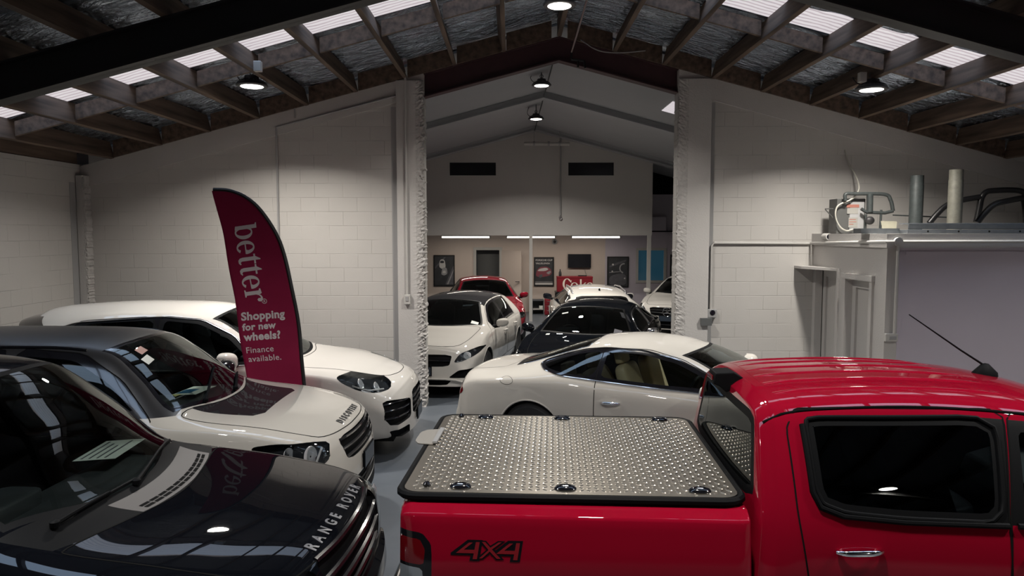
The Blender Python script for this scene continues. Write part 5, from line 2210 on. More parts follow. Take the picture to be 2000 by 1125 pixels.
# ============ red pickup
def red_pickup():
    L, W, H = 5.36, 1.86, 1.79
    CB = 3.66                                      # back of the cab
    c = {}
    c['zt'] = [(0, .72), (.03, .95), (.08, 1.03), (.4, 1.11), (1.2, 1.17), (1.28, 1.18), (1.62, 1.45), (1.95, 1.65), (2.3, 1.715), (2.8, 1.735), (3.3, 1.72), (3.5, 1.70), (3.6, 1.68), (CB, 1.64)]
    c['zc'] = [(0, .68), (.03, .88), (.08, .96), (.4, 1.06), (1.28, 1.14), (1.5, 1.18), (1.72, 1.40), (2.0, 1.57), (2.4, 1.665), (2.9, 1.69), (3.3, 1.675), (3.5, 1.655), (3.6, 1.63), (CB, 1.60)]
    c['yc'] = [(0, .62), (.08, .68), (.4, .74), (1.28, .77), (1.5, .765), (1.72, .71), (2.0, .64), (2.5, .635), (3.2, .64), (3.5, .64), (3.6, .625), (CB, .60)]
    c['zh'] = [(0, .58), (.05, .82), (.12, .88), (.4, .97), (1.28, 1.08), (2.0, 1.11), (CB, 1.14)]
    c['yh'] = [(0, .70), (.15, .82), (.4, .88), (1.28, .90), (3.4, .90), (3.58, .885), (CB, .86)]
    c['yw'] = [(0, .72), (.15, .85), (.45, .92), (.9, .93), (3.5, .93), (3.6, .92), (CB, .89)]
    c['zw'] = [(0, .5), (.4, .8), (CB, .88)]
    c['ys'] = [(0, .7), (.4, .86), (.8, .88), (CB, .88)]
    c['zs'] = [(0, .42), (1, .38), (CB, .38)]
    car = Car(CB, W, H, c, bow=(.16, .9, .035, .3), crown=2.5, bulge=.02, lean=lambda d, z: max(0, (d - 2.9) / .76) ** 2 * .12 * (z - 1.2))
    root = empty('car', (0, 0, 0), 0, 'bright red double-cab pickup with a chequer plate tray lid, right foreground', 'car')
    th = R(-3.2)
    nose = Vector((4.84, 4.02))
    root.location = (nose.x - math.cos(th) * L / 2, nose.y - math.sin(th) * L / 2, 0)
    root.rotation_euler = (0, 0, th)
    cabn = root
    # the cab shell has its own centre; shift its meshes so that d runs over the whole pickup
    sh = empty('cab', (L / 2 - CB / 2, 0, 0))
    sh.parent = root
    X = car.X
    scr = ws_poly(car, 1.93, 1.48, 1.28, .045, .10)
    car.window(scr, 'top', sh, 'glass_clear', 'windscreen', .035)
    # rear glass fills the back of the cab, wrapping to the pillars
    car.window(rnd([(-.73, 1.20), (.73, 1.20), (.575, 1.575), (.48, 1.605), (-.48, 1.605), (-.575, 1.575)], 2, .10), 'rear', sh, 'glass_dark', 'rear_window', .045, 'trim_black')

    def sd(ax, s):
        w1 = rnd([(X(1.60), 1.175), (X(2.50), 1.185), (X(2.44), 1.60), (X(2.12), 1.565), (X(1.82), 1.40)], 2, .1)
        w2 = [(X(2.56), 1.185), (X(3.0), 1.195), (X(3.26), 1.215), (X(3.36), 1.25), (X(3.385), 1.31), (X(3.395), 1.60), (X(3.32), 1.612), (X(2.50), 1.625)]
        w2 = rnd(w2, 2, .12)
        d1 = rnd([(X(1.46), .45), (X(2.53), .45), (X(2.545), .9), (X(2.525), 1.20), (X(2.44), 1.645), (X(2.08), 1.61), (X(1.74), 1.42), (X(1.50), 1.15)], 2, .08)
        d2 = rnd([(X(2.542), .45), (X(3.22), .45), (X(3.42), .80), (X(3.475), 1.2), (X(3.485), 1.56), (X(3.43), 1.645), (X(3.2), 1.655), (X(2.452), 1.655), (X(2.535), 1.20)], 2, .08)
        doors(car, sh, ax, 'red_paint', [(d1, w1, 'glass_clear', None or (2.38, 1.035)), (d2, w2, 'glass_dark', (3.21, 1.05))], frit=.035, border='trim_black', hm='chrome', dlo=[(X(2.62), 1.175), (X(2.36), 1.175), (X(2.36), 1.605), (X(2.60), 1.622)])
        # black sill moulding under the windows
        t = MB(M['trim_black'])
        car.line_tube([(X(2.54), 1.172), (X(3.0), 1.180), (X(3.27), 1.20), (X(3.37), 1.235), (X(3.40), 1.30), (X(3.41), 1.58)], ax, .014, t, off=.004)
        car.line_tube(w2, ax, .011, t, off=.003, closed=True)
        t.build('window_moulding', sh)
        t = MB(M['trim_black'])
        car.line_tube([(X(1.58), 1.16), (X(2.0), 1.165), (X(2.50), 1.172)], ax, .014, t, off=.004)
        t.build('window_moulding', sh)
        # drip channel above the doors
        t = MB(M['gap'])
        pts = [(X(d), s * (float(pchip(c['yc'], np.array([d]))[0]) + .008)) for d in np.linspace(2.0, 3.58, 20)]
        car.line_tube(pts, 'top', .0075, t, off=.0)
        t.build('roof_channel', sh)
    both(sd)
    # pressed ribs along the roof
    for y in (-.45, -.27, -.09, .09, .27, .45):
        t = MB(M['red_paint'])
        vs = []
        ds = np.linspace(2.35, 3.48, 24)
        for i, d in enumerate(ds):
            hgt = .007 * min(1, min(i, 23 - i) / 2.5)
            for dy, k in ((-.03, -.2), (-.02, .6), (-.007, 1), (.007, 1), (.02, .6), (.03, -.2)):
                p = car.proj('top', X(d), y + dy)
                vs.append((p.x, p.y, p.z + (hgt * k if k > 0 else -.004)))
        t.add(vs, [(i * 6 + k, i * 6 + k + 1, (i + 1) * 6 + k + 1, (i + 1) * 6 + k) for i in range(23) for k in range(5)], 0, True)
        t.build('roof_rib', sh)
    # high stop lamp housing with camera on the back edge of the roof
    t = MB(M['trim_black'], M['red_lens'])
    x0 = X(3.56)
    t.prism([(x0 + .04, 1.675), (x0 - .03, 1.715), (x0 - .13, 1.71), (x0 - .145, 1.65), (x0 - .11, 1.635), (x0 - .07, 1.60), (x0 - .03, 1.62)], -.085, .085, 'y')
    t.box(x0 - .150, x0 - .138, -.06, .06, 1.665, 1.695, 1)
    so = t.build('stop_lamp', sh, bevel=.012)
    # aerial
    t = MB(M['trim_black'])
    p = car.proj('top', X(2.16), .03)
    t.lathe([(.052, -.01), (.05, .012), (.03, .04), (.014, .062), (0, .066)], 20, Matrix.Translation(p) @ Matrix.Diagonal((1.4, .8, 1, 1)))
    t.tube([p + Vector((.0, 0, .05)), p + Vector((-.14, .0, .14)), p + Vector((-.43, .0, .34))], [.006, .005, .003], 8)
    t.build('aerial', sh)
    bonnet = rnd([(X(.16), -.58), (X(.4), -.74), (X(1.30), -.78), (X(1.42), -.72), (X(1.25), 0), (X(1.42), .72), (X(1.30), .78), (X(.4), .74), (X(.16), .58), (X(.085), 0)], 2)
    bp = car.take(bonnet, 'top')
    car.finish_panel(bp, bonnet, 'top', sh, 'bonnet', 'red_paint')
    car.recess(rnd([(-.46, .62), (.46, .62), (.50, .92), (-.50, .92)], 3, .12), 'front', .05, sh, 'grille', 'trim_black', (.2, .5, .8), 'chrome', .018)
    for s in (-1, 1):
        car.lamp(rnd([(s * .54, .68), (s * .86, .74), (s * .84, .93), (s * .54, .92)], 3, .15), 'front', sh, [(s * .68, .82, .07)])
        mirror(car, sh, 1.72, 1.08, 1.22, 'chrome', s, (.10, .13, .11))
    arches(car, .92, 9, .43, .40, 'trim_black', sh) if False else None
    for ax, sg in (('right', -1), ('left', 1)):
        pts = [(X(.92) + .43 * math.cos(a), .42 + .43 * math.sin(a)) for a in np.linspace(0, 2 * PI, 40, endpoint=False)]
        car.take(pts, ax, pred=lambda q: abs(q.y) > .35).free()
        wheel(sh, (X(.92), sg * .79, .38), .38, .25, 'alloy', 6, sg)
    cabin(car, sh, 1.30, 1.13, 2.45, .78, 'seat_dark', hw=.70, d_end=3.5, d_rear=3.12)
    car.emit(car.bm, 'cab_shell', [M['red_paint'], M['inner']], sh, liner=1)

    # ---- tray
    BL = L - CB - .03
    zb = 1.20
    b = {}
    b['zt'] = [(0, zb), (BL - .05, zb), (BL, zb - .02)]
    b['zc'] = [(0, zb - .001), (BL - .05, zb - .001), (BL, zb - .025)]
    b['yc'] = [(0, .80), (BL, .80)]
    b['zh'] = [(0, 1.165), (BL - .03, 1.165), (BL, 1.15)]
    b['yh'] = [(0, .872), (.04, .885), (BL - .06, .875), (BL, .85)]
    b['yw'] = [(0, .91), (.04, .93), (BL - .15, .93), (BL - .05, .915), (BL, .885)]
    b['zw'] = [(0, .86), (BL, .86)]
    b['ys'] = [(0, .87), (BL - .1, .88), (BL, .84)]
    b['zs'] = [(0, .42), (BL, .46)]
    bed = Car(BL, W, zb, b, bow=(0, 1, .03, .25), crown=2.0, bulge=.006, smooth=(1, 1))
    br = empty('tray', (-L / 2 + BL / 2, 0, 0))
    br.parent = root
    XB = bed.X
    dr = L - 1.12 - CB - .03                       # rear axle measured from the front of the tray
    for ax, sg in (('right', -1), ('left', 1)):
        pts = [(XB(dr) + .44 * math.cos(a), .44 + .44 * math.sin(a)) for a in np.linspace(0, 2 * PI, 44, endpoint=False)]
        bed.take(pts, ax, pred=lambda q: abs(q.y) > .35).free()
        wheel(br, (XB(dr), sg * .79, .38), .38, .25, 'alloy', 6, sg)
        # tail lamp wraps the corner: black surround, red above, clear below
        x1, x0 = XB(BL - .185), XB(BL) - .02
        sur = rnd([(x0, .52), (x1 - .01, .52), (x1, .62), (x1, 1.03), (x1 - .05, 1.085), (x0, 1.10)], 2, .12)
        q = bed.take(sur, ax)
        red = rnd([(x0 - .01, .95), (x1 - .04, .94), (x1 - .033, 1.01), (x1 - .06, 1.055), (x0 - .01, 1.07)], 2, .1)
        g1 = bed.take(red, ax, q)
        clr = rnd([(x0 - .01, .78), (x1 - .045, .775), (x1 - .042, .925), (x0 - .01, .935)], 2, .1)
        g2 = bed.take(clr, ax, q)
        g3 = bed.take(rnd([(x0 - .01, .58), (x1 - .045, .59), (x1 - .045, .755), (x0 - .01, .765)], 2, .1), ax, q)
        tl = bed.emit(q, 'tail_lamp', [M['gloss_black']], br)
        bed.emit(g1, 'red_lens', [M['red_lens']], tl)
        bed.emit(g3, 'red_lens', [M['red_lens']], tl)
        bed.emit(g2, 'clear_lens', [M['clear_lens']], tl)
    # decal on both sides
    for ax, sg in (('right', -1), ('left', 1)):
        lo, ho, x_in = decal44()
        t = MB(M['gloss_black'], M['red_decal'])
        for loops, mi, off in ((lo, 0, .0018), (ho, 1, .0026)):
            for lp in loops:
                v, f = tri2d([lp])
                P = []
                for p in v:
                    u = p.x if sg < 0 else .34 - p.x
                    P.append(bed.proj(ax, XB(BL - .275) + u, .985 + p.y * .68, off + .0004 * mi))
                t.add(P, f, mi)
        t.build('side_decal', br)
    # tailgate with its handle
    tg = rnd([(-.70, .56), (.70, .56), (.72, 1.12), (.70, 1.16), (-.70, 1.16), (-.72, 1.12)], 1, .06)
    q = bed.take(tg, 'rear')
    bed.finish_panel(q, tg, 'rear', br, 'tailgate', 'red_paint')
    t = MB(M['chrome'])
    t.box(-BL / 2 - .035, -BL / 2 - .0, -.12, .12, .98, 1.05)
    t.build('tailgate_handle', br, bevel=.012)
    t = MB(M['chrome'])
    t.tube([(-BL / 2 - .06, -.84, .50), (-BL / 2 - .12, -.7, .48), (-BL / 2 - .13, 0, .48), (-BL / 2 - .12, .7, .48), (-BL / 2 - .06, .84, .50)], .05, 10)
    t.build('rear_bumper', br)
    bed.emit(bed.bm, 'tray_shell', [M['red_paint'], M['inner']], br, liner=1)
    # ---- chequer plate lid
    lx0, lx1, ly, lz = -BL / 2 - .005, BL / 2 - .0, .785, 1.205
    lid_o = rnd([(lx0, -ly), (lx1, -ly), (lx1, ly), (lx0, ly)], 3, .06)
    def rrect(x0_, x1_, y_, r):
        out = []
        for cx, cy, a0 in ((x1_ - r, y_ - r, 0), (x0_ + r, y_ - r, 90), (x0_ + r, -y_ + r, 180), (x1_ - r, -y_ + r, 270)):
            out += [(cx + r * math.cos(R(a0 + a)), cy + r * math.sin(R(a0 + a))) for a in (0, 22.5, 45, 67.5, 90)]
        return out
    t = MB(M['checker'])
    inn = rrect(lx0 + .018, lx1 - .018, ly - .018, .085)
    t.prism(inn, lz, lz + .034, 'z')
    # raised bars: pairs turned at right angles, row by row
    pit = .036
    hz = lz + .034
    nx = int((lx1 - lx0) / pit) + 1
    ny = int(2 * ly / pit) + 1
    test = inset(inn, .022)
    for i in range(nx + 1):
        for j in range(ny + 1):
            cx, cy = lx0 + i * pit, -ly + j * pit
            if not in_poly(cx, cy, test):
                continue
            a = R(45 if (i + j) % 2 else -45)
            ca, sa = math.cos(a), math.sin(a)
            lw, ww, hh = .0175, .005, .004
            b0 = [(-lw, 0), (-lw * .6, -ww), (lw * .6, -ww), (lw, 0), (lw * .6, ww), (-lw * .6, ww)]
            vs = [(cx + p * ca - q_ * sa, cy + p * sa + q_ * ca, hz) for p, q_ in b0]
            tp = [(-lw * .62, 0), (lw * .62, 0)]
            vs += [(cx + p * ca - q_ * sa, cy + p * sa + q_ * ca, hz + hh) for p, q_ in tp]
            t.add(vs, [(0, 1, 6), (1, 2, 7, 6), (2, 3, 7), (3, 4, 7), (4, 5, 6, 7), (5, 0, 6)], 0, False)
    lid = t.build('tray_lid', br)
    t = MB(M['trim_black'])
    t.tube([(p[0], p[1], lz + .016) for p in rrect(lx0, lx1, ly, .10)], .021, 8, closed=True)
    t.build('lid_seal', lid)
    # hinges and tie-down cups along both sides
    for y in (-ly + .09, ly - .09):
        for x in (lx0 + .30, lx0 + .82, lx1 - .20):
            t = MB(M['gloss_black'], M['satin_metal'])
            mt = Matrix.Translation((x, y, hz)) @ Matrix.Diagonal((1.55, .95, 1, 1))
            t.lathe([(.034, 0), (.036, .006), (.030, .017), (.020, .021), (.017, .012), (0, .011)], 24, mt)
            t.tube([(x - .02, y, hz + .014), (x - .012, y - .012, hz + .02), (x + .012, y - .012, hz + .02), (x + .02, y, hz + .014)], .004, 6, 1)
            t.build('lid_cleat', lid)
    for y in (-ly + .10, ly - .07):
        t = MB(M['gloss_black'])
        t.lathe([(.02, 0), (.02, .012), (.011, .022), (0, .023)], 14, Matrix.Translation((lx0 + .13, y, hz)))
        t.build('lid_stud', lid)
    # pull handle plate over the back edge, with pressed lettering
    t = MB(M['handle_plate'])
    hp = rnd([(lx0 + .055, .02), (lx0 + .06, .36), (lx0 - .04, .34), (lx0 - .075, .28), (lx0 - .075, .09), (lx0 - .045, .03)], 2, .15)
    t.prism(hp, hz + .001, hz + .010, 'z')
    h = t.build('lid_handle', lid, bevel=.003)
    g = MB(M['conduit_grey'])
    g.box(lx0 + .04, lx0 + .068, .03, .35, hz + .010, hz + .022)
    g.build('handle_rib', h)
    # chassis
    t = MB(M['gap'])
    t.box(-L / 2 + .2, L / 2 - .3, -.55, .55, .30, .42)
    t.build('chassis', root)
    return car, root


M['red_decal'] = mat('decal_red', (0.20, 0.004, 0.010), 0.4, coat=.5)
M['handle_plate'] = mat('handle_plate', (0.33, 0.31, 0.28), 0.45, .4)


def decal44():
    """block-outline 4x4 decal: dark outline shapes and red fill shapes (x to the right, 0.34 m wide)"""
    def four(ox, sh):
        q = [(0, .035), (.075, .115), (.105, .115), (.092, .052), (.112, .052), (.106, .022), (.086, .022), (.080, -.012), (.045, -.012), (.052, .022), (.002, .022)]
        return [(ox + x, y) for x, y in q]
    dark, red = [], []
    def four_full(ox):
        o = [(0, .030), (.082, .112), (.128, .112), (.122, .060), (.136, .060), (.132, .030), (.118, .030), (.113, -.02), (.072, -.02), (.077, .020), (.0, .020)]
        o = [(0, .022), (.080, .110), (.150, .110), (.136, -.028), (.088, -.028), (.094, .008), (.0, .008)]
        i = [(.030, .022), (.078, .078), (.100, .078), (.092, .044), (.055, .044)]
        return [(ox + x, y) for x, y in o]
    def four_red(ox):
        a = [(.024, .022), (.086, .092), (.104, .092), (.062, .045), (.122, .045), (.121, .022)]
        b = [(.118, .096), (.136, .096), (.124, -.016), (.104, -.016)]
        return [[(ox + x, y) for x, y in q] for q in (a, b)]
    dark.append(four_full(0))
    dark.append(four_full(.19))
    red += four_red(0) + four_red(.19)
    xo = [(.128, .106), (.166, .106), (.186, .074), (.222, .106), (.258, .106), (.206, .050), (.252, -.018), (.212, -.018), (.186, .022), (.152, -.018), (.116, -.018), (.168, .046)]
    dark.append(xo)
    red.append([(.146, .098), (.162, .098), (.187, .062), (.226, .098), (.240, .098), (.194, .050), (.236, -.010), (.217, -.010), (.184, .036), (.148, -.010), (.134, -.010), (.178, .046)])
    return dark, red, None


black_suv()
white_suv_black_roof()
white_suv()
white_coupe()
red_pickup()


# ============ smaller cars in the far hall
def small_car(label, nose, th, L, W, H, pm, pnt, grille, lamp, wins, rear, mir=None, extra=None, glass_f='glass_tint', estate=False, lampb=2, shape=None, rim='alloy', wr=.33, wd=(.86, None), roofm=None, seat='seat_dark', chrome=None, mirm=None):
    c = base_curves(L, W, H, **pm)
    if shape:
        for k, v in shape.items():
            c[k] = v
    car = Car(L, W, H, c, bow=(.16, .9, .10, .5), crown=2.1, step=.045)
    root = place(car, 'car', label, nose, th)
    X = car.X
    dc, dh = pm['dc'], pm['dh']
    g = lambda k, d: float(pchip(c[k], np.array([d]))[0])
    scr = ws_poly(car, dh - .02, dc + .17, dc, .045, .08)
    car.window(scr, 'top', root, glass_f, 'windscreen', .03)
    bonnet = rnd([(X(.16), -.5 * W / 1.8), (X(.4), -.64 * W / 1.8), (X(dc), -.72 * W / 1.8), (X(dc + .10), -.66 * W / 1.8), (X(dc - .04), 0), (X(dc + .10), .66 * W / 1.8), (X(dc), .72 * W / 1.8), (X(.4), .64 * W / 1.8), (X(.16), .5 * W / 1.8), (X(.075), 0)], 2)
    bp = car.take(bonnet, 'top')
    car.finish_panel(bp, bonnet, 'top', root, 'bonnet', pnt)

    def wpoly(d0, d1, mg=.05):
        ds = np.linspace(d0, d1, 7)
        top = [(X(d), max(g('zc', d) - mg, g('zh', d) + .06)) for d in ds]
        bot = [(X(d), g('zh', d) + .045) for d in ds[::-1]]
        return rnd(bot + top, 1, .15)

    def sd(ax, s):
        specs = []
        for i, (a, b, dd0, dd1) in enumerate(wins):
            wp = wpoly(a, b)
            dp = rnd([(X(dd0), .36), (X(dd1), .36), (X(dd1), g('zh', dd1))] + [(X(d), g('zc', d) - .022) for d in np.linspace(min(dd1, b + .05), max(dd0, a - .02), 6)] + [(X(dd0), g('zh', dd0) - .02)], 1, .06)
            specs.append((dp, wp, glass_f if i == 0 else 'glass_dark', (dd1 - .18, g('zh', dd1) - .13)))
        e1 = estate[1] if estate else wins[-1][1]
        ds = np.linspace(wins[0][0], e1, 14)
        DL = [(X(d), g('zh', d) + .03) for d in ds[::-1]] + [(X(d), max(g('zc', d) - .038, g('zh', d) + .075)) for d in ds]
        doors(car, root, ax, pnt, specs, chrome=chrome, dlo=DL, border='gloss_black')
        if estate:
            wp = wpoly(*estate)
            car.window(wp, ax, root, 'glass_dark', 'quarter_window', .02)
        pt = car.take(DL, ax)
        car.emit(pt, 'pillar_trim', [M['gloss_black']], root)
    both(sd)
    rk, rp = rear
    car.window(rp(car) if callable(rp) else rp, rk, root, 'glass_dark', 'rear_window', .03)
    if grille:
        for nm, poly, bars, bm_ in grille:
            car.recess(poly, 'front', .035, root, nm, 'trim_black', bars, bm_, .009)
    for s in (-1, 1):
        car.lamp([(s * a, b) for a, b in lamp], 'front', root, [(s * sum(a for a, b in lamp) / len(lamp), sum(b for a, b in lamp) / len(lamp), .055)][:lampb], depth=.04)
    zr = g('zt', L - .12)
    for s in (-1, 1):
        q = rnd([(s * .52 * W / 1.8, zr - .28), (s * .80 * W / 1.8, zr - .28), (s * .80 * W / 1.8, zr - .13), (s * .52 * W / 1.8, zr - .13)], 2, .15)
        car.applique(q, 'rear', root, 'tail_lamp', 'red_lens', lift=.003)
    d2 = L - (wd[1] or .80)
    arches(car, wd[0], d2, wr + .035, wr, pnt, root, .008)
    wheels(car, root, wd[0], d2, wr, rim, .22)
    underbody(car, root, .17)
    cabin(car, root, dc + .05, pm['zcw'] - .03, dh + .45, H * .37, seat, hw=W / 2 - .24, d_rear=dh + 1.25, rear_drop=.06, d_end=L - .7)
    for s in (-1, 1):
        mirror(car, root, dc + .47, W / 2 + .075, pm['zcw'] + .02, (mirm if s > 0 else pnt) if mirm else pnt, s, (.09, .105, .07))
    if extra:
        extra(car, root, X, g)
    if roofm:
        zt_ = H - .22
        q = car.take_where(lambda p: p.z > g('zc', min(max(L / 2 - p.x, 0), L)) - .03 and X(pm['drh'] + .05) < p.x < X(dh - .05), [
            (Vector((X(dh - .05), 0, 0)), Vector((1, 0, 0)), lambda p: abs(p.x - X(dh - .05)) < .1 and p.z > 1.0),
            (Vector((X(pm['drh'] + .05), 0, 0)), Vector((1, 0, 0)), lambda p: abs(p.x - X(pm['drh'] + .05)) < .1 and p.z > 1.0)])
        car.emit(q, 'roof', [M[roofm], M['inner']], root, liner=1)
    car.emit(car.bm, 'body', [M[pnt], M['inner']], root, liner=1)
    return car, root


def star(parent, loc, r, m='chrome'):
    mb = MB(M[m])
    mb.tube([(0, r * math.cos(a), r * math.sin(a)) for a in np.linspace(0, 2 * PI, 28, endpoint=False)], r * .10, 8, closed=True)
    for a in (90, 210, 330):
        mb.tube([(.004, 0, 0), (.002, r * .97 * math.cos(R(a)), r * .97 * math.sin(R(a)))], [r * .17, r * .06], 6)
    mb.build('emblem', parent, loc=loc)


def far_cars():
    # white hatchback half hidden by the left pier
    def ex(car, root, X, g):
        for s in (-1, 1):
            car.recess(rnd([(s * .44, .33), (s * .80, .33), (s * .84, .47), (s * .60, .45)], 2, .12), 'front', .04, root, 'side_intake', 'trim_black')
        car.recess(rnd([(-.42, .22), (.42, .22), (.5, .30), (-.5, .30)], 2, .12), 'front', .04, root, 'lower_intake', 'trim_black')
        t = MB(M['white_paint'])
        car.line_tube([(-.80, .235), (-.55, .30), (-.40, .315), (.40, .315), (.55, .30), (.80, .235)], 'front', .016, t, off=.012)
        t.build('bumper_trim', root)
        plate_part(car, root, (X(-.012), 0, .43), .38, .12, 1, 'plate_dark')
        vs, fs = text_shape('2', .11, .002)
        t = MB(M['poster_white'])
        t.add([(0, .115 + u, v) for u, v in vs], fs)
        t.build('plate_lettering', root, loc=(X(-.012) + .010, 0, .39))
        star(root, (X(.0) + .012, 0, .60), .085)
        p = MB(M['paper'])
        q = [car.proj('top', X(1.20), .50, .004), car.proj('top', X(1.20), .62, .004), car.proj('top', X(1.28), .62, .004), car.proj('top', X(1.28), .50, .004)]
        p.add(q, [(0, 1, 2, 3)])
        p.build('sticker', root)
    small_car('white hatchback with a black roof, half hidden behind the left pier of the opening', (-1.40, 11.05), -101, 4.3, 1.78, 1.43,
              dict(zn=.58, zl=.80, zcw=.985, dc=1.05, dh=1.83, drh=3.75, drb=4.14, zdk=.98, zsh=.90, ycr=.53, zs=.2), 'white_paint',
              [('grille', rnd([(-.46, .50), (.46, .50), (.50, .68), (-.50, .68)], 2, .12), (.5,), 'gloss_black')],
              rnd([(.52, .56), (.64, .57), (.83, .66), (.88, .745), (.80, .755), (.60, .69)], 2, .18),
              [(1.42, 2.35, 1.20, 2.40), (2.42, 3.25, 2.41, 3.30)],
              ('top', lambda car: rw_poly(car, 3.80, 4.13, .05, .03, .02)), extra=ex, roofm='roof_black', rim='black_alloy')

    # black saloon in the middle of the opening
    def ex2(car, root, X, g):
        for (a, b, w_, h_, m_) in ((1.22, -.58, .06, .06, 'paper'), (1.74, -.44, .03, .10, 'paper'), (1.30, .46, .16, .12, 'poster_mid')):
            p = MB(M[m_])
            p.add([car.proj('top', X(a), b, .004), car.proj('top', X(a), b + h_, .004), car.proj('top', X(a + w_), b + h_, .004), car.proj('top', X(a + w_), b, .004)], [(0, 1, 2, 3)])
            p.build('sticker', root)
        plate_part(car, root, (X(-.012), 0, .45), .38, .12, 1, 'plate_dark')
    small_car('black saloon facing the camera in the wall opening, behind the white coupe', (.72, 10.14), -107, 4.6, 1.87, 1.385,
              dict(zn=.56, zl=.76, zcw=.94, dc=1.25, dh=1.95, drh=3.35, drb=4.0, zdk=1.02, zsh=.90, ycr=.55, zs=.2), 'navy_paint',
              [('grille', rnd([(-.40, .42), (.40, .42), (.44, .66), (-.44, .66)], 2, .12), (.3, .6), 'chrome')],
              rnd([(.50, .60), (.78, .62), (.80, .72), (.54, .70)], 2, .18),
              [(1.66, 2.52, 1.45, 2.55), (2.60, 3.38, 2.56, 3.45)],
              ('top', lambda car: rw_poly(car, 3.38, 3.98, .06, .03, .02)), extra=ex2, chrome=('chrome', .007), mirm='chrome')

    # red saloon further back on the left
    small_car('dark red saloon parked behind the white hatchback in the far hall', (-.48, 16.35), -84, 4.5, 1.76, 1.42,
              dict(zn=.58, zl=.80, zcw=.97, dc=1.22, dh=1.92, drh=3.3, drb=3.85, zdk=1.03, zsh=.90, ycr=.54, zs=.2), 'darkred_paint',
              [('grille', rnd([(-.34, .56), (.34, .56), (.36, .70), (-.36, .70)], 2, .12), (.3, .6), 'chrome'), ('lower_intake', rnd([(-.40, .28), (.40, .28), (.44, .44), (-.44, .44)], 2, .12), (.5,), 'gloss_black')],
              rnd([(.46, .58), (.82, .60), (.84, .72), (.48, .72)], 2, .15),
              [(1.62, 2.48, 1.40, 2.52), (2.56, 3.3, 2.53, 3.36)],
              ('top', lambda car: rw_poly(car, 3.33, 3.84, .06, .03, .02)),
              extra=lambda car, root, X, g: [car.lamp([(s * (.66 + .12 * math.cos(a)), .38 + .06 * math.sin(a)) for a in np.linspace(0, 2 * PI, 20, endpoint=False)], 'front', root, [], 'fog_lamp', 'chrome', .02) for s in (-1, 1)])

    # white estate seen from behind
    def ex3(car, root, X, g):
        for s in (-1, 1):
            t = MB(M['satin_metal'])
            P = [car.proj('top', X(d), s * .545, o) for d, o in ((2.1, .0), (2.2, .045), (3.0, .05), (3.8, .045), (3.92, .0))]
            t.tube(P, .014, 8)
            t.build('roof_rail', root)
        t = MB(M['trim_black'])
        p = car.proj('top', X(3.9), 0)
        t.prism([(p.x - .05, p.z), (p.x + .06, p.z), (p.x - .03, p.z + .05)], -.015, .015, 'y')
        t.build('aerial', root)
        t = MB(M['trim_black'])
        t.tube([car.proj('rear', .0, 1.02, .015), car.proj('rear', .22, 1.03, .015), car.proj('rear', .40, 1.05, .015)], .010, 6)
        t.build('wiper', root)
    small_car('white estate car with roof rails seen from behind, beyond the black saloon', (1.82, 19.33), 90, 4.55, 1.80, 1.34,
              dict(zn=.58, zl=.80, zcw=.98, dc=1.2, dh=1.92, drh=4.22, drb=4.46, zdk=1.0, zsh=.91, ycr=.55, zs=.2), 'white_paint',
              [('grille', rnd([(-.40, .46), (.40, .46), (.42, .66), (-.42, .66)], 2, .12), (.3, .6), 'chrome')],
              rnd([(.50, .58), (.80, .60), (.82, .72), (.52, .70)], 2, .15),
              [(1.62, 2.45, 1.42, 2.49), (2.53, 3.3, 2.50, 3.36)],
              ('rear', rnd([(-.60, .98), (.60, .98), (.51, 1.22), (-.51, 1.22)], 3, .12)), extra=ex3, estate=(3.40, 4.15), mirm='gloss_black')

    # white saloon at the far right with a big round emblem
    def ex4(car, root, X, g):
        star(root, (X(.0) + .02, 0, .62), .105)
        for s in (-1, 1):
            car.recess(rnd([(s * .36, .24), (s * .78, .26), (s * .74, .42), (s * .42, .44)], 2, .12), 'front', .04, root, 'side_intake', 'trim_black')
        plate_part(car, root, (X(-.014), .0, .46), .38, .12, 1, 'plate_dark')
    small_car('white saloon with a round star emblem, half hidden by the right pier', (3.70, 17.6), -117, 4.6, 1.80, 1.42,
              dict(zn=.56, zl=.78, zcw=.97, dc=1.15, dh=1.9, drh=3.35, drb=3.95, zdk=1.02, zsh=.90, ycr=.54, zs=.2), 'white_paint',
              [('grille', rnd([(-.40, .52), (.40, .52), (.47, .72), (-.47, .72)], 2, .12), (.35, .65), 'chrome'), ('lower_intake', rnd([(-.34, .22), (.34, .22), (.36, .40), (-.36, .40)], 2, .12), (.5,), 'gloss_black')],
              rnd([(.53, .56), (.70, .57), (.83, .64), (.84, .76), (.76, .77), (.58, .69)], 2, .15),
              [(1.58, 2.45, 1.36, 2.48), (2.54, 3.32, 2.49, 3.38)],
              ('top', lambda car: rw_poly(car, 3.38, 3.93, .06, .03, .02)), extra=ex4)


far_cars()


# ------------------------------------------------------------------ feather flag
FY, FS = 7.45, 7.45 / 1450.0


def fp(u, v):
    """measured on the flag, in metres"""
    return ((400 + u / 2.678 - 1000) * FS, 2.5 - (340 + v / 2.678 - 455) * FS)


def fy(x, z):
    return FY + .018 * math.sin(5.5 * (x + .25 * z)) + .012 * math.sin(9 * z + 3 * x)


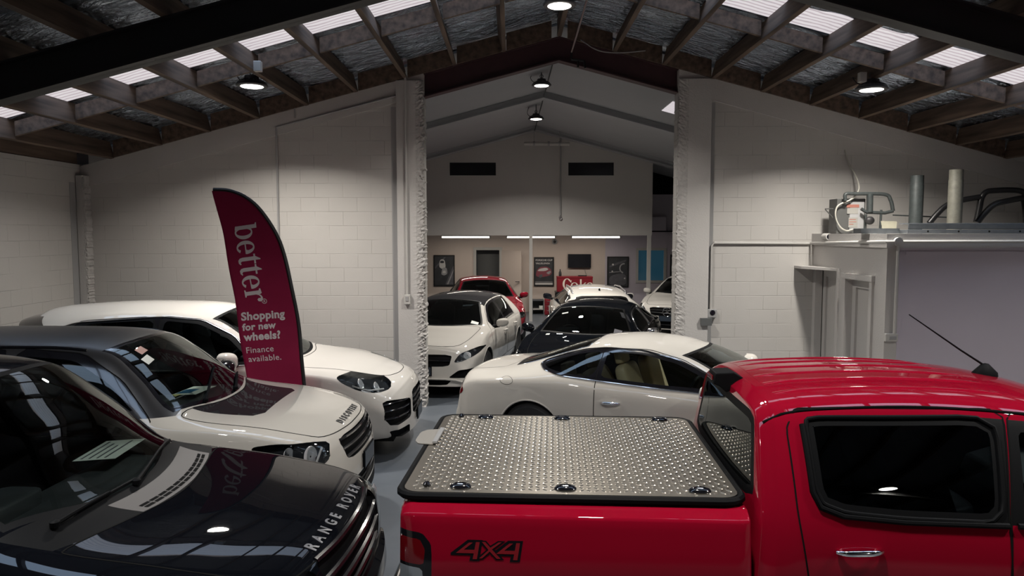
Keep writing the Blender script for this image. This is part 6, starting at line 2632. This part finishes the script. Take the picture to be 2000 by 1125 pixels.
def feather_flag():
    left = crom([fp(*p) for p in ((50, 92), (78, 220), (105, 350), (150, 650), (190, 970), (235, 1280))], 12)
    right = crom([fp(*p) for p in ((58, 88), (130, 92), (205, 118), (272, 168), (330, 242), (374, 322), (403, 402), (438, 545), (468, 725), (488, 930), (505, 1275))], 12)
    root = empty('feather_flag', (fp(505, 0)[0] + .03, FY, 0), 0, 'tall red feather flag with white lettering, standing behind the black-roofed white SUV', 'flag')
    ox = Vector((-root.location.x, -FY, 0))

    def at(curve, t):
        s = t * (len(curve) - 1)
        i = min(int(s), len(curve) - 2)
        a, b = curve[i], curve[i + 1]
        k = s - i
        return a[0] + (b[0] - a[0]) * k, a[1] + (b[1] - a[1]) * k
    # resample both edges by height so rows stay level
    def by_len(curve, n):
        a = np.array(curve)
        s = np.concatenate([[0], np.cumsum(np.hypot(*np.diff(a, axis=0).T))])
        t = np.linspace(0, s[-1], n)
        return list(zip(np.interp(t, s, a[:, 0]), np.interp(t, s, a[:, 1])))
    n, k = 70, 20
    Lf, Rt = by_len(left, n), by_len(right, n)
    m = MB(M['flag_red'])
    vs = []
    for i in range(n):
        for j in range(k + 1):
            t = j / k
            x, z = Lf[i][0] * (1 - t) + Rt[i][0] * t, Lf[i][1] * (1 - t) + Rt[i][1] * t
            vs.append(Vector((x, fy(x, z), z)) + ox)
    m.add(vs, [(i * (k + 1) + j, i * (k + 1) + j + 1, (i + 1) * (k + 1) + j + 1, (i + 1) * (k + 1) + j) for i in range(n - 1) for j in range(k)], 0, True)
    cloth = m.build('flag_cloth', root)
    so = cloth.modifiers.new('solid', 'SOLIDIFY')
    so.thickness = .003
    so.offset = 1
    m = MB(M['flag_black'])
    vs = []
    for i, (x, z) in enumerate(Rt):
        p = Rt[max(i - 1, 0)]
        q = Rt[min(i + 1, n - 1)]
        d = np.array([q[0] - p[0], q[1] - p[1]])
        d = d / np.linalg.norm(d)
        nx, nz = d[1], -d[0]
        w_ = .036
        for t, dy in ((-.1, -.006), (.35, -.022), (.8, -.012), (.9, .006), (.35, .022), (-.1, .008)):
            xx, zz = x - nx * w_ * (1 - t) + nx * .012, z - nz * w_ * (1 - t) + nz * .012
            vs.append(Vector((xx, fy(xx, zz) + dy, zz)) + ox)
    m.add(vs, [(i * 6 + j, i * 6 + (j + 1) % 6, (i + 1) * 6 + (j + 1) % 6, (i + 1) * 6 + j) for i in range(n - 1) for j in range(6)], 0, True)
    m.build('flag_sleeve', root)
    e = Rt[-1]
    m = MB(M['satin_metal'])
    m.tube([Vector((e[0] - .01, fy(*e), e[1] + .3)) + ox, Vector((e[0] - .005, fy(*e), e[1])) + ox, Vector((e[0] + .03, FY, .06)) + ox], .012, 10)
    m.build('flag_pole', root)
    m = MB(M['steel_dark'])
    m.tube([(0, 0, 0.01), (0, 0, .16)], .022, 12)
    for a in (45, 135, 225, 315):
        m.box(0, .42, -.02, .02, 0, .012, 0, Matrix.Rotation(R(a), 4, 'Z'))
    m.build('flag_base', root)

    # --- lettering
    t = MB(M['flag_white'])
    hd, sm = MB(M['flag_white']), MB(M['flag_white'])

    def put(pts, faces, t=t):
        P = []
        for x, z in pts:
            P.append(Vector((x, fy(x, z) - .005, z)) + ox)
        t.add(P, faces, 0)

    def poly(loop, tf):
        # cut long outlines small so they follow the cloth
        v, f = tri2d([loop])
        put([tf(p.x, p.y) for p in v], f)

    def arc_band(cx, cy, rx, ry, tx, ty, a0, a1, nn=26):
        o, i_ = [], []
        for q in range(nn + 1):
            a = R(a0 + (a1 - a0) * q / nn)
            o.append((cx + rx * math.cos(a), cy + ry * math.sin(a)))
            i_.append((cx + (rx - tx) * math.cos(a), cy + (ry - ty) * math.sin(a)))
        return o + i_[::-1]

    # line frame: starts at the b, runs down the cloth; letters' tops point right
    p0, p1 = np.array(fp(153, 268)), np.array(fp(207, 655))
    dl = (p1 - p0) / np.linalg.norm(p1 - p0)
    up = np.array([-dl[1], dl[0]])
    if up[0] < 0:
        up = -up
    xh = .163
    un = np.linalg.norm(p1 - p0) / 4.72

    def TF(ox_):
        return lambda x, y: tuple(p0 + dl * (ox_ + x) * un + up * y * xh)
    pos = 0.0
    for ch in 'better':
        tf = TF(pos)
        if ch == 'b':
            poly([(.10, .06), (.34, .0), (.34, 1.36), (.0, 1.40), (.0, 1.33), (.10, 1.28)], tf)
            for a0, a1 in ((-150, 150),):
                poly(arc_band(.52, .52, .44, .54, .23, .09, a0, a1), tf)
            pos += 1.04
        elif ch == 'e':
            poly(arc_band(.44, .50, .43, .54, .23, .09, 10, 318), tf)
            poly([(.18, .46), (.86, .46), (.87, .60), (.60, .60), (.60, .53), (.18, .53)], tf)
            pos += .90
        elif ch == 't':
            poly([(.16, .22), (.20, .06), (.32, -.03), (.50, -.02), (.62, .08), (.58, .13), (.48, .09), (.40, .16), (.40, 1.30), (.34, 1.30), (.16, 1.02)], tf)
            poly([(.0, .90), (.62, .90), (.62, 1.01), (.0, 1.0)], tf)
            pos += .66
        else:
            poly([(.0, .0), (.46, .0), (.46, .07), (.36, .10), (.36, .95), (.30, 1.04), (.0, 1.0), (.0, .93), (.12, .88), (.12, .10), (.0, .07)], tf)
            poly([(.34, .62), (.42, .84), (.54, .93), (.62, .93), (.60, .80), (.68, .70), (.80, .74), (.84, .88), (.74, 1.03), (.58, 1.05), (.44, .98), (.34, .84)], tf)
            pos += .8
    # registered mark
    cx, cz = fp(303, 666)
    v, f = tri2d([[(cx + .026 * math.cos(a), cz + .026 * math.sin(a)) for a in np.linspace(0, 2 * PI, 24, endpoint=False)], [(cx + .021 * math.cos(a), cz + .021 * math.sin(a)) for a in np.linspace(0, 2 * PI, 24, endpoint=False)]])
    put([(p.x, p.y) for p in v], f)
    vs, fs = text_shape('R', .035, .0005, 1, 'CENTER')
    put([(cx + a, cz - .012 + b) for a, b in vs], fs)
    # small lines
    rot = R(4.0)
    for s, u, v, wd_, ex in (('Shopping', 184, 767, (410 - 184), .0045), ('for new', 190, 820, (362 - 190), .0045), ('wheels?', 197, 874, (386 - 197), .0045), ('Finance', 209, 940, (350 - 209), .0008), ('available.', 218, 987, (388 - 218), .0008)):
        vs, fs = text_shape(s, .12, ex, 1.06)
        x0, x1 = min(a for a, b in vs), max(a for a, b in vs)
        sc = wd_ / 2.678 * FS / (x1 - x0)
        bx, bz = fp(u, v)
        put([(bx + ((a - x0) * math.cos(rot) - b * math.sin(rot)) * sc, bz + ((a - x0) * math.sin(rot) + b * math.cos(rot)) * sc) for a, b in vs], fs, hd if ex > .002 else sm)
    t.build('brand_lettering', root)
    hd.build('headline_lettering', root)
    sm.build('small_lettering', root)


feather_flag()


# ------------------------------------------------------------------ things on top of the room
RTOP = RZ


def rt(u, v, Y):
    """measured on the shelf of things, at depth Y"""
    return Vector(((580 + u / 4.762) * Y / 1450, Y, 2.5 - (320 + v / 4.762 - 455) * Y / 1450))


def on_room():
    Y = 10.15
    a, b = rt(210, 640, Y), rt(470, 330, Y)
    root = empty('heater_box', ((a.x + b.x) / 2, Y, RTOP), 0, 'grey metal unit box with warning labels on top of the room', 'equipment box')
    hw, hh = (b.x - a.x) / 2, b.z - RTOP
    m = MB(M['box_grey'])
    m.box(-hw, hw, -.12, .14, 0, hh)
    m.build('box_body', root, bevel=.01)
    m = MB(M['conduit_grey'])
    m.box(-hw + .17, hw - .02, -.128, -.12, .05, hh - .04)
    m.build('front_cover', root, bevel=.004)
    for (u0, u1, v0, v1, mm) in ((335, 450, 380, 408, 'label_red'), (340, 440, 412, 466, 'label_white'), (356, 440, 500, 592, 'label_white')):
        p, q = rt(u0, v1, Y - .13) - root.location, rt(u1, v0, Y - .13) - root.location
        m = MB(M[mm])
        m.box(p.x, q.x, -.131, -.128, p.z, q.z)
        m.build('label_sticker', root)
    for i in range(3):
        p, q = rt(362, 515 + i * 22, Y - .13) - root.location, rt(362 + (60, 66, 40)[i], 522 + i * 22, Y - .13) - root.location
        m = MB(M['label_red'])
        m.box(p.x, q.x, -.132, -.131, q.z, p.z)
        m.build('label_print', root)
    m = MB(M['box_grey'])
    for q in (((135, 420), (215, 420)), ((140, 428), (212, 505)), ((138, 420), (140, 430))):
        m.tube([rt(*q[0], Y) - root.location, rt(*q[1], Y) - root.location], .008, 6)
    m.build('side_bracket', root)
    # white cable from the wall to the box
    m = MB(M['cable_white'])
    pts = [rt(300, -120, YW - .014), rt(345, 10, YW - .03), rt(395, 90, 10.45), rt(440, 200, 10.2), rt(428, 275, 10.0), rt(370, 335, 9.98), rt(265, 382, 9.98), rt(234, 440, 9.98), rt(242, 520, 9.98), rt(285, 592, 9.98), rt(340, 622, 9.98), rt(392, 612, 10.0)]
    m.tube(crom(pts, 6), .010, 8)
    tag(m.build('power_cable'), 'white cable looping from the wall over the grey unit box', 'cable')
    # old bull bar frame with a lamp
    Y = 9.95
    root = empty('bull_bar', (rt(600, 0, Y).x, Y, RTOP), 0, 'dark green-grey bull bar frame beside the unit box', 'bull bar')
    P = lambda u, v, y=Y: rt(u, v, y) - root.location
    m = MB(M['galv'])
    m.tube(crom([P(320, 345), P(322, 285), P(420, 282), P(680, 287), P(738, 340), P(765, 440)], 6), .024, 10)
    m.tube([P(765, 440), P(690, 458), P(520, 452), P(470, 420)], .022, 10)
    m.build('top_tube', root)
    m = MB(M['galv'])
    m.tube([P(545, 282), P(548, 450)], .042, 12)
    m.build('centre_post', root)
    m = MB(M['galv'])
    m.tube([P(515, 470), P(512, 640)], .016, 8)
    m.tube([P(655, 430), P(650, 640)], .016, 8)
    m.box(P(500, 0).x, P(690, 0).x, -.05, .05, 0, .03)
    m.build('lower_frame', root)
    m = MB(M['steel_dark'])
    c = P(552, 528, Y - .05)
    m.sphere(c, .062, .045, .055)
    m.build('fog_lamp', root)
    m = MB(M['galv'])
    m.tube([P(765, 478), P(1285, 500, Y + .05)], .009, 6)
    m.build('thin_rod', root)
    # beige tray
    Y = 9.6
    root = empty('beige_panel', (rt(750, 0, Y).x, Y, RTOP), 0, 'small beige panel leaning beside the bull bar', 'panel')
    P = lambda u, v: rt(u, v, Y) - root.location
    m = MB(M['galv_tan2'])
    q = [P(668, 626), P(788, 628), P(836, 540), P(692, 538)]
    vs = [Vector((p.x, -.06 + .14 * (p.z / .15), max(p.z, 0))) for p in q]
    vs += [v + Vector((0, .02, .01)) for v in vs]
    m.add(vs, [(0, 1, 2, 3), (7, 6, 5, 4), (0, 4, 5, 1), (1, 5, 6, 2), (2, 6, 7, 3), (3, 7, 4, 0)])
    m.build('panel_sheet', root)
    # upright pipes
    for (u0, u1, v0, Y, mm, lab) in ((918, 1035, 115, 9.75, 'galv', 'dark grey upright pipe on the room top, left of the two'), (1274, 1398, 62, 9.35, 'galv_tan', 'tan weathered upright pipe on the room top, right and taller of the two')):
        a, b = rt(u0, v0, Y), rt(u1, v0, Y)
        r, hgt = (b.x - a.x) / 2, a.z - RTOP
        m = MB(M[mm], M['gap'])
        m.lathe([(r, 0), (r, hgt - .13), (r * .96, hgt - .12), (r * .96, hgt), (r * .86, hgt)], 24)
        m.lathe([(r * .86, hgt), (r * .86, hgt - .2), (0, hgt - .2)], 24, None, 1)
        tag(m.build('pipe_length', loc=((a.x + b.x) / 2, Y, RTOP)), lab, 'pipe')
    # long metal plank lying along the front
    Y = 8.78
    a, b = rt(905, 655, Y), rt(2060, 555, Y)
    root = empty('metal_plank', (a.x, Y, RTOP + .004), 0, 'long grey metal channel lying along the front of the room top', 'metal channel')
    ln_ = 2.55
    hh = b.z - RTOP
    m = MB(M['plank_metal'])
    m.box(0, ln_, -.02, .20, hh - .015, hh)
    m.box(0, ln_, -.02, -.005, hh * .42, hh - .015)
    m.box(-.02, ln_, -.04, .22, 0, hh * .36)
    m.build('channel', root, bevel=.004)
    m = MB(M['gap'])
    for i in range(7):
        m.lathe([(0, .001), (.012, .001), (.012, 0)], 10, Matrix.Translation((.22 + .36 * i, -.041, hh * .2)) @ Matrix.Rotation(R(90), 4, 'X'))
    m.build('bolt_hole', root)
    m = MB(M['plank_metal'])
    m.box(-.50, -.04, .1, .3, 0, .06)
    m.build('end_channel', root)
    # black sports bar
    Y = 9.75
    root = empty('roll_bar', (rt(1560, 0, Y).x, Y, RTOP), 0, 'black tubular roll bar on the room top at the right edge', 'roll bar')
    P = lambda u, v, y=Y: rt(u, v, y) - root.location
    r = .037
    m = MB(M['frame_black'])
    m.tube(crom([P(1105, 552), P(1180, 460), P(1265, 385), P(1400, 340), P(1560, 312)], 5), r, 10)
    m.build('side_stay', root)
    m = MB(M['frame_black'])
    m.tube(crom([P(1540, 545), P(1562, 420), P(1578, 320), P(1620, 265), P(1700, 252), P(1850, 248), P(1950, 262), P(1990, 310), P(2030, 420), P(2050, 545)], 5), r, 10)
    m.build('main_hoop', root)
    m = MB(M['frame_black'])
    m.tube(crom([P(1548, 550, Y - .3), P(1610, 465, Y - .3), P(1700, 380, Y - .3), P(1830, 345, Y - .25), P(1975, 318, Y - .1)], 5), r, 10)
    m.tube(crom([P(1965, 335, Y - .1), P(1985, 440, Y - .2), P(1996, 548, Y - .3)], 5), r * .8, 10)
    m.build('front_stay', root)


M['galv_tan2'] = noise_var(mat('beige_sheet', (0.19, 0.18, 0.135), 0.6), (0.19, 0.18, 0.135), 0.2, 9)
on_room()


# ------------------------------------------------------------------ office: posters, television, drinks cooler
PX = 1450.0 / 23.48


def ow(px, py, Y=23.48):
    return ((px - 1000) * Y / 1450, 2.5 - (py - 455) * Y / 1450)


def picture(px0, py0, px1, py1, label, draw, name='framed_poster', cat='poster'):
    x0, z1 = ow(px0, py0)
    x1, z0 = ow(px1, py1)
    root = empty(name, ((x0 + x1) / 2, YO - .002, z0), 0, label, cat)
    w_, h_ = x1 - x0, z1 - z0
    f = MB(M['frame_black'])
    for q in ((-w_ / 2, w_ / 2, 0, .03), (-w_ / 2, w_ / 2, h_ - .03, h_), (-w_ / 2, -w_ / 2 + .03, .03, h_ - .03), (w_ / 2 - .03, w_ / 2, .03, h_ - .03)):
        f.box(q[0], q[1], -.03, 0, q[2], q[3])
    f.build('frame', root)
    p = MB(M['poster_dark'], M['poster_grey'], M['poster_mid'], M['poster_white'], M['poster_red'])
    p.box(-w_ / 2 + .028, w_ / 2 - .028, -.012, -.002, .028, h_ - .028)
    lay = [0]

    def shape(pts, mi):
        lay[0] += 1
        y = -.0125 - .0003 * lay[0]
        v, fs = tri2d([[((a - .5) * w_, b * h_) for a, b in pts]])
        p.add([(q.x, y, q.y) for q in v], fs, mi)

    def words(s, a, b, size, mi, width=None):
        lay[0] += 1
        vs, fs = text_shape(s, size * h_, .002)
        x0_, x1_ = min(q[0] for q in vs), max(q[0] for q in vs)
        sc = (width * w_ / (x1_ - x0_)) if width else 1
        p.add([((a - .5) * w_ + (u - x0_) * sc, -.0125 - .0003 * lay[0], b * h_ + v) for u, v in vs], fs, mi)
    draw(shape, words)
    p.build('print', root)


def road(shape, words):
    shape([(.95, .06), (.55, .06), (.90, .62), (.95, .66)], 2)
    shape([(.62, .06), (.70, .06), (.95, .50), (.95, .56)], 1)
    shape([(.06, .62), (.5, .93), (.58, .93), (.06, .55)], 2)
    shape(rnd([(.25, .62), (.40, .55), (.58, .60), (.52, .86), (.30, .86)], 2, .2), 3)
    shape(rnd([(.30, .74), (.50, .74), (.48, .82), (.32, .82)], 1, .2), 0)
    shape(rnd([(.34, .38), (.50, .34), (.66, .40), (.62, .60), (.42, .60)], 2, .2), 1)
    shape(rnd([(.42, .42), (.58, .42), (.56, .50), (.44, .50)], 1, .2), 3)


def race(shape, words):
    words('PORSCHE CUP', .08, .87, .075, 3, .84)
    words('VALLELUNGA', .08, .76, .075, 3, .72)
    shape(rnd([(.08, .36), (.14, .55), (.30, .66), (.62, .68), (.84, .60), (.90, .46), (.78, .36), (.30, .30)], 2, .2), 4)
    shape(rnd([(.16, .52), (.28, .60), (.62, .64), (.74, .58), (.55, .52)], 1, .2), 3)
    shape(rnd([(.60, .46), (.82, .54), (.86, .48), (.74, .40)], 1, .2), 1)
    shape(rnd([(.22, .36), (.40, .42), (.44, .34), (.30, .28)], 1, .2), 2)
    shape([(.06, .05), (.94, .05), (.94, .12), (.06, .12)], 3)
    shape([(.06, .145), (.94, .145), (.94, .16), (.06, .16)], 1)


def front_view(shape, words):
    shape(rnd([(.1, .06), (.9, .06), (.9, .40), (.6, .46), (.1, .36)], 2, .2), 2)
    shape(rnd([(.10, .70), (.5, .82), (.88, .90), (.88, .84), (.5, .74), (.10, .64)], 2, .2), 2)
    for cx, cz, r in ((.27, .74, .045), (.24, .52, .035), (.82, .29, .035)):
        shape([(cx + r * math.cos(a), cz + r * .7 * math.sin(a)) for a in np.linspace(0, 2 * PI, 14, endpoint=False)], 3)
    arc = [(.78 + .22 * math.cos(a), .62 + .17 * math.sin(a)) for a in np.linspace(R(80), R(260), 14)]
    shape(arc + [(.78 + .16 * math.cos(a), .62 + .125 * math.sin(a)) for a in np.linspace(R(260), R(80), 14)], 1)
    shape([(.1, .47), (.6, .50), (.6, .52), (.1, .49)], 1)


picture(847, 498, 888, 559, 'dark framed poster of a white car on a road, left end of the office wall', road)
picture(1043, 502, 1082, 559, 'framed racing poster with a two-line title, right of the white post', race)
picture(1186, 501, 1228, 561, 'dark framed poster with small bright spots, right of the television', front_view)


def sea(shape, words):
    shape([(.1, .1), (.9, .1), (.9, .9), (.1, .9)], 3)
    shape(rnd([(.15, .5), (.5, .62), (.85, .5), (.85, .3), (.15, .25)], 2, .2), 2)


picture(1309, 497, 1340, 549, 'pale poster at the far right of the back wall, just showing past the right pier', sea)


def office():
    x0, z1 = ow(1109, 496)
    x1, z0 = ow(1154, 523)
    root = empty('television', ((x0 + x1) / 2, YO, z0), 0, 'black flat television on the office wall', 'television')
    w_ = (x1 - x0) / 2
    m = MB(M['frame_black'])
    m.box(-w_, w_, -.09, -.05, 0, z1 - z0)
    m.box(-.15, .15, -.05, 0, .1, .3)
    m.build('case', root, bevel=.006)
    m = MB(M['screen'])
    m.box(-w_ + .015, w_ - .015, -.092, -.09, .02, z1 - z0 - .015)
    m.build('tv_screen', root)
    m = MB(M['conduit_grey'])
    m.tube(crom([(.15, -.02, .0), (.20, -.02, -.15), (.24, -.02, -.27), (.20, -.03, -.36)], 5), .006, 6)
    m.build('tv_cable', root)
    # bench with the red drinks sign box
    Y = 22.6
    s = Y / 1450
    bx0, bx1 = (1085 - 1000) * s, (1165 - 1000) * s
    ztop = 2.5 - (570 - 455) * s
    root = empty('bench', ((bx0 + bx1) / 2, Y + .2, 0), 0, 'black bench under the red sign box', 'bench')
    m = MB(M['frame_black'])
    m.box(bx0 - root.location.x, bx1 - root.location.x, -.3, .3, ztop - .05, ztop)
    m.build('bench_top', root)
    for a in (bx0 + .04, bx1 - .04):
        for b in (-.26, .26):
            m = MB(M['frame_black'])
            m.box(a - root.location.x - .03, a - root.location.x + .03, b - .03, b + .03, 0, ztop - .05)
            m.build('leg', root)
    m = MB(M['cabinet_grey'])
    m.box(bx0 - root.location.x + .08, bx1 - root.location.x - .08, -.25, .25, .25, .29)
    m.build('shelf', root)
    cx0, cx1 = (1088.5 - 1000) * s, (1158 - 1000) * s
    zt = 2.5 - (540.5 - 455) * s
    root = empty('sign_box', ((cx0 + cx1) / 2, Y + .2, ztop), 0, 'red drinks cooler box with big cream lettering on the black bench', 'cooler')
    w_, h_ = (cx1 - cx0) / 2, zt - ztop
    m = MB(M['coke_red'])
    m.box(-w_, w_, -.2, .2, 0, h_)
    m.build('cooler_body', root, bevel=.01)
    m = MB(M['coke_red'])
    m.box(-w_ - .006, w_ + .006, -.206, .206, h_ - .04, h_ + .006)
    m.build('cooler_lid', root, bevel=.006)
    # script-like lettering
    t = MB(M['cream_letter'])
    lay = [0]

    def put(loops):
        v, f = tri2d(loops)
        lay[0] += 1
        t.add([(p.x, -.2065 - .0004 * lay[0], p.y) for p in v], f)

    def band(cx, cz, rx, rz, tx, tz, a0, a1, n=24):
        o = [(cx + rx * math.cos(R(a0 + (a1 - a0) * q / n)), cz + rz * math.sin(R(a0 + (a1 - a0) * q / n))) for q in range(n + 1)]
        i_ = [(cx + (rx - tx) * math.cos(R(a0 + (a1 - a0) * q / n)), cz + (rz - tz) * math.sin(R(a0 + (a1 - a0) * q / n))) for q in range(n + 1)]
        put([o + i_[::-1]])
    hC = h_ * .74
    c0 = -w_ + .30
    band(c0, h_ * .52, hC * .40, hC * .5, hC * .18, hC * .06, 38, 322)
    put([[(c0 + hC * .22, h_ * .52 + hC * .26), (c0 + hC * .42, h_ * .52 + hC * .36), (c0 + hC * .36, h_ * .52 + hC * .10)]])
    lx = c0 + hC * .66
    lz = h_ * .40
    band(lx, lz, .115, .105, .05, .02, 0, 360)
    lx += .17
    put([[(lx, lz - .11), (lx + .05, lz - .11), (lx + .05, lz + .20), (lx, lz + .20)]])
    put([[(lx + .05, lz - .01), (lx + .15, lz + .10), (lx + .19, lz + .10), (lx + .10, lz), (lx + .20, lz - .11), (lx + .14, lz - .11), (lx + .05, lz - .02)]])
    lx += .30
    band(lx, lz, .105, .105, .05, .02, 5, 320)
    put([[(lx - .07, lz - .01), (lx + .10, lz - .01), (lx + .10, lz + .015), (lx - .07, lz + .015)]])
    t.build('cooler_lettering', root)
    # bottle and small set-top box on it
    m = MB(M['seat_dark'])
    m.lathe([(.04, 0), (.042, .02), (.042, .12), (.02, .16), (.016, .21), (.02, .215), (0, .216)], 16)
    o = m.build('bottle', loc=(cx0 + .10, Y + .2, zt + .006))
    tag(o, 'dark bottle standing on the red cooler box', 'bottle')
    m = MB(M['frame_black'])
    m.box(-.13, .13, -.06, .06, 0, .03)
    o = tag(m.build('media_box', bevel=.004, loc=(cx1 - .30, Y + .2, zt + .006)), 'flat black media box on the red cooler box under the television', 'media box')
    # low shelf unit and red tool chest
    sx0, sx1 = (1040 - 1000) * s, (1063 - 1000) * s
    root = empty('shelf_unit', ((sx0 + sx1) / 2, Y + .35, 0), 0, 'low dark grey shelf unit beside the white post', 'shelf')
    w_ = (sx1 - sx0) / 2
    zs = 2.5 - (587 - 455) * s
    m = MB(M['cabinet_grey'])
    m.box(-w_, w_, -.2, .2, zs - .03, zs)
    m.box(-w_, w_, .17, .2, 0, zs - .03)
    m.box(-w_, -w_ + .02, -.2, .17, 0, zs - .03)
    m.box(w_ - .02, w_, -.2, .17, 0, zs - .03)
    m.build('shelf_case', root)
    m = MB(M['pvc'])
    m.box(-w_ + .02, w_ - .02, -.2, .17, .14, .17)
    m.build('shelf_board', root)
    m = MB(M['paper'])
    m.box(-.055, .055, -.06, .06, .002, .09)
    tag(m.build('paper_box', loc=(sx0 + .27, Y + .22, .17)), 'small white box on the shelf unit board', 'box')
    rx0, rx1 = (1064 - 1000) * s, (1082 - 1000) * s
    root = empty('tool_chest', ((rx0 + rx1) / 2, Y, 0), 0, 'red metal tool chest on the floor beside the black bench', 'tool chest')
    w_ = (rx1 - rx0) / 2
    zc_ = 2.5 - (583 - 455) * s
    m = MB(M['coke_red'])
    m.box(-w_, w_, -.18, .15, .02, zc_)
    m.build('chest_body', root, bevel=.01)
    for i in range(3):
        m = MB(M['coke_red'])
        m.box(-w_ + .015, w_ - .015, -.19, -.18, .05 + i * .14, .17 + i * .14)
        d = m.build('drawer', root, bevel=.004)
        h = MB(M['satin_metal'])
        h.box(-w_ * .5, w_ * .5, -.20, -.19, .14 + i * .14, .155 + i * .14)
        h.build('drawer_handle', d)
    # wall speaker
    x, z = ow(1083, 472)
    root = empty('wall_speaker', (x, YO, z), 0, 'small round dark speaker high on the office wall', 'speaker')
    m = MB(M['conduit_grey'])
    mt = Matrix.Rotation(R(90), 4, 'X')
    m.lathe([(.085, 0), (.085, .05), (.065, .06)], 20, mt)
    m.build('speaker_case', root)
    m = MB(M['frame_black'])
    m.lathe([(.066, .058), (.03, .062), (0, .06)], 20, mt)
    m.build('speaker_cone', root)
    x, z = ow(1007, 0)


office()


# ------------------------------------------------------------------ papers on the dashboards
def sheet(name, loc, w_, d_, rz, tilt, label, parts):
    root = empty(name, loc, rz, label, 'paper')
    root.rotation_euler = (0, tilt, rz)
    m = MB(M['paper'])
    m.box(-d_ / 2, d_ / 2, -w_ / 2, w_ / 2, 0, .002)
    m.build('sheet', root)
    for (a0, a1, b0, b1, mm, nm) in parts:
        m = MB(M[mm])
        m.box(a0, a1, b0, b1, .002, .0035)
        m.build(nm, root)


if True:
  sheet("price_sheet", (-2.43, 4.41, 1.192), .42, .24, R(4), R(-3), 'white price sheet on the dashboard of the black SUV',
      [(-.09 + .045 * i, -.078 + .045 * i, -.18, .18 - .05 * (i % 3), 'poster_mid', 'print_line') for i in range(4)])
if True:
  sheet("price_sheet", (-2.80, 6.46, 1.115), .36, .22, R(-6), R(-3), 'pale green price sheet on the dashboard of the black-roofed white SUV', [(-.10, .02, -.12, .05, 'paper_blue', 'blue_panel'), (-.105, -.03, -.30, -.16, 'paper_yellow', 'yellow_tag')])
